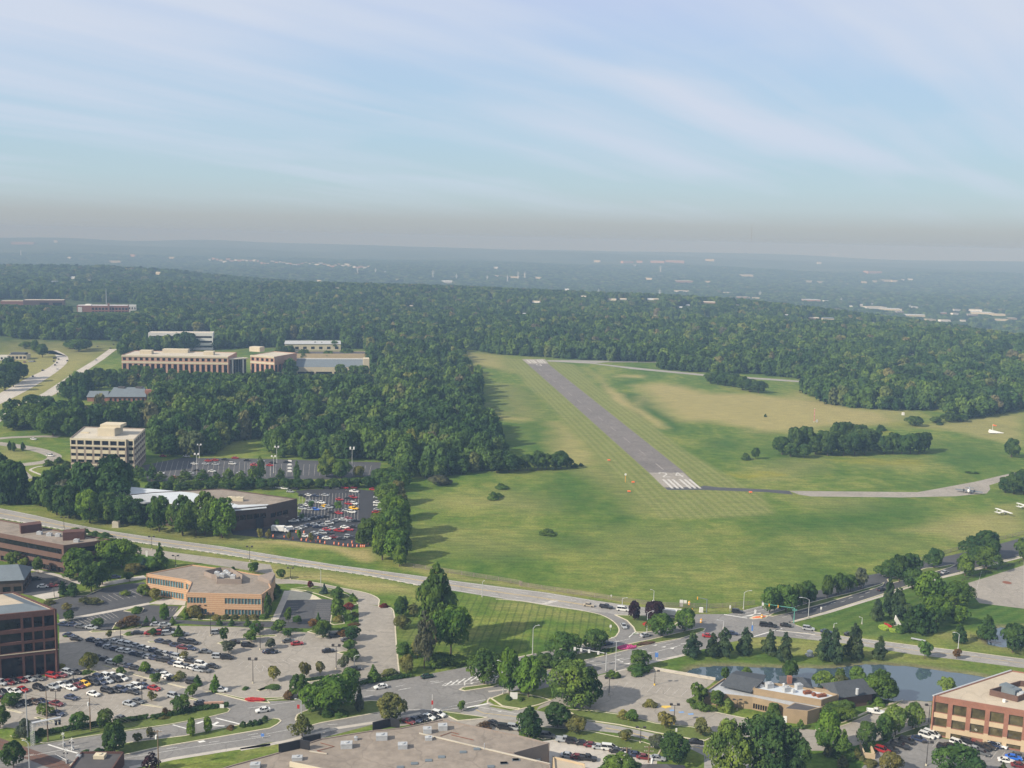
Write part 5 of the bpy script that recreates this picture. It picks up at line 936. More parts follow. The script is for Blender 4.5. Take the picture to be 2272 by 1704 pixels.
# ------------------------------------------------------------------ far-off houses and town buildings, on the rolling land
def GT(c, x, y, lift=0.0):
    X, Y = PX(c, x, y); d = fw+(X-1136)/F*rt+(852-Y)/F*up; d = d.normalized(); ts = np.linspace(700, 17000, 3200)
    zz = CAMH+ts*d.z-terrain(ts*d.x, ts*d.y)-lift; k_ = int(np.argmax(zz < 0)) if (zz < 0).any() else len(ts)-1; t_ = ts[k_]; return Vector((t_*d.x, t_*d.y, CAMH+t_*d.z-lift)), t_
def far_house(c, x, y, wpx, wm, rm, label, group, name='house', pitch=True, hpx=None):
    B, t_ = GT(c, x, y, 5.0); w_ = wpx/3.655/F*t_; h = (hpx or min(wpx*.45, 15))/3.655/F*t_; L = max(5, w_); dp = max(7, L*.55); z = B.z-6
    u_ = Vector((1, random.uniform(-.35, .35))).normalized(); n_ = Vector((-u_.y, u_.x)); a = v2(B)-u_*L/2; body = h+7.5 if pitch else h+7.5
    BLD_CLEAR.append((B.x, B.y+dp/2, L*.5+5)); SIGHT.append((B.x, B.y, L/2+7, 3.6))
    r_ = thing(name, label, 'house' if pitch else 'building', (B.x, B.y, z), group)
    MB().obox(a, u_, n_, 0, L, 0, dp, z, z+body).build('wall', M[wm], r_); mb = MB()
    if pitch: gable(mb, a, u_, L, n_, dp, z+body+.01, z+body+max(1.5, h*.5), .4)
    else: mb.obox(a, u_, n_, -.3, L+.3, -.3, dp+.3, z+body+.01, z+body+.6)
    mb.build('roof', M[rm], r_)
HS = [('i', 440, 465, 50, 'stone_grey', 'shingle_blue'), ('i', 592, 430, 34, 'white', 'roof_white'), ('i', 580, 462, 26, 'white', 'roof_white'), ('i', 722, 455, 30, 'white', 'roof_pale'), ('i', 1280, 392, 36, 'beige', 'roof_pale'), ('i', 1200, 482, 16, 'white', 'roof_white'), ('i', 1318, 482, 42, 'beige', 'roof_pale'),
      ('j', 240, 465, 40, 'beige', 'roof_pale'), ('j', 575, 462, 34, 'beige', 'roof_pale'), ('j', 688, 497, 34, 'white', 'roof_white'), ('j', 726, 510, 24, 'white', 'roof_pale'), ('j', 1020, 497, 28, 'white', 'roof_pale'), ('j', 1092, 505, 38, 'beige', 'shingle_blue'), ('j', 1143, 495, 44, 'white', 'roof_pale'), ('j', 1212, 447, 26, 'beige', 'roof_pale'), ('j', 1262, 452, 20, 'beige', 'roof_pale'), ('j', 1325, 512, 36, 'beige', 'roof_pale'), ('j', 1398, 510, 50, 'beige', 'roof_pale'), ('j', 1620, 465, 90, 'white', 'roof_white'), ('j', 1775, 520, 34, 'white', 'roof_white'), ('j', 1915, 525, 50, 'beige', 'roof_pale'), ('j', 2020, 510, 14, 'white', 'roof_white'), ('j', 1322, 650, 22, 'pink_stone', 'roof_pale'), ('j', 1970, 585, 12, 'white', 'roof_white'),
      ('k', 325, 622, 62, 'white', 'roof_pale'), ('k', 232, 714, 24, 'white', 'roof_white'), ('k', 575, 530, 34, 'white', 'roof_white'), ('k', 712, 582, 40, 'beige', 'roof_pale'), ('k', 850, 580, 30, 'white', 'roof_pale'), ('k', 945, 605, 60, 'beige', 'roof_pale'), ('k', 1035, 602, 52, 'white', 'roof_pale'), ('k', 1105, 592, 50, 'beige', 'roof_pale'), ('k', 1168, 590, 40, 'white', 'roof_pale'), ('k', 1250, 603, 42, 'white', 'roof_white'), ('k', 1300, 603, 44, 'beige', 'roof_pale'), ('k', 1360, 595, 40, 'white', 'roof_pale'), ('k', 1500, 662, 24, 'white', 'roof_white'), ('k', 1560, 648, 28, 'white', 'roof_white'), ('k', 1735, 628, 90, 'pink_stone', 'roof_pale'), ('k', 1962, 645, 22, 'white', 'roof_pale'), ('k', 1280, 737, 46, 'white', 'roof_pale'), ('k', 1384, 756, 40, 'beige', 'roof_pale'), ('k', 1456, 772, 38, 'stone_grey', 'roof_pale'), ('k', 1722, 745, 54, 'stone_grey', 'shingle_blue'), ('k', 1972, 770, 26, 'white', 'roof_pale'),
      ('l', 498, 755, 76, 'pink_stone', 'roof_pale'), ('l', 610, 757, 84, 'beige', 'shingle_blue'), ('l', 750, 728, 34, 'beige', 'roof_pale'), ('l', 270, 722, 16, 'white', 'roof_white'), ('l', 915, 765, 36, 'white', 'roof_white'), ('l', 965, 797, 36, 'stone_grey', 'roof_pale'), ('l', 1690, 820, 24, 'pink_stone', 'roof_pale'), ('l', 1795, 850, 110, 'stone_grey', 'roof_pale'), ('l', 1900, 857, 70, 'pink_stone', 'roof_pale'), ('l', 1280, 1040, 20, 'white', 'roof_pale')]
AREA = {'i': 'on the wooded ridge above the brick campus', 'j': 'on the wooded slope beyond the wood beside the airfield', 'k': 'in the woods beyond the far runway end', 'l': 'in the woods below the grey valley town'}
CNAME = {'white': 'white', 'beige': 'beige', 'stone_grey': 'grey', 'pink_stone': 'pinkish'}
HS.sort(key=lambda r_: (r_[0], r_[4], r_[1])); cnt = {}
for r0 in HS: cnt[r0[0], r0[4]] = cnt.get((r0[0], r0[4]), 0)+1
idx = {}
for c, x, y, w_, wm, rm in HS:
    i = idx.get((c, wm), 0); idx[c, wm] = i+1; n = cnt[c, wm]
    far_house(c, x, y, w_, wm, rm, f'{CNAME[wm]} house {AREA[c]}'+(f', {ordn(i)} from left' if n > 1 else ''), 'houses in the distant woods', 'distant_house')
TOWN = [('j', x_, 300+x_*.045+random.uniform(-14, 10), random.uniform(14, 40), random.choice(['beige', 'pink_stone', 'white']), 'hazy town strip below the far ridge') for x_ in range(-310, 1000, 30)]
TOWN += [('k', x_, y_, w_, m_, 'hazy valley beyond the runway') for x_, y_, w_, m_ in ((820, 295, 50, 'beige'), (1075, 302, 90, 'pink_stone'), (1165, 300, 46, 'pink_stone'), (1310, 300, 110, 'pink_stone'), (1450, 298, 150, 'pink_stone'), (1735, 286, 70, 'beige'), (1130, 332, 24, 'white'), (1235, 437, 60, 'beige'), (1530, 460, 150, 'pink_stone'), (1720, 462, 40, 'beige'), (1515, 540, 120, 'white'), (2040, 412, 100, 'beige'), (2010, 590, 110, 'pink_stone'), (2110, 595, 60, 'beige'), (1880, 552, 60, 'beige'), (0, 348, 40, 'white'), (10, 416, 30, 'beige'), (340, 430, 60, 'beige'), (150, 425, 80, 'beige'))]
TOWN += [('l', x_, y_, w_, m_, 'grey valley town at the right') for x_, y_, w_, m_ in ((470, 612, 150, 'pink_stone'), (590, 618, 40, 'white'), (1000, 672, 170, 'white'), (1120, 685, 150, 'beige'), (1190, 705, 60, 'stone_grey'), (1320, 735, 160, 'beige'), (1310, 668, 50, 'white'), (1540, 715, 60, 'pink_stone'), (1650, 690, 60, 'white'), (1800, 692, 90, 'white'), (1860, 715, 150, 'beige'), (1985, 728, 100, 'beige'), (2100, 760, 80, 'stone_tan'), (1560, 775, 80, 'white'), (1440, 770, 90, 'beige'), (1700, 775, 40, 'white'), (1640, 720, 50, 'white'), (2010, 770, 90, 'beige'), (1780, 730, 90, 'stone_grey'), (790, 660, 24, 'white'), (875, 648, 20, 'white'), (960, 640, 20, 'white'), (450, 460, 60, 'beige'), (540, 465, 50, 'beige'), (900, 466, 40, 'beige'), (985, 460, 30, 'beige'), (1090, 455, 90, 'beige'), (1150, 458, 50, 'beige'), (1215, 448, 20, 'white'), (1270, 446, 36, 'white'), (535, 310, 30, 'white'), (985, 385, 120, 'pink_stone'), (660, 242, 30, 'white'))]
TOWN += [('i', x_, y_, w_, m_, 'hazy land behind the left ridge') for x_, y_, w_, m_ in ((180, 150, 150, 'pink_stone'), (930, 300, 80, 'beige'), (1075, 250, 40, 'pink_stone'), (560, 268, 24, 'white'), (450, 135, 24, 'beige'), (1390, 268, 40, 'beige'))]
TOWN.sort(key=lambda r_: (r_[5], r_[4], r_[1])); idx = {}
CN2 = dict(CNAME, stone_tan='tan')
for c, x, y, w_, wm, ar in TOWN:
    i = idx.get((ar, wm), 0); idx[ar, wm] = i+1
    far_house(c, x, y, w_, wm, random.choice(['roof_pale', 'roof_white', 'roof_tan']), f'{CN2[wm]} flat building in the {ar}, {ordn(i)} from left', 'buildings of the '+ar, 'distant_building', False, 15)
# ------------------------------------------------------------------ trees, bushes and hedges standing one by one
def rows(c, s, kd, cl):
    out = []
    for tkn in s.split():
        a = [float(q_) for q_ in tkn.split(',')]; out.append((c, a[0], a[1], a[2], a[3], kd, cl))
    return out
grove('on the mown triangle lawn', rows('b', '1525,640,8,345', 'tall', 'mid')+rows('b', '1645,765,385,310', 'open', 'fresh')+rows('b', '1430,850,380,200', 'sparse', 'grey')+rows('b', '1240,430,280,135 1265,765,650,135', 'broad', 'mid')+rows('b', '1250,530,425,115 1285,890,750,120', 'broad', 'olive')
      +rows('b', '1370,770,600,130 1345,430,320,110', 'sparse', 'olive')+rows('b', '1560,810,730,240 1690,815,742,180 1480,800,730,160', 'bush', 'mid'))
grove('beside the divided boulevard', rows('b', '1915,978,722,245', 'broad', 'mid')+rows('c', '110,1065,715,210 265,1085,775,250', 'broad', 'fresh')+rows('c', '545,765,580,240 805,702,545,200', 'broad', 'mid')+rows('c', '395,840,735,180 545,905,732,245', 'broad', 'dark')
      +rows('c', '640,1165,800,380', 'big', 'light')+rows('c', '765,1170,860,230', 'sparse', 'dark')+rows('c', '1345,592,418,205 1535,548,378,165', 'broad', 'mid')+rows('c', '1120,460,315,125 1285,465,315,155', 'broad', 'purple')
      +rows('c', '1170,850,712,175', 'broad', 'mid')+rows('c', '1160,882,820,205 935,922,868,115 985,928,880,70', 'bush', 'mid')+rows('b', '510,1210,1000,215 720,1215,935,330', 'broad', 'fresh')+rows('b', '620,1200,960,220', 'broad', 'mid')+rows('b', '905,1195,980,95', 'cone', 'grey')
      +rows('b', '1168,1285,1072,240', 'broad', 'olive')+rows('b', '440,1405,1220,185', 'sparse', 'yellow')+rows('b', '1730,1203,1122,68', 'young', 'mid')+rows('a', '930,1535,1308,235', 'broad', 'dark')+rows('a', '1120,1455,1382,80 1222,1428,1338,70', 'young', 'olive')+rows('a', '1555,1398,1252,82 1680,1368,1243,80', 'narrow', 'lime')
      +rows('b', '640,1235,1180,130 760,1235,1190,140', 'bush', 'mid')+rows('b', '20,1320,1275,70 60,1312,1268,70 100,1305,1262,60 140,1275,1235,60 -40,1325,1280,60', 'bush', 'dark')+rows('a', '700,1555,1515,110 800,1535,1500,90', 'bush', 'dark')+rows('a', '880,1520,1490,80', 'bush', 'olive')+rows('a', '1870,1345,1310,70', 'bush', 'brown'))
grove('in the boulevard median past the crossroads', rows('d', '130,405,205,160 260,395,190,175 345,375,175,120 440,335,160,165 595,278,108,115 690,253,88,110 785,228,98,95', 'broad', 'mid')+rows('d', '870,208,45,105', 'broad', 'grey')
      +rows('h', '1090,1470,1338,180 1180,1500,1295,150 1280,1480,1283,155 1460,1388,1238,145 1285,1558,1398,155 1790,1305,1148,200 1885,1300,1098,200', 'broad', 'dark')+rows('h', '1885,1395,1228,215 1715,1452,1285,175 2185,1325,1155,145', 'broad', 'mid'))
grove('between pond and crossing road', rows('c', '1590,758,558,170 1755,755,565,135 1850,755,522,155 2020,733,518,145', 'pine', 'pine')+rows('d', '130,742,540,135 250,798,558,135 580,782,540,180 650,802,522,165 810,772,488,165 1020,777,588,120', 'pine', 'pine')+rows('d', '1385,772,640,128', 'young', 'mid')+rows('d', '1645,775,700,75', 'young', 'brown'))
grove('on the striped corner lawn', rows('d', '1090,405,108,95 1000,462,288,125 1170,452,198,180', 'pine', 'pine')+rows('d', '1420,325,78,235 1640,355,158,225 1480,475,278,225 1670,492,352,155 1395,285,130,160', 'broad', 'fresh')+rows('d', '1340,562,330,200 1260,555,365,150 1430,560,360,150 1670,642,488,115 1890,618,418,155', 'pine', 'dark')+rows('d', '2100,722,498,195', 'broad', 'dark')+rows('d', '1180,560,500,90 1130,500,455,60', 'bush', 'mid'))
grove('along the near bank of the pond', rows('d', '300,935,798,125 840,990,848,135', 'broad', 'mid')+rows('d', '560,1015,888,185 700,965,862,105', 'broad', 'light')+rows('d', '700,1035,920,145', 'broad', 'olive')+rows('d', '1020,1105,862,265', 'tall', 'mid')+rows('d', '960,1100,930,150 1090,1105,960,140', 'broad', 'fresh')+rows('d', '1570,1045,932,135', 'broad', 'light')+rows('c', '1860,940,848,80 2030,935,848,85', 'broad', 'mid'))
grove('around the tan restaurant', rows('c', '1640,1145,983,140 1790,1175,1038,135', 'young', 'mid')+rows('c', '1880,1198,1093,112', 'bush', 'light')+rows('c', '1660,1180,1125,140 1580,1122,1095,75 1730,1190,1150,110', 'bush', 'mid')+rows('d', '160,1252,1143,115', 'broad', 'mid')+rows('d', '380,1338,1268,78', 'bush', 'mid')+rows('d', '640,1265,1150,180 740,1270,1125,180 690,1240,1130,170', 'broad', 'mid')
      +rows('d', '1010,1150,1085,120 930,1140,1090,80', 'bush', 'fresh')+rows('d', '955,1120,1020,70', 'bush', 'brown'))
grove('between restaurant drive and corner car park', rows('d', '595,1525,1218,250', 'broad', 'fresh')+rows('d', '720,1570,1350,205', 'cone', 'mid')+rows('d', '910,1500,1298,135', 'broad', 'dark')+rows('d', '1050,1440,1238,175', 'broad', 'mid')+rows('d', '1150,1395,1168,165 1290,1338,1143,155', 'broad', 'light')+rows('d', '720,1645,1560,110 600,1560,1470,90 830,1580,1500,80', 'bush', 'olive')+rows('d', '1110,1700,1545,170', 'broad', 'olive')+rows('d', '1660,1790,1478,400', 'big', 'dark')+rows('d', '2020,1700,1612,95', 'cone', 'pine')
      +rows('d', '100,1800,1240,440 270,1800,1330,330', 'big', 'dark')+rows('c', '1880,1790,1275,350', 'big', 'light')+rows('d', '950,1640,1590,120 880,1600,1560,60', 'bush', 'olive'))
grove('beside the access road', rows('c', '270,1410,1158,220', 'tall', 'dark')+rows('c', '500,1335,1148,215', 'broad', 'dark')+rows('c', '650,1365,1248,185', 'broad', 'olive')+rows('c', '1050,1445,1362,125 1375,1335,1218,145 1660,1395,1283,155', 'young', 'olive')+rows('c', '1105,1280,1203,115', 'young', 'mid')+rows('c', '1030,1252,1188,110 1110,1258,1200,120 1250,1158,1103,115', 'bush', 'olive')+rows('c', '1440,1610,1408,250', 'broad', 'dark')+rows('c', '1300,1495,1398,125', 'broad', 'grey')+rows('c', '990,1780,1572,340', 'broad', 'mid')
      +rows('c', '100,1105,1070,70 200,1112,1085,60', 'bush', 'mid')+rows('b', '1910,1345,1285,130', 'sparse', 'brown')+rows('c', '320,1360,1300,130', 'bush', 'fresh'))
grove('in the concrete car park islands', rows('b', '210,955,843,102 460,925,808,102 585,903,803,78', 'young', 'olive')+rows('b', '780,865,753,85 190,692,613,82', 'young', 'grey')+rows('b', '1015,958,823,132', 'cone', 'mid')+rows('b', '1160,915,858,160', 'bush', 'olive')+rows('b', '410,1085,912,165 830,1000,868,160', 'broad', 'mid')+rows('b', '330,1090,1030,110', 'bush', 'brown')
      +rows('b', '820,692,628,115 850,792,700,115 610,602,468,125', 'broad', 'mid')+rows('b', '320,598,533,92 30,642,558,85 250,562,468,115 65,572,483,115', 'young', 'mid')+rows('a', '1815,642,528,75 2030,632,548,95 2075,582,488,98 1560,1082,988,92 980,905,850,82 960,822,753,92 1265,975,898,92', 'young', 'mid')
      +rows('a', '1450,592,498,98 1600,983,903,98', 'cone', 'mid')+rows('a', '1240,592,528,65', 'young', 'dark')+rows('a', '1855,725,638,115 2193,692,618,65', 'young', 'grey')+rows('a', '1745,1035,903,125', 'cone', 'fresh')+rows('a', '1180,895,808,92', 'young', 'fresh')+rows('a', '720,865,733,118', 'broad', 'yellow')+rows('a', '1490,775,708,82 1460,945,868,112 1230,1115,1028,92', 'sparse', 'olive')+rows('a', '890,605,548,52', 'young', 'olive')
      +rows('a', '95,1155,1058,145', 'broad', 'mid')+rows('a', '360,1235,1150,125', 'young', 'light')+rows('b', '850,620,512,135 800,570,520,100', 'broad', 'dark')+rows('b', '770,590,540,110', 'bush', 'brown')+rows('b', '200,1010,985,120 -20,1020,1000,60', 'bush', 'mid')+rows('a', '240,890,845,70 310,875,815,80 495,870,815,70', 'young', 'yellow')+rows('b', '860,500,485,100', 'bush', 'brown')+rows('a', '700,888,868,110 560,590,570,90 1050,575,555,90','bush','mid'))
grove('along the verge below the concrete car park', rows('a', '1465,1205,1078,155', 'broad', 'dark')+rows('a', '1345,1235,1168,82 1545,1200,1150,70', 'sparse', 'brown')+rows('a', '650,1345,1213,125 855,1345,1188,140', 'broad', 'mid')+rows('a', '110,1655,1453,175 0,1335,1168,140', 'broad', 'dark')+rows('a', '200,1425,1268,115', 'broad', 'grey')+rows('a', '1230,1690,1530,155', 'sparse', 'purple')+rows('a', '140,1410,1350,70 330,1395,1340,120 270,1440,1400,120', 'bush', 'mid')+rows('a', '1660,1180,1150,70 1330,1258,1235,90', 'bush', 'olive'))
grove('around the orange banded office', rows('b', '330,482,368,68', 'young', 'fresh')+rows('b', '570,492,398,65', 'cone', 'fresh')+rows('b', '400,492,428,85', 'young', 'mid')+rows('b', '530,515,455,90', 'broad', 'brown')+rows('b', '600,560,470,125', 'broad', 'mid')+rows('b', '730,275,193,105 720,445,268,125', 'narrow', 'mid')+rows('b', '840,475,418,55', 'young', 'mid')+rows('b', '620,248,163,74', 'cone', 'spruce')+rows('b', '505,208,148,54', 'young', 'red')+rows('b', '850,305,240,95', 'cone', 'fresh')+rows('b', '270,128,53,78 40,85,0,75', 'young', 'mid')
      +rows('b', '820,360,320,120 1105,352,325,90', 'bush', 'red')+rows('b', '230,270,170,80 160,440,240,70', 'narrow', 'dark')+rows('b', '220,290,200,70', 'narrow', 'mid')+rows('a', '1330,458,328,85', 'narrow', 'fresh')+rows('a', '1190,502,428,65 1250,493,428,65 1400,490,430,60 1780,500,440,60 1880,500,440,60 2010,500,440,70', 'cone', 'mid')+rows('a', '1570,432,350,125', 'broad', 'olive')+rows('a', '1500,445,368,85', 'cone', 'fresh')+rows('a', '1630,450,400,60', 'bush', 'yellow')
      +rows('a', '1755,448,415,100 1830,448,415,100 1905,448,415,100 1980,448,415,100 2055,448,415,100', 'bush', 'olive')+rows('a', '2140,445,410,100', 'bush', 'mid')+rows('a', '1260,295,208,92', 'broad', 'olive')+rows('a', '1160,262,178,115', 'broad', 'light')+rows('a', '1110,395,350,105', 'bush', 'fresh')+rows('a', '1050,500,425,175 980,520,465,90', 'sparse', 'brown')+rows('a', '800,512,448,85', 'broad', 'mid')+rows('a', '560,462,388,85', 'broad', 'dark')+rows('a', '540,380,320,105 690,330,270,130 770,330,280,120', 'sparse', 'olive')+rows('a', '400,330,290,90', 'bush', 'olive')
      +rows('b', '740,470,420,90 860,420,395,80', 'bush', 'olive')+rows('a', '1020,260,215,90', 'sparse', 'light'))
grove('beside the brown banded office', rows('e', '630,1455,1248,240 870,1375,1158,245 990,1385,1168,235', 'broad', 'fresh')+rows('e', '830,1525,1338,185', 'broad', 'mid')+rows('e', '740,1585,1378,195 700,1480,1290,150', 'broad', 'dark')+rows('e', '570,1485,1398,120', 'young', 'fresh')+rows('e', '1090,1435,1358,165', 'broad', 'olive')+rows('e', '1170,1405,1308,105', 'cone', 'spruce')+rows('e', '1300,1395,1188,155', 'cone', 'fresh')+rows('e', '1245,1410,1318,110', 'broad', 'mid')+rows('e', '1050,1495,1428,75', 'young', 'mid')+rows('e', '105,1385,1268,125 190,1395,1318,85 310,1435,1308,95', 'young', 'light')
      +rows('e', '510,1605,1498,85 590,1615,1508,115', 'pine', 'dark')+rows('e', '610,1105,1063,130 690,1110,1070,90 770,1130,1090,110 850,1145,1100,110', 'bush', 'mid')+rows('e', '2060,1425,1350,90', 'young', 'mid')+rows('e', '1890,1405,1378,50', 'bush', 'mid'))
grove('in front of the long low dark hall', rows('e', '1290,1095,815,185', 'broad', 'mid')+rows('e', '1220,1085,1008,85', 'young', 'mid')+rows('e', '1480,1125,805,235 1660,1125,775,250', 'big', 'mid')+rows('e', '1000,1030,800,220 1110,1040,830,190', 'big', 'dark')+rows('e', '1590,1130,850,170', 'sparse', 'mid')+rows('e', '1800,1145,825,245', 'big', 'fresh')+rows('e', '730,1025,760,240', 'big', 'fresh')+rows('e', '870,1030,790,180 950,1015,835,150 1075,1005,850,150', 'broad', 'mid')+rows('e', '560,985,720,230 460,960,720,200', 'big', 'dark')
      +rows('f', '100,1160,1075,50 170,1165,1080,45 335,1165,1100,40 510,1185,1110,45', 'young', 'olive')+rows('f', '415,1165,1085,40 235,1050,1000,45 440,1000,955,45 735,920,855,70 510,905,850,50 1010,1030,985,60', 'young', 'fresh'))
grove('between the two rear car parks', rows('f', '640,650,428,180', 'tall', 'light')+rows('f', '755,665,525,165', 'broad', 'mid')+rows('f', '900,655,568,95', 'broad', 'yellow')+rows('f', '100,680,480,90 400,720,520,80 265,690,580,80', 'sparse', 'mid')+rows('e', '1300,690,605,120 1400,720,640,110 1500,700,590,140 1650,720,590,150 1750,730,610,110 1850,725,580,140 1960,740,600,130 2060,735,560,140 1230,690,550,110 1120,680,560,130 1040,660,540,100', 'sparse', 'mid')
      +rows('f', '20,745,660,110 110,750,670,110 200,745,665,110 300,745,668,110 400,745,672,110 490,742,672,110 580,742,670,110 690,740,668,110 790,738,662,110 880,738,660,110 970,736,655,110 1050,735,650,100', 'broad', 'dark')+rows('e', '1250,770,690,120 1360,780,690,120 1480,775,695,120 1600,765,690,120 1720,755,690,120 1850,755,685,110 1960,755,680,110', 'broad', 'dark'))
grove('between the black car park and airfield', rows('f', '1230,1378,1215,140 1190,1335,1085,205 1090,1325,1030,205', 'broad', 'fresh')+rows('f', '1250,1315,1060,150 1180,1205,925,240', 'big', 'mid')+rows('f', '960,1205,995,155 920,1195,1090,110', 'broad', 'mid')+rows('f', '1225,1125,805,210 1100,1105,935,200 1170,1005,780,200', 'big', 'fresh')+rows('f', '1240,985,800,150 1215,865,690,150', 'broad', 'olive')+rows('f', '1130,885,705,200 1130,745,590,200 1220,765,615,160', 'broad', 'mid')+rows('f', '1060,705,590,120 1100,850,720,110', 'broad', 'dark')+rows('f', '1160,1120,930,140 1140,1250,1050,150 1040,1200,1050,130', 'broad', 'fresh')+rows('f', '1240,690,560,150', 'broad', 'dark'))
grove('in the hedge jutting into the airfield', rows('f', '2020,620,480,150 2120,615,470,160', 'broad', 'dark')+rows('g', '20,600,440,140 100,600,450,140 190,598,500,110 260,596,475,110 340,594,448,140 410,590,470,120 480,588,470,110 530,585,448,140 580,580,500,90', 'broad', 'dark')+rows('g', '640,575,540,60 690,562,540,50', 'bush', 'dark')+rows('f', '1560,720,640,150 1625,710,675,80', 'broad', 'grey'))
grove('standing out on the airfield grass', rows('g', '420,1118,1072,140', 'bush', 'mid')+rows('f', '1990,832,775,120 2060,745,710,110', 'bush', 'mid')+rows('g', '40,745,705,110 20,810,780,90', 'bush', 'mid')+rows('g', '2105,508,418,65', 'broad', 'dark')+rows('g', '2025,510,458,95', 'bush', 'dark')+rows('h', '2090,492,348,135', 'broad', 'dark')+rows('h', '1310,238,162,130', 'broad', 'dark')+rows('h', '95,165,140,30 1510,230,205,60 1745,620,605,70 1800,625,610,50', 'bush', 'dark')+rows('h', '1580,205,135,110 1680,200,150,110 1480,215,165,90', 'broad', 'dark'))
grove('in the oval clump on the airfield', rows('h', '230,470,330,130 330,450,260,160 410,430,250,160 300,490,380,120 410,495,390,110 500,470,330,140 600,480,300,150 560,420,280,150 680,400,220,160 750,395,215,160 640,460,290,150 730,480,320,150 820,475,300,150 850,420,235,160 920,440,265,150 980,430,280,130 900,470,330,130', 'broad', 'dark')
      +rows('h', '1060,465,330,130 1130,460,300,130 1200,465,320,120 1270,465,305,130 1340,460,300,140 1385,445,295,110', 'broad', 'dark')+rows('h', '1030,275,230,100', 'bush', 'dark'))
grove('in the small clump beside the far taxiway', rows('k', '1740,1280,1190,110 1800,1290,1180,130 1860,1300,1195,130 1930,1310,1205,130 2000,1335,1230,130 2060,1350,1250,130 2130,1360,1265,120', 'broad', 'dark'))
grove('in the thicket at the taxiway end', rows('h', '2040,780,660,120 2110,790,620,150 2190,795,600,160 2150,760,640,140', 'broad', 'dark'))
grove('in the large clump beside the highway slip road', rows('e', '120,265,125,190 250,258,55,240 430,315,85,230 340,290,80,200 200,240,70,180', 'big', 'mid')+rows('e', '600,335,175,180', 'broad', 'mid')+rows('e', '380,130,0,150 270,110,-10,180', 'broad', 'dark')+rows('e', '80,438,362,38 110,445,370,38 185,438,372,38', 'narrow', 'dark')+rows('e', '390,560,510,90 480,540,490,80 540,580,520,90', 'bush', 'mid'))
grove('beside the highway bend', rows('i', '640,1022,925,150 570,1000,930,110', 'broad', 'mid')+rows('i', '700,1005,935,100', 'broad', 'grey')+rows('i', '285,1030,935,80 345,1070,965,90 210,1000,945,90', 'broad', 'mid')+rows('i', '20,1290,1130,150 80,1250,1080,130 140,1270,1110,130 190,1240,1130,90 40,1340,1200,150 110,1310,1180,120', 'broad', 'dark')+rows('i', '560,1360,1260,120 640,1350,1250,120 720,1330,1240,120 800,1330,1230,120', 'broad', 'mid'))
grove('along the front of the long pinkish office', rows('i', '720,1270,1175,100 800,1265,1160,110 900,1280,1170,120 1000,1290,1165,120 1110,1290,1140,110 1190,1300,1150,120 1300,1300,1165,120 1400,1310,1170,120 1500,1310,1180,120 1600,1320,1190,110 1700,1330,1200,110 1800,1330,1200,120 1900,1340,1210,120 2100,1340,1190,120 2180,1330,1170,120', 'broad', 'mid')+rows('j', '600,1215,1105,90 750,1240,1130,100 860,1250,1140,110 930,1250,1140,110', 'broad', 'mid')
      +rows('i', '1290,1015,900,110 1370,1010,890,110 1440,1010,880,110 1500,1015,870,110 1560,1015,880,100 1750,1005,920,110 1830,1000,930,90', 'broad', 'dark')+rows('j', '545,1010,940,40 600,1010,945,40 460,1005,950,30', 'cone', 'dark')+rows('j', '270,1100,985,130 340,1095,980,120 450,1100,1010,110 650,1100,1020,100 800,1090,1000,110 700,1010,940,90', 'broad', 'mid'))
def hedge(name, s, w, h, colr, label, grp='clipped hedges'):
    """a clipped hedge: a body of small leaf faces along a line"""
    P = PL(s); r = np.random.RandomState(len(label)); V = []; Fc = []
    for p, t_ in walk(P, .16):
        n_ = Vector((-t_.y, t_.x))
        for k_ in range(5):
            a = r.uniform(0, math.pi); c_ = Vector((*(p+n_*math.cos(a)*w/2*r.uniform(.85, 1.1)), max(.12, (math.sin(a)**.5)*h*r.uniform(.85, 1.1)*.93))); nn_ = Vector((n_.x*math.cos(a), n_.y*math.cos(a), math.sin(a)))+Vector(r.randn(3))*.4; nn_.normalize()
            e1 = nn_.orthogonal().normalized()*.28; e2 = nn_.cross(e1); b0 = len(V); V += [tuple(c_-e1-e2), tuple(c_+e1-e2), tuple(c_+e1+e2), tuple(c_-e1+e2)]; Fc.append((b0, b0+1, b0+2, b0+3))
    mb = MB(); mb.add(V, Fc); o = mb.build(name, M['leaf'], loc=(P[0].x, P[0].y, 0)); o.color = (*GREEN[colr], 1); tag(o, label, 'hedge', grp)
hedge('hedge', 'a 280,1405 500,1365 830,1310', 1.4, 1.5, 'dark', 'dark clipped hedge below the car park beside the railway signals')
hedge('hedge', 'a 920,1300 1200,1258', 1.4, 1.4, 'dark', 'short dark clipped hedge between two gaps below the car park')
hedge('hedge', 'a 1225,1268 1600,1195 1850,1160', 1.4, 1.5, 'dark', 'dark clipped hedge running to the entrance signs')
hedge('hedge', 'b 860,1000 960,972 1140,948 1320,920', 1.3, 1.3, 'dark', 'dark clipped hedge between the car park corner and boulevard')
hedge('hedge', 'b 465,955 640,930', 1.0, .8, 'dark', 'low dark hedge strip in the island near the car park entrance')
hedge('hedge', 'c 850,725 900,712 950,715', 2.0, 1.0, 'dark', 'low dark hedge at the nose of the magenta flower bed')
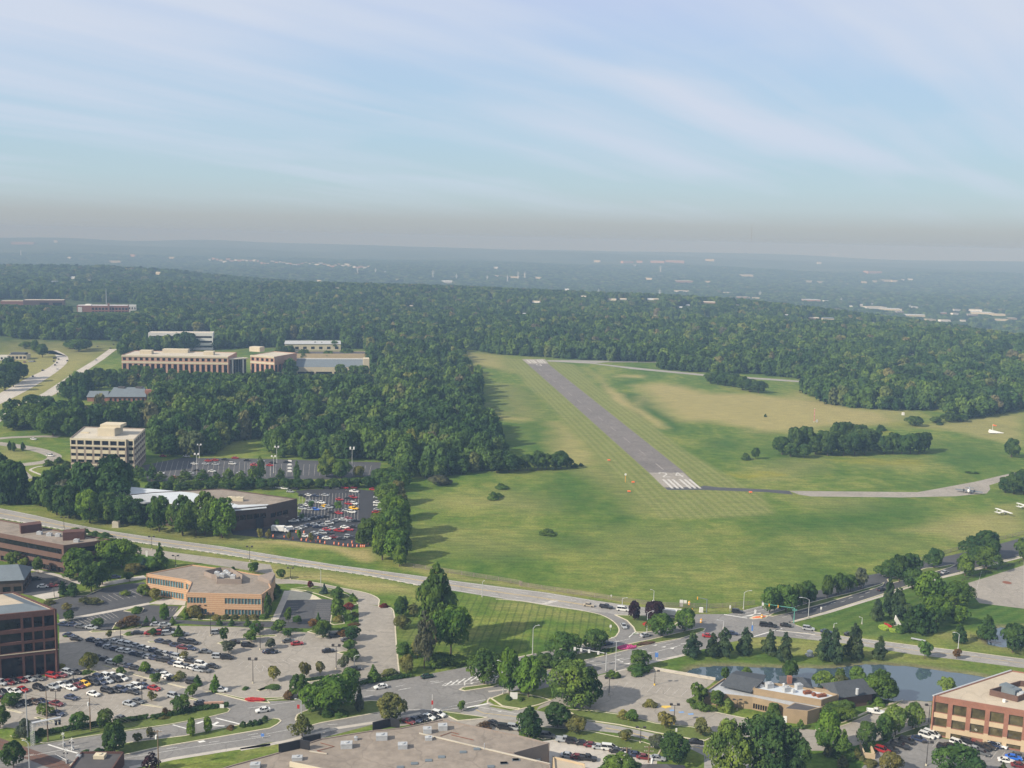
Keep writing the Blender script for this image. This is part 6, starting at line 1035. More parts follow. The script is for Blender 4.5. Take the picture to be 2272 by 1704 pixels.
def bed(name, s, m, label, h=.35):
    P = smooth(PL(s), 3, True); mb = MB(); mb.prism(P, .05, h*.5+.1); mb.poly(inset(P, .15), h*.5+.104)
    r = np.random.RandomState(3); c_ = np.array([(p.x, p.y) for p in P]); lo, hi = c_.min(0), c_.max(0); x, y = r.uniform(lo[0], hi[0], 900), r.uniform(lo[1], hi[1], 900); k_ = seg_sdf(x, y, P) > .1
    for a, b2 in zip(x[k_], y[k_]):
        s_ = r.uniform(.15, .3); z_ = h*.5+.1+r.uniform(.02, .2); th = r.uniform(0, 6.28); e1 = Vector((math.cos(th)*s_, math.sin(th)*s_, r.uniform(-.1, .1))); e2 = Vector((-math.sin(th)*s_, math.cos(th)*s_, r.uniform(-.1, .1))); q_ = Vector((a, b2, z_)); mb.add([q_-e1-e2, q_+e1-e2, q_+e1+e2, q_-e1+e2], [(0, 1, 2, 3)])
    o = mb.build(name, M[m], loc=(P[0].x, P[0].y, 0)); tag(o, label, 'flower bed', 'flower beds')
bed('flower_bed', 'c 985,690 1020,672 1080,666 1135,675 1130,690 1060,702 1000,702', 'magenta', 'magenta flower bed in the boulevard median')
bed('flower_bed', 'c 1140,668 1190,645 1270,640 1290,648 1200,668', 'mulch', 'dark reddish flower bed beside the magenta one in the median')
bed('flower_bed', 'a 1985,1110 2020,1098 2090,1098 2150,1112 2130,1124 2030,1122', 'red', 'red flower bed at the boulevard entrance of the concrete car park')
bed('flower_bed', 'c 1190,500 1225,482 1265,492 1240,512', 'red', 'small orange red flower bed beside the purple trees')
bed('flower_bed', 'd 1010,515 1050,502 1090,518 1085,545 1040,540', 'lime', 'pale yellow green oval flower bed on the striped corner lawn')
bed('flower_bed', 'd 1060,490 1100,505 1120,522 1105,530 1080,515', 'red', 'red flower wedge between two lime flower beds on the corner lawn')
bed('flower_bed', 'd 1098,532 1130,535 1165,555 1160,564 1110,558', 'lime', 'bright lime pointed flower bed at the edge of the corner lawn')
bed('flower_bed', 'c 1680,1185 1740,1170 1765,1182 1720,1195', 'red', 'reddish flower bed between round bushes at the restaurant corner')
# ------------------------------------------------------------------ vehicles
def sec(x, hw, zb, zt, r=.12):
    r = min(r, (zt-zb)*.4, hw*.4)
    return [(x, -hw, zb+r*.5), (x, -hw+r*.5, zb), (x, hw-r*.5, zb), (x, hw, zb+r*.5), (x, hw, zt-r), (x, hw-r, zt), (x, -hw+r, zt), (x, -hw, zt-r)]
CAR = {  # length, width, body sections (x as fraction of length from the tail, half width factor, bottom, top), cabin (x0 base, x0 top, x1 top, x1 base), roof height, belt
 'sedan': (4.7, 1.8, [(-.5, .82, .38, .80), (-.47, .95, .28, .92), (-.3, 1, .2, .97), (.12, 1, .2, .95), (.36, .98, .2, .86), (.47, .92, .26, .74), (.5, .78, .36, .62)], (-.36, -.22, .06, .22), 1.43, .93),
 'hatchback': (4.1, 1.75, [(-.5, .86, .38, .95), (-.48, .96, .28, 1.0), (-.3, 1, .2, 1.0), (.15, 1, .2, .97), (.38, .98, .2, .88), (.48, .92, .26, .76), (.5, .8, .36, .66)], (-.49, -.38, .05, .24), 1.5, .98),
 'estate car': (4.75, 1.85, [(-.5, .86, .42, 1.0), (-.48, .97, .32, 1.08), (-.3, 1, .26, 1.1), (.15, 1, .26, 1.06), (.38, .98, .26, .98), (.48, .92, .32, .86), (.5, .8, .42, .74)], (-.49, -.42, .06, .24), 1.74, 1.07),
 'minivan': (5.0, 1.95, [(-.5, .88, .42, 1.05), (-.48, .98, .3, 1.1), (-.3, 1, .24, 1.1), (.22, 1, .24, 1.06), (.42, .98, .24, .95), (.49, .92, .32, .82), (.5, .8, .42, .7)], (-.495, -.44, .14, .36), 1.82, 1.08),
 'pickup truck': (5.6, 1.95, [(-.5, .9, .5, 1.0), (-.49, .97, .42, 1.06), (-.3, 1, .34, 1.07), (.15, 1, .34, 1.07), (.4, .98, .34, 1.0), (.49, .94, .4, .9), (.5, .84, .46, .8)], (-.12, -.10, .10, .22), 1.78, 1.05),
}
def car_meshes(kd):
    L, W, secs, (c0, c1, c2, c3), hr, zb = CAR[kd]; hw = W/2
    b_ = MB(); b_.loft([sec(x*L, hw*k_, z0, z1) for x, k_, z0, z1 in secs]); b_.obox((0, 0), (1, 0), (0, 1), c1*L-.02, c2*L+.02, -hw*.74, hw*.74, hr-.05, hr+.01)
    if kd == 'pickup truck':
        for s_ in (-1, 1): b_.obox((0, 0), (1, 0), (0, 1), -.495*L, -.13*L, s_*hw*.92-.05, s_*hw*.92+.05, 1.0, 1.28)
        b_.obox((0, 0), (1, 0), (0, 1), -.5*L, -.485*L, -hw*.9, hw*.9, .95, 1.27)
    body = b_.mesh('car_body', [M['paint']])
    g_ = MB(); q_ = lambda x, y, z: (x, y, z); V = []
    for x, hh, z in ((c0*L, .94, zb-.02), (c3*L, .94, zb-.04), (c2*L, .76, hr-.05), (c1*L, .76, hr-.05)): V += [(x, -hw*hh, z), (x, hw*hh, z)]
    g_.add(V, [(0, 2, 4, 6), (3, 1, 7, 5), (2, 3, 5, 4), (1, 0, 6, 7), (6, 4, 5, 7)]); gl = g_.mesh('car_window', [M['glass_dark']])
    p_ = MB()
    for s_ in (-1, 1):
        for xb, xt in ((c0*L, c1*L), (c3*L, c2*L), ((c0+c3)/2*L, (c1+c2)/2*L)): p_.tube([(xb, s_*hw*.945, zb-.03), (xt, s_*hw*.765, hr-.03)], .045, 4)
    pil = p_.mesh('car_pillar', [M['paint']])
    w_ = MB(); w_.tube([(0, -.11, 0), (0, .11, 0)], .33, 12); wh = w_.mesh('car_wheel', [M['tyre']])
    k_ = MB(); k_.box(-.04, .05, -.17, .17, -.07, .07); lampm = k_.mesh('car_headlight', [M['lamp_glass']]); tl = k_.mesh('car_tail_light', [M['tail_lamp']])
    one = MB(); one.add(b_.v, b_.f, 0); one.add(g_.v, g_.f, 1); one.add(p_.v, p_.f, 0)
    for xx in (-.31, .31):
        for s_ in (-1, 1): one.tube([(xx*L, s_*(hw-.2), .33), (xx*L, s_*(hw+.01), .33)], .33, 10, 2)
    return L, W, body, gl, pil, wh, lampm, tl, one.mesh('car', [M['paint'], M['glass_dark'], M['tyre']])
CM = {k_: car_meshes(k_) for k_ in CAR}
CC = {'white': (.60, .60, .58), 'silver': (.30, .315, .33), 'grey': (.085, .09, .095), 'black': (.012, .012, .014), 'dark blue': (.018, .028, .065), 'red': (.30, .015, .015), 'dark red': (.13, .012, .015), 'yellow': (.80, .46, .015), 'green': (.018, .05, .035), 'brown': (.08, .05, .035), 'blue': (.02, .12, .50), 'tan': (.36, .31, .23)}
CK = {'w': 'white', 's': 'silver', 'g': 'grey', 'k': 'black', 'n': 'dark blue', 'r': 'red', 'm': 'dark red', 'y': 'yellow', 'e': 'green', 'b': 'brown', 'u': 'blue', 't': 'tan'}
TK = {'s': 'sedan', 'h': 'hatchback', 'v': 'estate car', 'm': 'minivan', 'p': 'pickup truck'}
TNAME = {'sedan': 'sedan', 'hatchback': 'hatchback', 'estate car': 'estate_car', 'minivan': 'minivan', 'pickup truck': 'pickup_truck'}
def put_car(B, ang, kd, cl, label, group, parts=True, z=.045):
    L, W, body, gl, pil, wh, hl, tl, one = CM[kd]; c = CC[cl]; j = random.uniform(.9, 1.1); colv = (min(1, c[0]*j), min(1, c[1]*j), min(1, c[2]*j), 1)
    if not parts:
        o = bpy.data.objects.new(TNAME[kd], one); COL.objects.link(o); o.location = (B.x, B.y, z); o.rotation_euler = (0, 0, ang); o.color = colv; return tag(o, label, 'car', group)
    r_ = thing(TNAME[kd], label, 'pickup' if kd[0] == 'p' else 'car', (B.x, B.y, z), group, ang)
    def pt(nm, me_, loc=(0, 0, 0)):
        o = bpy.data.objects.new(nm, me_); COL.objects.link(o); o.parent = r_; o.location = loc; return o
    pt('body', body).color = colv; pt('pillars', pil).color = colv; pt('window', gl)
    for xx in (-.31, .31):
        for s_ in (-1, 1): pt('wheel', wh, (xx*L, s_*(W/2-.09), .33))
    for s_ in (-1, 1): pt('headlight', hl, (.487*L, s_*W*.33, .64)); pt('tail_light', tl, (-.492*L, s_*W*.36, .74))
    return r_
def lot(c, region, s, hd, parts=True, group=None, jit=1.5, z=.045):
    """cars given as x,y,colour+kind[,flip]; hd: direction in the window that the cars point along"""
    L_ = []
    for tkn in s.split():
        a = tkn.split(','); L_.append((float(a[0]), float(a[1]), CK[a[2][0]], TK[a[2][1]], len(a) > 3))
    keys = {}
    for r0 in L_: keys.setdefault((r0[2], r0[3]), []).append(r0)
    for (cl, kd), lst in keys.items():
        lst.sort(); n = len(lst)
        for i, (x, y, cl, kd, fl) in enumerate(lst):
            B = G(c, x, y+3); E_ = G(c, x+hd[0], y+3+hd[1]); a = math.atan2(E_.y-B.y, E_.x-B.x)+math.radians(random.uniform(-jit, jit))
            if fl: a += math.pi
            put_car(B, a, kd, cl, f'{cl} {kd} {region}'+(f', {ordn(i)} from left' if n > 1 else ''), group or 'cars '+region, parts, z)
lot('a', 'in the row against the red brick office', '10,978,sv 68,975,ms 120,962,ks 178,957,ms 232,948,ss 312,940,gs 425,922,rv 495,915,ms 552,893,sv 612,890,ks', (90, 18))
lot('a', 'in the double row facing the brick office', '-10,1062,gs 22,1052,ks 68,1042,ws 125,1048,ws 182,1032,rs 318,1020,kv 432,1008,ss 487,993,ws 572,1018,ws 535,985,gs 600,972,ks 655,965,ns 640,1002,ms 690,987,yh 730,948,ks 762,977,kv 800,937,nv 818,972,ns 868,926,wv 872,960,ss 915,918,ws 940,952,kv 990,942,wv', (90, 28))
lot('a', 'in the middle row of the lower lot', '758,1068,ws 870,1042,kv 932,1038,ks 985,1034,nv 1062,1018,ss 1112,1008,wv 1080,1052,ks 1168,1002,ns 1250,1022,rs', (90, 22))
lot('a', 'standing apart in the lower lot', '578,1097,ns 1412,1087,sv 1048,1147,ss 1118,1127,gs 458,1147,ms 340,1130,ns 272,1132,bs 196,1142,ks 122,1152,gs 468,1227,ns 985,1268,gs 0,1112,ms', (90, 22))
lot('a', 'in the shade of the brick office', '520,502,ns 590,505,ns 655,518,gs 742,528,ss 560,590,ns 620,620,ks', (90, 10))
lot('a', 'near the top of the concrete car park', '1115,572,ks 1222,572,rs 1298,572,rv 1308,548,ks 1362,575,sv 1372,545,ks 1202,502,ks 1268,502,ss 1335,505,ss 1482,582,ss 1762,567,sv 1897,648,ks', (90, -6))
lot('a', 'in the upper line of the long double row', '745,630,ns 802,640,ss 858,648,gs 932,640,ws 990,652,ws 1050,668,wv 1105,676,ss 1160,692,ss 1205,705,ws 1255,716,ns 1300,735,gs 1345,742,ss 1395,750,ns 1440,768,sv 1492,785,ws 1545,797,ks 1632,828,wv 1722,842,ks', (90, 16))
lot('a', 'in the lower line of the long double row', '825,668,ns 882,688,ss 938,703,ns 990,716,ws 1042,724,ws 1095,742,ns 1150,752,gs 1205,768,ss 1258,778,ns 1310,790,ks 1365,800,kv 1412,818,ns 1462,838,wv 1515,846,gs 1565,856,ws 1610,870,ss 1660,876,gv', (90, 16))
lot('a', 'in the short dark row by the island', '1302,640,ns 1365,652,ks 1425,672,ns 1485,690,ms 1545,696,ns 1490,642,kv 1560,650,kv', (90, 16))
lot('a', 'scattered in the empty part of the concrete lot', '1662,723,gs 1772,765,sv 1842,772,kv 2010,673,kv 2182,725,ns', (90, 4))
lot('a', 'in the kerbside row below the long double row', '790,770,ks 850,785,ks 905,808,ws 962,815,ns 1005,835,gs 1055,845,ns 1098,858,ks 1225,885,ns 1282,892,gs 1342,912,ws 1368,935,ws 1405,945,ks 1562,975,kv', (90, 16))
lot('a', 'at the car park exit road', '1790,1038,wv 1632,1142,gs', (90, -4))
lot('b', 'in the right part of the concrete car park', '330,637,gs 400,658,rs 195,725,ks 652,717,ks 705,595,kv 802,628,gs 842,752,es 866,864,ks', (90, -8))
lot('b', 'driving on the divided boulevard', '1455,925,es 1078,1010,ws,f 122,1200,ws,f', (100, -16), jit=0)
lot('b', 'parked behind the flat roofed store', '1302,1292,ms 1358,1278,ns 1412,1268,ks 1466,1256,ws 1505,1243,ks 1546,1234,wv 1995,1308,ks', (90, 28))
lot('c', 'parked at the corner of the flat roofed store', '75,1340,kv 150,1343,sv', (90, 12))
lot('c', 'in the pale car park behind the store', '418,1408,gv 560,1443,sp 628,1457,kv 702,1468,ks 776,1484,ms 842,1500,ss 920,1508,wm 982,1532,ks 1058,1538,ks 1138,1562,ns 1205,1582,ms 1310,1592,ss 588,1568,ss 668,1582,ms 742,1592,kp', (90, 10))
lot('c', 'waiting on the parkway before the crossroads', '755,345,ts 895,360,kp', (90, 12), jit=0)
lot('c', 'near the crossroads', '1030,380,wm 1958,398,kv 1918,575,ns 1722,595,rs 2185,508,kv', (90, 8), jit=0)
lot('c', 'on the curved slip lane', '1038,516,ss', (30, 45), jit=0)
lot('c', 'on the boulevard below the crossroads', '1215,590,ss 905,658,ns 15,838,ws', (90, -20), jit=0)
lot('c', 'turning on the access road', '1622,1458,ks', (90, 8))
lot('d', 'leaving the crossroads', '132,512,kp 262,510,ks 445,537,sv 590,562,ns 782,585,ks', (90, 12), jit=0)
lot('d', 'on the boulevard beyond the crossroads', '1550,78,ss 1035,218,ks', (90, -26), jit=0)
lot('d', 'outside the restaurant', '990,1215,wp', (90, 12))
lot('d', 'in the left row by the brick office garage', '1045,1527,rv 1112,1520,kv 1188,1488,kp 1242,1452,kv 1340,1436,ns 1402,1408,wv 1442,1396,wm', (90, 28))
lot('d', 'in the cluster below the brick office', '1550,1512,kv 1602,1495,ks 1655,1470,wv 1700,1505,gs 1742,1458,kv 1790,1470,ms 1800,1518,ss 1745,1530,ks 1850,1505,kv 1900,1495,ks 1948,1482,ns 1992,1486,ws 1855,1545,gs', (90, 30))
lot('d', 'at the edge of the corner car park', '2048,1610,ws 2108,1585,us 2145,1568,gs 2155,1650,ms', (90, 14))
lot('a', 'beside the slate roofed brick building', '225,132,em 292,132,ks 350,193,ws 425,188,ms 482,165,ks 935,118,ns', (90, -4))
F_ = (90, -22)
lot('f', 'in the rear rows of the black car park', '245,742,wp 292,748,wp 382,752,ks 642,745,ks 716,745,gs 788,742,rs 858,742,ms 1016,756,rs 862,774,wp 825,768,gs 345,774,ss 440,804,ks 492,803,ws 545,808,ns 626,803,ss 745,838,rs 852,822,rp 815,828,ks', (90, 8), False)
lot('f', 'in the middle rows of the black car park', '505,850,ss 560,858,ss 596,863,ws 626,892,ys 430,890,gs 472,884,ws 660,903,sv 700,892,ks 818,872,rs 860,872,wv 500,918,ss 548,918,us 602,913,ss 858,912,yp 800,928,ss 842,940,wv 738,948,rs 682,943,ks 440,912,ss', (90, 10), False)
lot('f', 'in the near rows of the black car park', '372,1014,wp 420,990,ss 470,1003,ss 530,993,ks 580,983,ns 622,978,ks 720,1008,ss 770,1003,ws 808,994,rs 832,1013,ss 872,1012,ks 402,1078,ws 445,1063,ss 492,1048,ns 535,1043,ss 582,1033,ks 660,1033,wv 690,1020,gs 560,1060,ns 610,1050,ss', (90, -6), False)
lot('f', 'in the front rows of the black car park', '640,1083,rs 680,1074,ss 742,1093,rp 786,1064,ws 822,1083,rs 858,1060,ks 460,1134,ws 542,1113,ss 610,1108,sv 652,1108,ks 640,1154,ws 700,1144,ms 752,1158,ks 820,1143,sv 850,1150,ks 520,1128,ks 590,1140,ns', (90, 8), False)
lot('f', 'along the tree side of the black car park', '1048,798,ks 1050,820,ss 1050,862,ws 1054,884,wm 1054,918,ss 1040,942,rs', (90, 4), False)
lot('e', 'in the far grey car park', '1575,548,ws 1668,548,ss 1748,552,ss 1690,523,rs 1745,518,rs 1825,513,ks 1908,500,rs 1885,548,wv 1322,485,rs 1512,487,ws 1305,625,ws 1528,658,ws 1640,663,wv 1720,608,ws 1545,625,ss 1950,623,ss 2062,553,rs 1415,658,rs 1600,600,ks 1540,660,ks 2005,520,ks 2120,525,ss', (90, 4), False)
lot('f', 'in the far right part of the grey car park', '315,535,ks 200,540,ks 50,560,rs 180,560,rs', (90, 4), False)
lot('i', 'on the highway bend', '438,1078,kv 475,1086,ks 436,1102,ks 546,1098,ks 446,1133,ks 462,1115,gs 465,1166,ws 345,1176,ks 266,1226,ks 400,1040,ks 455,1075,ks', (20, -30), False)
lot('i', 'on the highway slip road', '778,1092,ws 896,997,ks 790,982,gs 920,965,ks', (40, -28), False)
lot('i', 'by the roadside shop', '240,1105,ss 260,1105,ss 278,1103,gs 200,1110,ms', (40, 10), False)
lot('e', 'near the large clump of trees', '272,347,ws 408,480,wm 955,60,ws', (60, 6), False)
# box lorry and a ladder lorry
def lorry(c, x, y, hd, label, Lb, hb, ladder=False):
    B = G(c, x, y); E_ = G(c, x+hd[0], y+hd[1]); a = math.atan2(E_.y-B.y, E_.x-B.x); r_ = thing('lorry', label, 'lorry', (B.x, B.y, .045), None, a)
    def P_(mb, nm, m_, pr=None): o = bpy.data.objects.new(nm, mb.mesh(nm, [M[m_]])); COL.objects.link(o); o.parent = pr or r_; return o
    P_(MB().box(-Lb/2, Lb/2, -1.2, 1.2, .95, .95+hb), 'cargo_box', 'white'); P_(MB().loft([sec(Lb/2+.15, 1.1, .5, 2.5), sec(Lb/2+1.2, 1.1, .5, 2.5), sec(Lb/2+1.75, 1.05, .5, 1.6), sec(Lb/2+2.3, 1.0, .5, 1.4)]), 'cab', 'white'); P_(MB().box(Lb/2+1.21, Lb/2+1.45, -1.0, 1.0, 1.65, 2.35), 'windscreen', 'glass_dark'); P_(MB().box(-Lb/2, Lb/2+2, -.5, .5, .55, .9), 'chassis', 'black')
    for xx in (-Lb/2+1.0, Lb/2+1.4):
        for s_ in (-1, 1): P_(MB().tube([(xx, s_*.85, .5), (xx, s_*1.15, .5)], .5, 12), 'wheel', 'tyre')
    if ladder:
        mb = MB()
        for s_ in (-.4, .4): mb.tube([(-Lb/2-.5, s_, 1.2+hb), (Lb/2+2.0, s_, 1.2+hb+.25)], .08, 6)
        for k_ in range(12): xx = -Lb/2+k_*(Lb+2)/12; mb.tube([(xx, -.4, 1.22+hb+k_*.02), (xx, .4, 1.22+hb+k_*.02)], .05, 5)
        P_(mb, 'ladder', 'white')
    return r_
lorry('f', 245, 1100, (90, 4), 'white box lorry at the front edge of the black car park', 6.5, 2.4)
lorry('f', 335, 1092, (-80, 10), 'white pickup lorry beside the box lorry at the black car park', 3.4, 1.5)
lorry('c', 1410, 428, (90, 10), 'white fire lorry with roof ladder waiting at the crossroads', 6.0, 1.9, True)
# ------------------------------------------------------------------ aircraft and airfield gear
def plane(c, x, y, hd, kind, label, span, acc):
    B = G(c, x, y); E_ = G(c, x+hd[0], y+hd[1]); a = math.atan2(E_.y-B.y, E_.x-B.x); r_ = thing('light_aircraft', label, 'aircraft', (B.x, B.y, .06), None, a)
    def P_(mb, nm, m_, sm=False): o = bpy.data.objects.new(nm, mb.mesh(nm, [M[m_]], None, sm)); COL.objects.link(o); o.parent = r_; return o
    k_ = span/11.0; zc = 1.25*k_
    P_(MB().tube([(3.6*k_, 0, zc-.1), (3.3*k_, 0, zc), (1.8*k_, 0, zc+.12), (.4*k_, 0, zc+.2), (-2*k_, 0, zc+.1), (-4.4*k_, 0, zc+.25)], [.15*k_, .42*k_, .58*k_, .62*k_, .38*k_, .10*k_], 12), 'fuselage', 'white', True)
    zw = zc+(.75*k_ if kind == 'high' else -.25*k_); P_(MB().obox((0, 0), (1, 0), (0, 1), -.1*k_, 1.4*k_, -span/2, span/2, zw, zw+.16*k_), 'wing', acc); P_(MB().obox((0, 0), (1, 0), (0, 1), -4.4*k_, -3.5*k_, -1.8*k_, 1.8*k_, zc+.25, zc+.35), 'tailplane', acc)
    mb = MB(); mb.add([(-4.5*k_, -.05, zc), (-3.4*k_, -.05, zc+.1), (-4.0*k_, -.05, zc+1.6*k_), (-4.6*k_, -.05, zc+1.6*k_), (-4.5*k_, .05, zc), (-3.4*k_, .05, zc+.1), (-4.0*k_, .05, zc+1.6*k_), (-4.6*k_, .05, zc+1.6*k_)], [(0, 1, 2, 3), (7, 6, 5, 4), (0, 4, 5, 1), (1, 5, 6, 2), (2, 6, 7, 3), (3, 7, 4, 0)]); P_(mb, 'fin', acc)
    P_(MB().loft([sec(.5*k_, .5*k_, zc+.4*k_, zc+.78*k_), sec(1.7*k_, .45*k_, zc+.35*k_, zc+.6*k_)]), 'canopy', 'glass_dark')
    if kind == 'twin':
        for s_ in (-1, 1): P_(MB().tube([(2.3*k_, s_*2.1*k_, zc-.1), (1.6*k_, s_*2.1*k_, zc), (-.3*k_, s_*2.1*k_, zc)], [.2*k_, .42*k_, .25*k_], 10), 'engine', 'shingle'); P_(MB().box(2.3*k_, 2.36*k_, s_*2.1*k_-.08, s_*2.1*k_+.08, zc-1.0*k_, zc+.9*k_), 'propeller', 'black')
    else: P_(MB().box(3.6*k_, 3.66*k_, -.9*k_, .9*k_, zc-.16, zc-.02), 'propeller', 'black')
    for xx, yy in ((2.6*k_, 0), (.3*k_, -1.2*k_), (.3*k_, 1.2*k_)): P_(MB().tube([(xx, yy, .25), (xx, yy*.6, zc-.2)], .06, 6), 'landing_gear', 'metal_grey'); P_(MB().tube([(xx, yy-.08, .25), (xx, yy+.08, .25)], .25, 10), 'wheel', 'tyre')
plane('h', 1745, 780, (-8, 30), 'twin', 'twin engined white and blue aircraft on the pale taxiway', 15.5, 'shingle_blue')
plane('h', 2020, 958, (60, -6), 'high', 'white and cream high winged light aircraft parked on the grass', 11.5, 'white')
plane('h', 2190, 910, (60, -6), 'high', 'white light aircraft parked at the edge of the grass', 11, 'white')
def simple(name, label, cat, c, x, y, parts, group=None, rz=0.0, z=0.0):
    B = G(c, x, y); r_ = thing(name, label, cat, (B.x, B.y, z), group, rz)
    for nm, mb, m_ in parts: o = bpy.data.objects.new(nm, mb.mesh(nm, [M[m_]])); COL.objects.link(o); o.parent = r_
    return r_
B = G('h', 1970, 300); mb = MB(); mb.loft([[(-6, -2.4, .6), (-6, 2.4, .6), (-6, .2, 3.4), (-6, -.2, 3.4)], [(5.5, -.1, .6), (5.5, .1, .6), (5.5, .1, 1.0), (5.5, -.1, 1.0)]])
simple('wind_direction_marker', 'white wedge shaped wind marker on the mown airfield grass', 'wind marker', 'h', 1970, 300, [('wedge', mb, 'white'), ('post', MB().tube([(0, 0, 0), (0, 0, .7)], .3, 8), 'metal_grey')], rz=-.15)
simple('windsock', 'orange windsock on a pole behind the white wind marker', 'windsock', 'h', 1936, 285, [('pole', MB().tube([(0, 0, 0), (0, 0, 6)], .14, 6), 'white'), ('sock', MB().tube([(0, 0, 5.6), (2.8, -.4, 5.1)], [.7, .4], 10), 'orange')])
mb = MB(); [mb.box(-.3, .3, -.3, .3, k_*1.2, k_*1.2+.6) for k_ in range(1, 10)]
simple('weather_mast', 'red and white banded mast with white dish on the dry grass', 'mast', 'h', 490, 208, [('mast', MB().tube([(0, 0, 0), (0, 0, 12)], .2, 6), 'white'), ('red_band', mb, 'red'), ('dish', MB().tube([(2.2, -.6, 1.3), (2.0, 0, 1.3)], [1.3, .3], 12), 'white')])
simple('beacon_post', 'grey post with a red board in front of the wood', 'beacon', 'h', 866, 85, [('post', MB().tube([(0, 0, 0), (0, 0, 11)], .45, 8), 'metal_grey'), ('board', MB().box(-1.3, 1.3, -.2, .2, 10, 13), 'red')])
simple('instrument_box', 'small white instrument box on the dry grass before the wood', 'equipment box', 'h', 1212, 150, [('box', MB().box(-1, 1, -.8, .8, .2, 2.4), 'white'), ('base', MB().box(-1.3, 1.3, -1, 1, 0, .2), 'metal_grey')])
for x, y, lab in ((917, 522, 'orange approach light box beside the small hedge end of the airfield'), (1113, 701, 'orange approach light box nearest the runway number'), (1080, 776, 'orange approach light box below the white topped post'), (2066, 783, 'orange light box beyond the dark taxiway end')):
    simple('approach_light', lab, 'airfield light', 'g', x, y, [('box', MB().box(-.9, .9, -.5, .5, .4, 1.1), 'orange'), ('foot', MB().box(-.7, -.5, -.4, .4, 0, .4).box(.5, .7, -.4, .4, 0, .4), 'metal_grey')], 'orange approach light boxes')
simple('marker_post', 'thin post with white top beside the runway approach lights', 'post', 'g', 1050, 695, [('post', MB().tube([(0, 0, 0), (0, 0, 4.5)], .15, 6), 'amber'), ('top', MB().box(-.5, .5, -.5, .5, 4.5, 5.5), 'white')])
# ------------------------------------------------------------------ lamps, poles, signals, signs, fences
def lamp_post(c, x, y, hx, hy, label, group, mt='steel', twin=False, base=None):
    B = G(c, x, y); h = HT(B, c, hy); s_ = (B-CAM).dot(fw)/F/3.655; dx = (hx-x)*s_; r_ = thing('street_lamp', label, 'street lamp', (B.x, B.y, 0), group); pw = .13 if mt == 'steel' else .11
    def P_(mb, nm, m_): o = bpy.data.objects.new(nm, mb.mesh(nm, [M[m_]])); COL.objects.link(o); o.parent = r_
    P_(MB().tube([(0, 0, .5), (0, 0, h*.9)], [pw*1.2, pw*.75], 8), 'pole', mt); P_(MB().tube([(0, 0, 0), (0, 0, .55)], .28, 10), 'base', base or ('kerb' if mt != 'steel' else 'concrete_pale'))
    if twin:
        P_(MB().box(-1.1, 1.1, -.06, .06, h*.9, h*.9+.12), 'arm', mt)
        for k_ in (-1, 1): P_(MB().box(k_*1.1-.45, k_*1.1+.45, -.3, .3, h*.9+.1, h), 'lamp_head', mt)
    else:
        dx = max(.8, abs(dx))*(1 if dx > 0 else -1); P_(MB().tube([(0, 0, h*.88), (dx*.35, 0, h*.97), (dx*.85, 0, h)], .07, 6), 'arm', mt); P_(MB().loft([[(dx*.8, -.18, h-.05), (dx*.8, .18, h-.05), (dx*.8, .14, h+.14), (dx*.8, -.14, h+.14)], [(dx*1.15, -.12, h-.04), (dx*1.15, .12, h-.04), (dx*1.15, .09, h+.06), (dx*1.15, -.09, h+.06)]]), 'lamp_head', mt)
SL_ = [('a', 240, 1690, 195, 1435, 'tall silver lamp beside the railway signal gantry'), ('b', 435, 1242, 385, 1100, 'silver lamp at the tip of the boulevard median'), ('b', 862, 862, 900, 743, 'silver lamp at the bottom corner of the concrete lot'), ('b', 2070, 1062, 2020, 788, 'silver lamp between trees by the white sign board'), ('b', 1900, 272, 1908, 140, 'silver lamp on the parkway verge beside the tall tree'), ('b', 592, 198, 590, 45, 'silver pole between driveway and guard railed parkway'),
       ('c', 298, 738, 345, 500, 'silver lamp on the bare strip of the triangle lawn'), ('c', 970, 868, 930, 603, 'silver lamp beside the long signal arm'), ('c', 1225, 568, 1270, 385, 'silver lamp beside the purple trees'), ('c', 1280, 310, 1252, 213, 'silver lamp behind the purple trees'), ('c', 1025, 350, 1062, 278, 'silver lamp beside the white van on the parkway'), ('c', 2008, 372, 2062, 220, 'silver lamp at the airfield side of the crossroads'), ('c', 1845, 528, 1795, 460, 'silver lamp behind the pines at the crossroads'), ('d', 443, 442, 370, 278, 'silver lamp on the corner of the striped lawn'), ('d', 650, 527, 672, 485, 'short silver lamp on the striped lawn by the road'), ('d', 878, 492, 855, 435, 'short silver lamp in the middle of the striped lawn'), ('d', 1658, 697, 1610, 560, 'silver lamp beside the crossing road near the second pond')]
for r0 in SL_: lamp_post(*r0, 'silver street lamps')
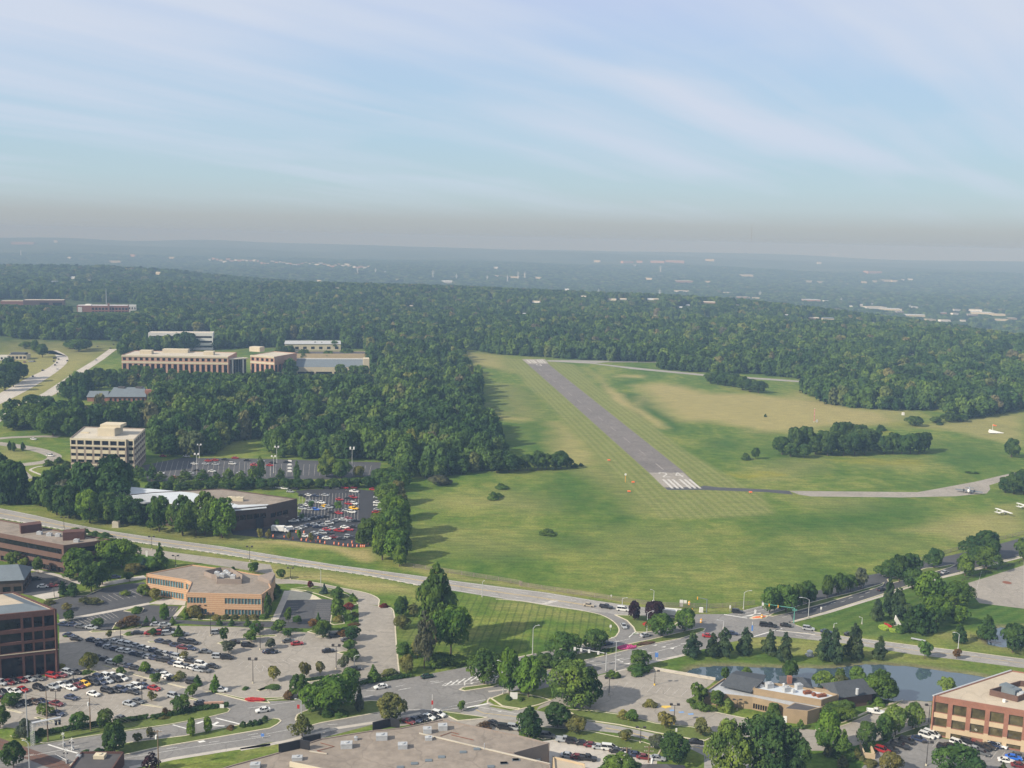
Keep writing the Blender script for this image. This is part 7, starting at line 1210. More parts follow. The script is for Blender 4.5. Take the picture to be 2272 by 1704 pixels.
LL_ = [('a', 1152, 1112, 940, 'beside the middle row of the lower lot'), ('a', 2052, 972, 765, 'in the empty middle of the concrete lot'), ('a', 978, 622, 500, 'above the long double row'), ('a', 1708, 587, 398, 'before the orange office'), ('b', 100, 700, 490, 'beside the grey car and young tree'), ('b', 716, 858, 655, 'near the silver lamp at the lot corner'), ('a', 457, 1200, 1020, 'beside the red car in the lower lot'), ('a', 595, 950, 880, 'behind the yellow car'), ('a', 440, 275, 150, 'beside the slate roofed building'), ('a', 1645, 420, 335, 'at the corner of the orange office'), ('a', 1440, 760, 640, 'at the end of the short dark row'),
       ('c', 918, 1068, 922, 'in the restaurant lot behind the big tree'), ('c', 1288, 988, 865, 'with yellow foot in the restaurant lot'), ('c', 1445, 1303, 1136, 'with yellow foot at the lawn edge'), ('c', 1172, 1458, 1323, 'on the grass below the access road'), ('c', 1955, 1190, 1100, 'against the tan restaurant wall'), ('d', 1400, 1640, 1440, 'in the corner car park'), ('d', 1418, 1302, 1140, 'beside the brick office corner'), ('f', 305, 1055, 970, 'beside the dark hall entrance'), ('e', 1232, 1240, 1130, 'on the parkway verge before the dark hall'), ('e', 2025, 1335, 1210, 'on the parkway verge above the orange office'), ('e', 520, 1075, 975, 'beside the parkway bend'), ('f', 345, 1480, 1385, 'beside the driveway behind the orange office'), ('e', 1425, 1378, 1285, 'beside the conical tree at the driveway')]
for c, x, y, ty, w_ in LL_: lamp_post(c, x, y, x+4, ty, 'dark car park lamp '+w_, 'dark car park lamps', 'dark_metal', True, 'yellow' if 'yellow' in w_ else None)
for i, (c, x, y, ty, w_) in enumerate((('e', 1617, 500, 383, 'tallest, near the tan office'), ('e', 1597, 605, 458, 'beside the tallest one'), ('f', 235, 542, 400, 'behind the sparse trees'), ('f', 209, 620, 476, 'before the sparse trees'), ('f', 845, 628, 407, 'beside the yellowing tree'), ('e', 1480, 760, 690, 'at the hedge'))): lamp_post(c, x, y, x+3, ty, 'tall white lamp of the far car park, '+w_, 'white lamps of the far car park', 'white', True)
def pole(c, x, y, ty, label, cross=0, tr=False, m_='wood_pole', group='utility poles'):
    B = G(c, x, y); h = HT(B, c, ty); r_ = thing('utility_pole', label, 'utility pole', (B.x, B.y, 0), group)
    def P_(mb, nm, mt): o = bpy.data.objects.new(nm, mb.mesh(nm, [M[mt]])); COL.objects.link(o); o.parent = r_
    P_(MB().tube([(0, 0, 0), (0, 0, h)], [.19, .12], 8), 'pole', m_)
    for k_ in range(cross): P_(MB().box(-1.3, 1.3, -.07, .07, h-.5-k_*1.3, h-.35-k_*1.3), 'crossarm', m_); mb = MB(); [mb.tube([(xx, 0, h-.35-k_*1.3), (xx, 0, h-.1-k_*1.3)], .07, 6) for xx in (-1.2, -.6, .6, 1.2)]; P_(mb, 'insulators', 'white')
    if tr: P_(MB().tube([(-.45, 0, h-2.6), (-.45, 0, h-1.5)], .3, 10), 'transformer', 'white')
    return Vector((B.x, B.y, h))
pA = pole('a', 225, 1440, 1045, 'grey utility pole behind the railway signal gantry', 0, False, 'metal_grey'); pB = pole('a', 390, 1445, 1035, 'orange brown utility pole beside the small hedge', 0); pC = pole('a', 735, 1362, 1088, 'utility pole with white box at the car park hedge', 0, True); pD = pole('a', 1287, 1690, 1352, 'utility pole with transformer below the boulevard', 1, True)
pE = pole('c', 1380, 1600, 1405, 'utility pole with two crossarms among the dark trees', 2, False, 'metal_grey'); pF = pole('c', 1238, 1615, 1480, 'utility pole with crossarm in the car park corner', 2); pG = pole('c', 1060, 1575, 1490, 'utility pole behind the parked dark cars', 1, True)
for k_, (x, y, ty) in enumerate(((1105, 500, 395), (1095, 420, 290), (1072, 180, 60), (1068, 60, -20))): pole('f', x, y, ty, f'tall grey utility pole in the gap of the wood, {ordn(k_)} from the car park', 2, False, 'metal_grey', 'utility poles in the gap of the wood')
def wire(a, b_, sag, label, n=9):
    mb = MB(); mb.tube([a.lerp(b_, k_/n)+Vector((0, 0, -sag*4*(k_/n)*(1-k_/n))) for k_ in range(n+1)], .035, 4); o = mb.build('power_line', M['dark_metal'], loc=a); tag(o, label, 'power line', 'power lines')
for k_, dz in enumerate((.2, 1.0, 2.2)):
    wire(pC-Vector((0, 0, dz)), pD-Vector((0, 0, dz)), 1.2, 'thin power line from the car park hedge to the transformer pole'); wire(pA-Vector((0, 0, dz)), pC-Vector((0, 0, dz)), 1.0, 'thin power line between the two poles at the lower car park')
wire(pE-Vector((0, 0, .3)), pF-Vector((0, 0, .3)), .6, 'thin power line between the crossarm poles by the lower car park'); wire(pF-Vector((0, 0, .3)), pG-Vector((0, 0, .3)), .6, 'thin power line over the dark parked cars')
def signal_mast(c, x, y, ty, ex, ey, heads, label, mt, sheads=(), green=False):
    """pole with an arm; heads: (fraction along the arm, face) where face is 'back' for a pale backplate or 'amber'"""
    B = G(c, x, y); h = HT(B, c, ty); s_ = (B-CAM).dot(fw)/F/3.655; r_ = thing('traffic_signal_mast', label, 'traffic signal', (B.x, B.y, 0), 'traffic signal masts'); q_ = Vector(((ex-x)*s_, abs(ex-x)*s_*.32, h+.2))
    def P_(mb, nm, m_, pr=r_): o = bpy.data.objects.new(nm, mb.mesh(nm, [M[m_]])); COL.objects.link(o); o.parent = pr; return o
    P_(MB().tube([(0, 0, 0), (0, 0, h)], [.2, .15], 8), 'pole', mt); P_(MB().tube([(0, 0, h-.1), q_], [.14, .08], 8), 'arm', mt)
    for f_, fc in heads:
        p = Vector((0, 0, h-.1)).lerp(q_, f_); a = P_(MB().box(p.x-.18, p.x+.18, p.y-.36, p.y-.12, p.z-.75, p.z+.35), 'signal_head', 'amber' if fc == 'amber' else 'dark_metal')
        if fc == 'back': P_(MB().box(p.x-.40, p.x+.40, p.y-.44, p.y-.37, p.z-.75, p.z+.5), 'sign', 'white')
    if green: P_(MB().box(-1.0, 1.0, -.25, -.17, h-1.0, h-.5), 'street_sign', 'green_paint')
    return r_
signal_mast('c', 893, 872, 728, 640, 680, [(.05, 'x'), (.26, 'back'), (.55, 'back'), (.80, 'back'), (1.0, 'back')], 'steel mast arm with four white signs over the boulevard', 'steel')
signal_mast('c', 1708, 402, 290, 1630, 300, [(.95, 'amber')], 'blue grey signal mast at the airfield side of the crossroads', 'shingle_blue')
signal_mast('d', 326, 482, 362, 85, 330, [(.52, 'amber'), (.80, 'amber'), (1.0, 'back')], 'green topped signal mast at the corner of the striped lawn', 'green_paint', green=True)
def post_sign(c, x, y, ty, wpx, label, face, cat='sign', group='roadside signs', pole_m='metal_grey', full=False, name='sign'):
    B = G(c, x, y); h = HT(B, c, ty); s_ = (B-CAM).dot(fw)/F/3.655; w_ = wpx*s_; r_ = thing(name, label, cat, (B.x, B.y, 0), group)
    def P_(mb, nm, m_): o = bpy.data.objects.new(nm, mb.mesh(nm, [M[m_]])); COL.objects.link(o); o.parent = r_
    z0 = .25 if full else h*.55
    P_(MB().box(-w_/2, w_/2, -.12, -.04, z0, h), 'panel', face); P_(MB().tube([(-w_*.3, 0, 0), (-w_*.3, 0, h*.98)], .06, 6).tube([(w_*.3, 0, 0), (w_*.3, 0, h*.98)], .06, 6) if full else MB().tube([(0, 0, 0), (0, 0, h*.98)], .06, 6), 'post', pole_m)
    return r_
for r0 in (('c', 1503, 355, 295, 28, 'tall white sign board on the airfield verge', 'white'), ('c', 1535, 330, 298, 26, 'white rounded sign board behind the tall one', 'white'), ('b', 2155, 1105, 1045, 62, 'white sign board with grey lettering beside the store entrance', 'white'), ('c', 1463, 1370, 1335, 14, 'white cabinet on the lawn beside the access road', 'white'), ('e', 1190, 1300, 1250, 16, 'narrow white board beside the guard railed parkway', 'white'), ('a', 1800, 1178, 1142, 34, 'white and green entrance sign at the car park hedge', 'white')): post_sign(*r0, full=True, name='sign_board')
for r0 in (('c', 930, 545, 498, 16, 'small white sign at the inner edge of the slip lane', 'white'), ('c', 935, 290, 255, 11, 'small white sign at the airfield fence', 'white'), ('c', 1898, 395, 340, 12, 'white sign on the verge near the crossroads', 'white'), ('d', 545, 398, 352, 14, 'white sign beside the boulevard kerb on the striped lawn', 'white'), ('d', 10, 445, 378, 16, 'white sign on the orange island', 'white'), ('c', 2100, 440, 375, 14, 'white sign behind the orange island', 'white'), ('b', 410, 1215, 1145, 20, 'red sign beside the boulevard tree clump', 'red'), ('b', 1757, 1020, 960, 10, 'thin sign on the hatched median nose', 'white'), ('c', 1278, 320, 298, 20, 'white sign on the airfield lamp', 'white')): post_sign(*r0)
def banner(c, x, y, ty, label, m_, y1, y0, wd=26):
    B = G(c, x, y); h = HT(B, c, ty); s_ = (B-CAM).dot(fw)/F/3.655; r_ = thing('banner_pole', label, 'banner', (B.x, B.y, 0), 'banner poles')
    for nm, mb, mt in (('pole', MB().tube([(0, 0, 0), (0, 0, h)], .09, 6), 'white'), ('banner', MB().box(-wd/2*s_, wd/2*s_, -.16, -.1, h*y0, h*y1), m_)): o = bpy.data.objects.new(nm, mb.mesh(nm, [M[mt]])); COL.objects.link(o); o.parent = r_
banner('c', 1302, 790, 722, 'blue banner on a pole at the boulevard verge', 'blue', .98, .45); banner('c', 432, 960, 895, 'blue banner on a pole between the boulevard trees', 'blue', .98, .35); banner('b', 120, 1415, 1378, 'low blue banner beside the boulevard median', 'blue', .98, .35); banner('b', 1495, 1195, 1065, 'red and white banner pole beside the boulevard', 'red', .65, .40, 14); banner('c', 2075, 605, 475, 'tall white pole with blue banner at the crossroads corner', 'blue', .80, .45, 14)
mb = MB(); mb.add([(-1.6, -.3, .3), (1.6, -.3, .3), (-.9, -.3, 4.2), (-1.6, .3, .3), (1.6, .3, .3), (-.9, .3, 4.2)], [(0, 1, 2), (5, 4, 3), (0, 3, 4, 1), (1, 4, 5, 2), (2, 5, 3, 0)])
simple('monument_sign', 'white pointed monument sign before the dark pines on the corner lawn', 'sign', 'd', 1165, 502, [('slab', mb, 'white'), ('plinth', MB().box(-2, 2, -.6, .6, 0, .3), 'concrete_pale')])
simple('monument_sign', 'orange brown monument sign by the hedge at the car park entrance', 'sign', 'a', 1735, 1170, [('panel', MB().prism([(-3, -.3), (3, -.3), (3, .3), (-3, .3)], .3, 2.0), 'pink_stone'), ('plinth', MB().box(-3.4, 3.4, -.5, .5, 0, .3), 'stone_tan')], rz=.15)
mb = MB(); mb.box(-2, 2, -.2, .2, .3, 1.6); simple('utility_cabinet', 'white utility cabinet on the verge near the crossroads signal', 'cabinet', 'c', 1665, 395, [('cabinet', MB().box(-.7, .7, -.5, .5, .1, 1.9), 'white'), ('base', MB().box(-.9, .9, -.7, .7, 0, .1), 'concrete_pale')])
simple('utility_cabinet', 'pale box on the grass before the long dark hall', 'cabinet', 'e', 942, 1058, [('cabinet', MB().box(-1.6, 1.6, -1.2, 1.2, .1, 3.0), 'roof_pale'), ('base', MB().box(-1.8, 1.8, -1.4, 1.4, 0, .1), 'concrete_pale')])
simple('storage_tank', 'white round topped tank beside the pines and pond', 'tank', 'd', 455, 748, [('tank', MB().tube([(0, 0, .4), (0, 0, 1.7), (0, 0, 2.1)], [1.1, 1.1, .5], 14), 'white'), ('base', MB().box(-1.3, 1.3, -1.3, 1.3, 0, .4), 'metal_grey')])
simple('manhole_cover', 'round brown drain cover in the pale paved court', 'drain cover', 'd', 2055, 157, [('cover', MB().tube([(0, 0, .03), (0, 0, .12)], 1.9, 16), 'rust'), ('rim', MB().tube([(0, 0, .03), (0, 0, .09)], 2.2, 16), 'stone_grey')])
simple('solar_board', 'pale slanted board lying on the grass beside the crossing road', 'board', 'd', 1335, 626, [('board', MB().prism([(-2.6, -.6), (2.6, -.6), (2.6, .6), (-2.6, .6)], .4, .55, bottom=True), 'metal_grey'), ('leg', MB().box(-2, -1.8, -.1, .1, 0, .4).box(1.8, 2, -.1, .1, 0, .4), 'metal_grey')], rz=-.5)
for k_, (x, y) in enumerate(((1568, 335), (1588, 395), (1665, 480), (2157, 445))): simple('marker_drum', f'amber marker drum near the crossroads, {ordn(k_)} from left', 'traffic drum', 'c', x, y, [('drum', MB().tube([(0, 0, 0), (0, 0, 1.5)], [.45, .35], 10), 'amber'), ('stripe', MB().tube([(0, 0, .7), (0, 0, 1.0)], .46, 10), 'white')], 'amber marker drums')
# orange barrels along the black car park
br = [(205, 1138), (295, 1148), (330, 1150), (365, 1158), (392, 1103), (435, 1168), (475, 1171), (510, 1173), (550, 1181), (585, 1183), (625, 1191), (700, 1198), (737, 1203), (775, 1210), (812, 1213), (850, 1215), (845, 1188), (885, 1219), (915, 1220), (930, 1220), (945, 1220), (975, 1203), (455, 1108), (485, 1158), (570, 1153)]
bm1 = MB().tube([(0, 0, 0), (0, 0, 1.15)], [.38, .3], 10).mesh('barrel', [M['orange']]); bm2 = MB().tube([(0, 0, .55), (0, 0, .75)], .37, 10).mesh('band', [M['white']])
for i, (x, y) in enumerate(sorted(br)):
    B = G('f', x, y); r_ = thing('traffic_barrel', f'orange barrel along the front edge of the black car park, {ordn(i)} from left', 'barrel', (B.x, B.y, .04), 'orange barrels')
    for nm, me_ in (('barrel', bm1), ('band', bm2)): o = bpy.data.objects.new(nm, me_); COL.objects.link(o); o.parent = r_
# railway signal gantry, crossing gates, track
B = G('a', 268, 1475); h = HT(B, 'a', 1290); s_ = (B-CAM).dot(fw)/F/3.655; r_ = thing('railway_signal_gantry', 'silver lattice railway signal gantry over the boulevard edge', 'signal gantry', (B.x, B.y, 0)); E_ = Vector((185*s_, 4.0, 0))
def P_(mb, nm, m_): o = bpy.data.objects.new(nm, mb.mesh(nm, [M[m_]])); COL.objects.link(o); o.parent = r_
for nm, z0, z1, p0, p1 in (('mast', 0, h, (0, 0, 0), (0, 0, h)),):
    mb = MB()
    for xx in (-.4, .4):
        for yy in (-.4, .4): mb.tube([(xx, yy, 0), (xx, yy, h)], .07, 5)
    for k_ in range(10): z = h*k_/10; mb.tube([(-.4, -.4, z), (.4, -.4, z+h/10)], .045, 4); mb.tube([(.4, .4, z), (-.4, .4, z+h/10)], .045, 4); mb.tube([(-.4, .4, z), (-.4, -.4, z+h/10)], .045, 4)
    P_(mb, nm, 'steel')
mb = MB(); u_ = E_.normalized(); LLg = E_.length; nv = Vector((-u_.y, u_.x, 0))
for a_ in (-.5, .5):
    for z in (h-1.2, h-.1): mb.tube([nv*a_+Vector((0, 0, z)), nv*a_+u_*LLg+Vector((0, 0, z))], .07, 5)
    for k_ in range(9): mb.tube([nv*a_+u_*LLg*k_/9+Vector((0, 0, h-1.2)), nv*a_+u_*LLg*(k_+.5)/9+Vector((0, 0, h-.1)), nv*a_+u_*LLg*(k_+1)/9+Vector((0, 0, h-1.2))], .05, 4)
mb.obox((0, 0), u_[:2], nv[:2], 0, LLg, -.4, .4, h-.1, h-.04); P_(mb, 'walkway', 'steel')
for f_ in (.85, .97): p = u_*LLg*f_; P_(MB().box(p.x-.35, p.x+.35, p.y-.6, p.y-.45, h-2.2, h-.6), 'signal_head', 'black')
def gate(x, y, ty, x2, y2, label):
    B = G('a', x, y); h = HT(B, 'a', ty); r_ = thing('crossing_gate', label, 'crossing gate', (B.x, B.y, 0), 'railway crossing gates'); E_ = G('a', x2, y2)-B; E_ = Vector((E_.x, E_.y, 1.2))
    for nm, mb, m_ in (('post', MB().tube([(0, 0, 0), (0, 0, h)], .12, 8), 'white'), ('arm', MB().tube([(0, 0, 1.1), E_], [.06, .04], 6), 'white'), ('crossbuck', MB().tube([(-.5, -.2, h-.8), (.5, -.2, h-.1)], .06, 4).tube([(.5, -.22, h-.8), (-.5, -.22, h-.1)], .06, 4), 'white'), ('warning_light', MB().tube([(-.5, -.25, h-1.3), (-.5, -.35, h-1.3)], .22, 10).tube([(.5, -.25, h-1.3), (.5, -.35, h-1.3)], .22, 10), 'black'), ('cabinet', MB().box(-.35, .35, .15, .6, 0, 1.2), 'metal_grey')): o = bpy.data.objects.new(nm, mb.mesh(nm, [M[m_]])); COL.objects.link(o); o.parent = r_
gate(540, 1625, 1500, 445, 1575, 'white crossing gate with lowered arm beside the dark roofed building'); gate(515, 1490, 1370, 470, 1500, 'crossing signal with red and white post beside the hedge'); gate(585, 1520, 1415, 600, 1545, 'crossing signal on the tip of the grass median')
mb = MB(); P = PL('a -60,1440 100,1500 300,1570 480,1640 560,1690'); ribbon(mb, P, 4.5, .034, 0); structure('railway_bed', mb, M['brick_brown']); mb = MB()
for o_ in (-.72, .72): ribbon(mb, P, .12, .16, 0, o_)
structure('railway_rail', mb, M['rust'])
# guard rail beside the parkway (white reflective blocks between gaps) and airfield fences
def rail(name, label, s, h, step, cat, pm, rm, rails=((.55, .8),), grp=None, mx=100, sm=3):
    P = smooth(PL(s), sm) if sm else PL(s); r_ = thing(name, label, cat, (P[0].x, P[0].y, 0), grp); W_ = walk(P, step)
    for z0, z1 in rails:
        mb = MB()
        for a, b_ in zip(P[:-1], P[1:]): d_ = (v2(b_)-v2(a)); L = d_.length; d_ /= L; mb.obox(v2(a), d_, Vector((-d_.y, d_.x)), 0, L+.02, -.04, .04, z0*h, z1*h)
        mb.build('rail', M[rm], r_)
    st = max(1, math.ceil(len(W_)/mx))
    for p, t_ in W_[::st][:mx]: n_ = Vector((-t_.y, t_.x)); MB().obox(p, t_, n_, -.07, .07, -.05, .12, 0, h).build('post', M[pm], r_)
    return P
P = rail('guard_rail', 'white guard rail of spaced blocks along the parkway edge', 'e -100,975 0,992 500,1082 930,1158 1300,1215 1800,1283 f 183,1348 600,1403 1000,1462 1360,1532', .75, 8, 'guard rail', 'white', 'metal_grey')
r_ = [o for o in bpy.data.objects if o.name == 'guard_rail'][0]; mb = MB()
for p, t_ in walk(P, 4.2): n_ = Vector((t_.y, -t_.x)); mb.obox(p, t_, n_, 0, 2.3, .05, .16, .25, .72)
o = mb.build('reflector_blocks', M['worn_paint'], r_); o['kind'] = 'stuff'
rail('airfield_fence', 'dark grey wire fence along the airfield beside the parkway', 'f 1250,1372 1420,1400 1640,1432 2193,1522 c 200,185 600,245 960,300 1290,345 1550,358 1800,362 2100,335', 1.9, 6, 'fence', 'stone_grey', 'stone_grey', ((.50, .56), (.94, 1.0), (.08, .12), (.25, .30), (.72, .77)))
rail('airfield_fence', 'low dark fence along the far boulevard verge', 'h 1130,1395 1400,1320 1700,1235 2193,1118', 1.8, 6, 'fence', 'stone_grey', 'stone_grey', ((.50, .58), (.9, 1.0), (.1, .2)))
rail('court_fence', 'dark low fence between the paved court and the boulevard lawn', 'd 1690,150 1900,80 2193,-10', 1.4, 5, 'fence', 'dark_metal', 'dark_metal', ((.4, .55), (.85, 1.0)), sm=0)
rail('railing', 'dark railing running over the grass towards the second pond', 'd 1760,598 1850,625 1950,655 2010,668', 1.1, 4, 'railing', 'dark_metal', 'dark_metal', ((.4, .5), (.85, 1.0)), sm=0)
rail('retaining_wall', 'low pale wall along the pond side of the restaurant car park', 'c 1275,858 1520,900 1780,945', .9, 30, 'wall', 'concrete_pale', 'concrete_pale', ((0, 1.0),), sm=0)
# signs of stone at the edges of car parks, white tops
for k_, x in enumerate(range(330, 350, 20)): pass
for k_, (y, w_) in enumerate(((527, 14), (556, 14), (585, 13), (610, 12))): B = G('f', 340, y); o = MB().box(B.x-1.3, B.x+1.3, B.y-.6, B.y+.6, .04, .7); o.prism([(B.x-1.3, B.y-.6), (B.x+1.3, B.y-.6), (B.x+.8, B.y+.5), (B.x-.8, B.y+.5)], .7, 1.0); o = o.build('white_shelter', M['white'], loc=B); tag(o, f'small white shelter in the far car park, {ordn(k_)} from the wood', 'shelter', 'white shelters')
# far lattice towers and one tall radio mast, beyond the wooded edge
def pylon(c, x, y, ty, label, name='lattice_tower', m_='steel', wf=.16):
    B, t_ = GT(c, x, y, 2); h = (y-ty)/3.655/F*t_; r_ = thing(name, label, 'tower', (B.x, B.y, B.z-8), 'distant towers'); h += 8
    mb = MB(); b0 = h*wf/2; q_ = max(.35, t_*.00016) if name != 'radio_mast' else .35
    for sx in (-1, 1):
        for sy in (-1, 1): mb.tube([(sx*b0, sy*b0, 0), (sx*b0*.25, sy*b0*.25, h*.75), (0, 0, h)], q_, 4)
    for k_ in range(6): z = h*k_/8; f0 = 1-z/h*.95; f1 = 1-(z+h/8)/h*.95; mb.tube([(-b0*f0, -b0*f0, z), (b0*f1, -b0*f1, z+h/8)], q_*.6, 4); mb.tube([(b0*f0, -b0*f0, z), (-b0*f1, -b0*f1, z+h/8)], q_*.6, 4)
    o = bpy.data.objects.new('lattice', mb.mesh('lattice', [M[m_]])); COL.objects.link(o); o.parent = r_
    mb = MB()
    if name == 'lattice_tower':
        for f_ in (.72, .84): mb.tube([(-h*.16, 0, h*f_), (h*.16, 0, h*f_)], q_, 4)
        o = bpy.data.objects.new('crossarm', mb.mesh('crossarm', [M[m_]])); COL.objects.link(o); o.parent = r_
for i, (c, x, y, ty) in enumerate((('j', 890, 400, 340), ('j', 1035, 398, 345), ('j', 1112, 398, 365), ('j', 1500, 440, 360), ('j', 1690, 450, 390), ('j', 1940, 460, 400), ('k', 95, 470, 395), ('k', 180, 440, 370), ('k', 235, 440, 372), ('k', 832, 580, 510), ('k', 1328, 592, 512), ('k', 1335, 390, 325), ('l', 50, 590, 530), ('l', 708, 640, 585), ('l', 1265, 690, 640))): pylon(c, x, y, ty, f'pale lattice pylon in the hazy valley, {ordn(i)} from left')
pylon('k', 2065, 245, -10, 'very tall thin radio mast on the far ridge', 'radio_mast', 'stone_grey', .012); pylon('i', 170, 252, 205, 'white needle like tower in the hazy land at the left', 'water_tower', 'white', .12); pylon('i', 863, 640, 515, 'grey lattice mast beside the brick campus', 'radio_mast', 'metal_grey', .04)
for i, (x, y, ty) in enumerate(((140, 985, 895), (152, 980, 885), (170, 975, 862), (185, 975, 845))): pole('j', x, y, ty, f'pole of the close group behind the pinkish office, {ordn(i)} from left', 0, False, 'wood_pole', 'poles behind the pinkish office')
# ------------------------------------------------------------------ the woods: the trees that show largest one by one, the rest as one mass
LOWS = [crown_mesh('woods_tree', 200+i, [RND, OVAL, TALLP, RND, OVAL, RND][i], .06, 1, 15+i, 420, .070, (.30, .5), .70, 'leaf_woods') for i in range(6)]+[crown_mesh('woods_tree', 240+i, NARP, .05, 1, 16, 380, .070, (.3, .5), .7, 'leaf_woods') for i in range(2)]
MIDS = [crown_mesh('woodland_tree', 220+i, [RND, OVAL, TALLP, OVAL][i], .08, 1, 22+i, 1100, .046, (.28, .48), .72, 'leaf_woods', trunk=.03) for i in range(4)]
INC_NEAR = [PL(s) for s in (
 'e -300,760 0,790 200,840 400,800 700,800 1000,810 1130,800 1010,900 930,990 640,985 380,935 0,905 -300,850',
 'e 60,250 140,200 420,200 540,190 560,330 400,320 200,270', 'e 560,140 900,120 1180,120 1250,200 1180,250 600,330 540,330',
 'e 1190,150 1240,400 1260,470 1480,490 1800,480 1830,430 1850,370 2193,350 f 190,390 190,490 560,512 1060,522 1078,300 1050,0 j 1010,1480 1000,1400 900,1380 500,1380 240,1340 i 2100,1360 1850,1340 1250,1330 1240,1480 e 1190,100',
 'i 480,1390 690,1330 880,1300 1200,1300 1900,1310 1900,1330 1250,1340 880,1360 760,1420 600,1420',
 'f 1120,0 1110,300 1110,560 1230,640 1300,680 1500,662 1990,600 2060,520 2050,430 2020,320 1930,220 1870,100 1880,0 j 1900,1440 1880,1330 1790,1200 1730,1110 1690,1020 1000,900 1050,1250 1060,1450',
)]
EXC = [PL(s) for s in (
 'i -900,925 0,905 200,930 560,938 860,935 1000,950 1010,990 990,1060 990,1260 860,1290 690,1330 480,1390 200,1560 e 60,240 250,290 500,340 570,620 350,660 200,690 0,660 -900,700',
 'i 960,1240 970,1060 1850,1000 j 250,990 260,1130 240,1240 i 2193,1260 1850,1250',
 'j 220,1230 240,1080 330,1010 960,1000 1000,1090 1000,1240 600,1250', 'j 270,1060 300,930 760,930 770,1010 600,1020', 'i 1180,980 1200,870 1740,870 1740,1000',
 'i 690,1480 760,1310 1240,1310 1260,1470 1000,1500', 'i 500,1590 540,1490 760,1480 760,1580', 'j 1028,880 1050,880 1072,1660 f 1085,200 1118,560 1088,560 1055,200 j 1045,1600', 'i -300,690 0,590 520,600 700,625 1110,640 1110,720 600,740',
)]
FIELD = PL('j 1660,990 k 0,1048 220,1060 600,1085 900,1102 1340,1114 1330,1170 1500,1185 1720,1200 1980,1206 2193,1208 l 0,1212 260,1238 400,1252 410,1370 520,1418 640,1462 860,1492 1300,1508 1700,1500 2000,1475 h 1500,190 1740,185 2193,110 2600,60 3200,700 3200,2500 -500,2500 f 1120,1400 1200,700 1990,600 1870,60 j 1800,1210')
def jgrid(x0, x1, y0, y1, s, rs_):
    X, Y = np.meshgrid(np.arange(x0, x1, s), np.arange(y0, y1, s*.87)); X = X+(np.arange(X.shape[0])[:, None] % 2)*s/2
    return (X+rs_.uniform(-.38, .38, X.shape)*s).ravel(), (Y+rs_.uniform(-.38, .38, Y.shape)*s).ravel()
rs_ = np.random.RandomState(5)
def inside(x, y, polys):
    o = np.zeros(x.shape, bool)
    for p in polys: o |= seg_sdf(x, y, p) > 0
    return o
# near woods
x, y = jgrid(-520, 420, 440, 1500, 8.2, rs_)
near_ok = inside(x, y, INC_NEAR)
far_l = np.hypot(x, y) > 1010+0*x
beyond = (~inside(x, y, [FIELD])) & ((np.hypot(x, y) > 1120) | ((x > 40) & (y > 650)) | ((x < -60) & (y > 1030)))
k = (near_ok | beyond) & ~inside(x, y, EXC) & ~(inside(x, y, [FIELD]) & ~near_ok)
lim = np.abs(np.arctan2(x, y)) < math.radians(33); k &= lim
for fx, fy, fr in BLD_CLEAR: k &= np.hypot(x-fx, y-fy) > fr
for fp_ in BLD_POLY: k &= seg_sdf(x, y, fp_) < -6
for fx, fy, fr in TREE_XY: k &= np.hypot(x-fx, y-fy) > fr*.8+2
pts = [(a, b, 8.2) for a, b in zip(x[k], y[k])]
x, y = jgrid(-1000, 1000, 440, 1700, 9.5, rs_)     # out to the sides and on to the first rise
kk = np.ones(x.shape, bool)
for fp_ in BLD_POLY: kk &= seg_sdf(x, y, fp_) < -7
kk &= ((x < -520) | (x > 420) | (y > 1500)) & (np.hypot(x, y) < 1650) & ((np.hypot(x, y) > 1050) | (x > 300)) & (np.abs(np.arctan2(x, y)) < math.radians(34)) & ~inside(x, y, EXC+[FIELD])
pts += [(a, b, 9.5) for a, b in zip(x[kk], y[kk])]
pts.sort(key=lambda p: p[0]**2+p[1]**2)
def sight(x, y, h):
    """only low trees grow in the gardens on the near side of the far houses"""
    for fx, fy, fr, h0 in SIGHT:
        d = math.hypot(fx, fy); ux, uy = fx/d, fy/d; a = (fx-x)*ux+(fy-y)*uy; b_ = np.abs((fx-x)*uy-(fy-y)*ux)
        k_ = (a > -4) & (a < 260) & (b_ < fr); h = np.where(k_, np.minimum(h, h0+a*.9*140/d), h)
    return h
def spec(p):
    s = p[2]/8.2; h = random.choice((random.uniform(7, 11), random.uniform(11, 15), random.uniform(13, 17), random.uniform(16, 22)))*(.92+.08*s); w_ = (h*.35+random.uniform(4.5, 8.5))*s*.95
    return h, w_
vis = [p for p in pts if abs(math.atan2(p[0], p[1])) < math.radians(27.2)]
solo = set(id(p) for p in vis[:290])
WG = {'tree of the dense wood in front of the tan office block': (PL('e -400,740 0,760 1150,760 1150,1100 -400,1100'),), }
mass = []
OFFB = INC_NEAR[0]; FLDW = INC_NEAR[5]
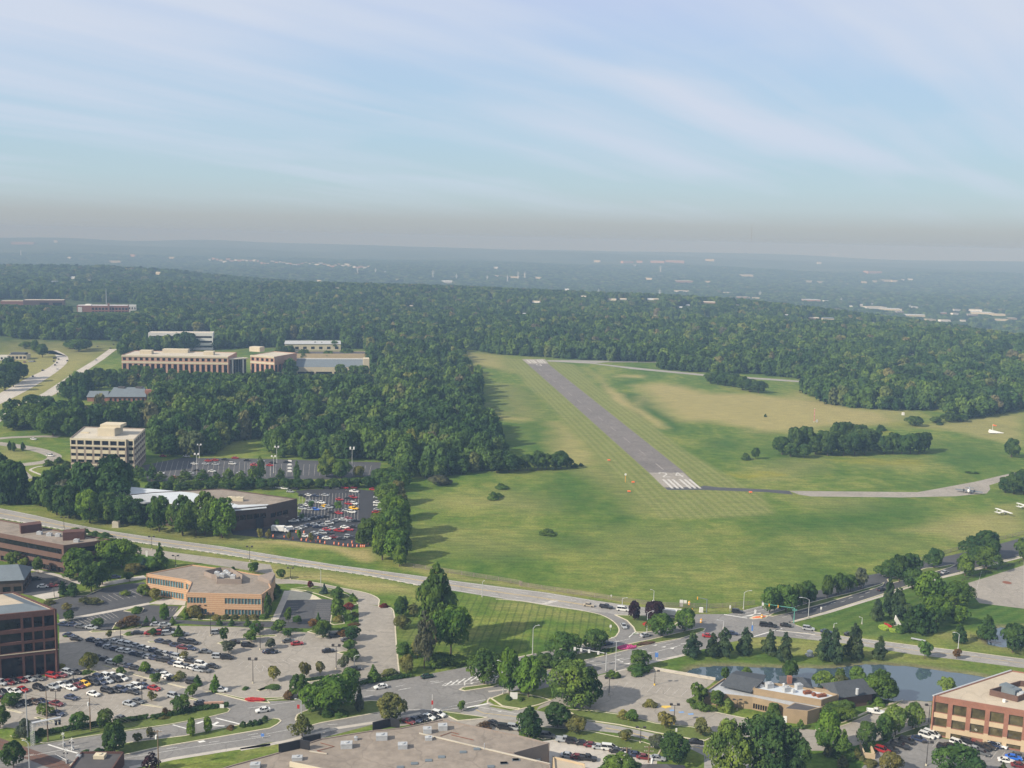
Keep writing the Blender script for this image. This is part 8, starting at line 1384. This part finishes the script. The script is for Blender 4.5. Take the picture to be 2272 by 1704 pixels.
for p in pts:
    h, w_ = spec(p); z = float(terrain(np.array([p[0]]), np.array([p[1]]))[0])-.1
    if inside(np.array([p[0]]), np.array([p[1]]), [OFFB])[0]: h *= 1.22; w_ *= 1.12
    h = float(sight(np.array([p[0]]), np.array([p[1]]), np.array([h]))[0])
    if id(p) in solo:
        o = bpy.data.objects.new('woodland_tree', random.choice(MIDS)); COL.objects.link(o); o.location = (p[0], p[1], z); o.rotation_euler = (0, 0, random.uniform(0, 6.28)); o.scale = (w_, w_, h)
        pa, pb = np.array([p[0]]), np.array([p[1]])
        if inside(pa, pb, [OFFB])[0]: lab, grp = 'green tree in the belt of trees below the tan six-storey office', 'trees in the belt below the tan office'
        elif inside(pa, pb, [INC_NEAR[1], INC_NEAR[2]])[0]: lab, grp = 'green tree in the clump behind the tan six-storey office', 'trees behind the tan office'
        elif inside(pa, pb, [FLDW])[0]: lab, grp = 'green tree in the wood along the edge of the airfield', 'trees of the wood beside the airfield'
        else: lab, grp = 'green tree in the wood behind the grey far car park', 'trees of the wood behind the far car park'
        tag(o, lab, 'tree', grp)
    else: mass.append((p[0], p[1], z, w_, h))
def ring(r0, r1, s, hh, ww):
    x, y = jgrid(-r1*.58, r1*.58, r0*.8, r1, s, rs_); r = np.hypot(x, y); k = (r >= r0) & (r < r1) & (np.abs(np.arctan2(x, y)) < math.radians(30.5))
    clear = (wob(x, y, 0.012, 31) > 1.05) & (r > 2200); k &= ~clear
    x, y = x[k], y[k]
    k = ~inside(x, y, EXC[-1:]); x, y = x[k], y[k]
    for fp_ in BLD_POLY:
        if (v2(fp_[0])).length > r0-100: q_ = seg_sdf(x, y, fp_) < -7; x, y = x[q_], y[q_]
    for fx, fy, fr in BLD_CLEAR:
        if math.hypot(fx, fy) > r0-60: q_ = np.hypot(x-fx, y-fy) > fr; x, y = x[q_], y[q_]
    z = terrain(x, y)-.3; n = len(x)
    return np.stack([x, y, z, s*rs_.uniform(*ww, n), sight(x, y, rs_.uniform(*hh, n))], 1)
FARP = np.concatenate([np.array(mass), ring(1650, 2600, 10.5, (8, 21), (.9, 1.6)), ring(2600, 4600, 14, (8, 21), (.95, 1.7)), ring(4600, 8200, 24, (9, 17), (1.0, 1.7))])
def scatter(name, P, protos):
    me_ = bpy.data.meshes.new(name); n = len(P); me_.vertices.add(n); me_.vertices.foreach_set('co', P[:, :3].ravel().astype(np.float32))
    a = me_.attributes.new('size', 'FLOAT_VECTOR', 'POINT'); a.data.foreach_set('vector', np.stack([P[:, 3], P[:, 3], P[:, 4]], 1).ravel().astype(np.float32))
    a = me_.attributes.new('turn', 'FLOAT', 'POINT'); a.data.foreach_set('value', rs_.uniform(0, 6.283, n).astype(np.float32))
    a = me_.attributes.new('which', 'INT', 'POINT'); a.data.foreach_set('value', rs_.randint(0, len(protos), n).astype(np.int32))
    o = bpy.data.objects.new(name, me_); COL.objects.link(o)
    ng = bpy.data.node_groups.new(name, 'GeometryNodeTree'); ng.interface.new_socket('Geometry', in_out='INPUT', socket_type='NodeSocketGeometry'); ng.interface.new_socket('Geometry', in_out='OUTPUT', socket_type='NodeSocketGeometry')
    gi = ng.nodes.new('NodeGroupInput'); go = ng.nodes.new('NodeGroupOutput'); iop = ng.nodes.new('GeometryNodeInstanceOnPoints'); join = ng.nodes.new('GeometryNodeJoinGeometry')
    for i, pm in reversed(list(enumerate(protos))):
        po = bpy.data.objects.new('woods_tree_shape', pm); oi = ng.nodes.new('GeometryNodeObjectInfo'); oi.inputs['Object'].default_value = po; oi.inputs['As Instance'].default_value = True
        ng.links.new(oi.outputs['Geometry'], join.inputs[0])
    def na(nm, ty):
        x_ = ng.nodes.new('GeometryNodeInputNamedAttribute'); x_.data_type = ty; x_.inputs['Name'].default_value = nm; return x_.outputs[0]
    cx = ng.nodes.new('ShaderNodeCombineXYZ'); ng.links.new(na('turn', 'FLOAT'), cx.inputs[2])
    e2r = ng.nodes.new('FunctionNodeEulerToRotation'); ng.links.new(cx.outputs[0], e2r.inputs[0])
    ng.links.new(gi.outputs[0], iop.inputs['Points']); ng.links.new(join.outputs[0], iop.inputs['Instance']); iop.inputs['Pick Instance'].default_value = True
    ng.links.new(na('which', 'INT'), iop.inputs['Instance Index']); ng.links.new(e2r.outputs[0], iop.inputs['Rotation']); ng.links.new(na('size', 'FLOAT_VECTOR'), iop.inputs['Scale'])
    ng.links.new(iop.outputs[0], go.inputs[0])
    md = o.modifiers.new('trees', 'NODES'); md.node_group = ng
    return o
tag(scatter('woods', FARP, LOWS), 'wooded land reaching from behind the airfield to the distant ridges', 'woods', kind='stuff')
print('woods', len(FARP), 'solo', len(solo))
# ------------------------------------------------------------------ the hazy air
hz = bpy.data.materials.new('haze'); hz.use_nodes = True; t = hz.node_tree; t.nodes.clear()
pv = t.nodes.new('ShaderNodeVolumePrincipled'); pv.inputs['Color'].default_value = (0.239, 0.361, 0.544, 1); pv.inputs['Absorption Color'].default_value = (0.393, 0.213, 0.01, 1); pv.inputs['Density'].default_value = 2.3e-4; pv.inputs['Anisotropy'].default_value = -0.1
o_ = t.nodes.new('ShaderNodeOutputMaterial'); t.links.new(pv.outputs[0], o_.inputs['Volume'])
tag(MB().box(-13000, 13000, -300, 17500, -220, 157).build('haze', hz), kind='stuff')
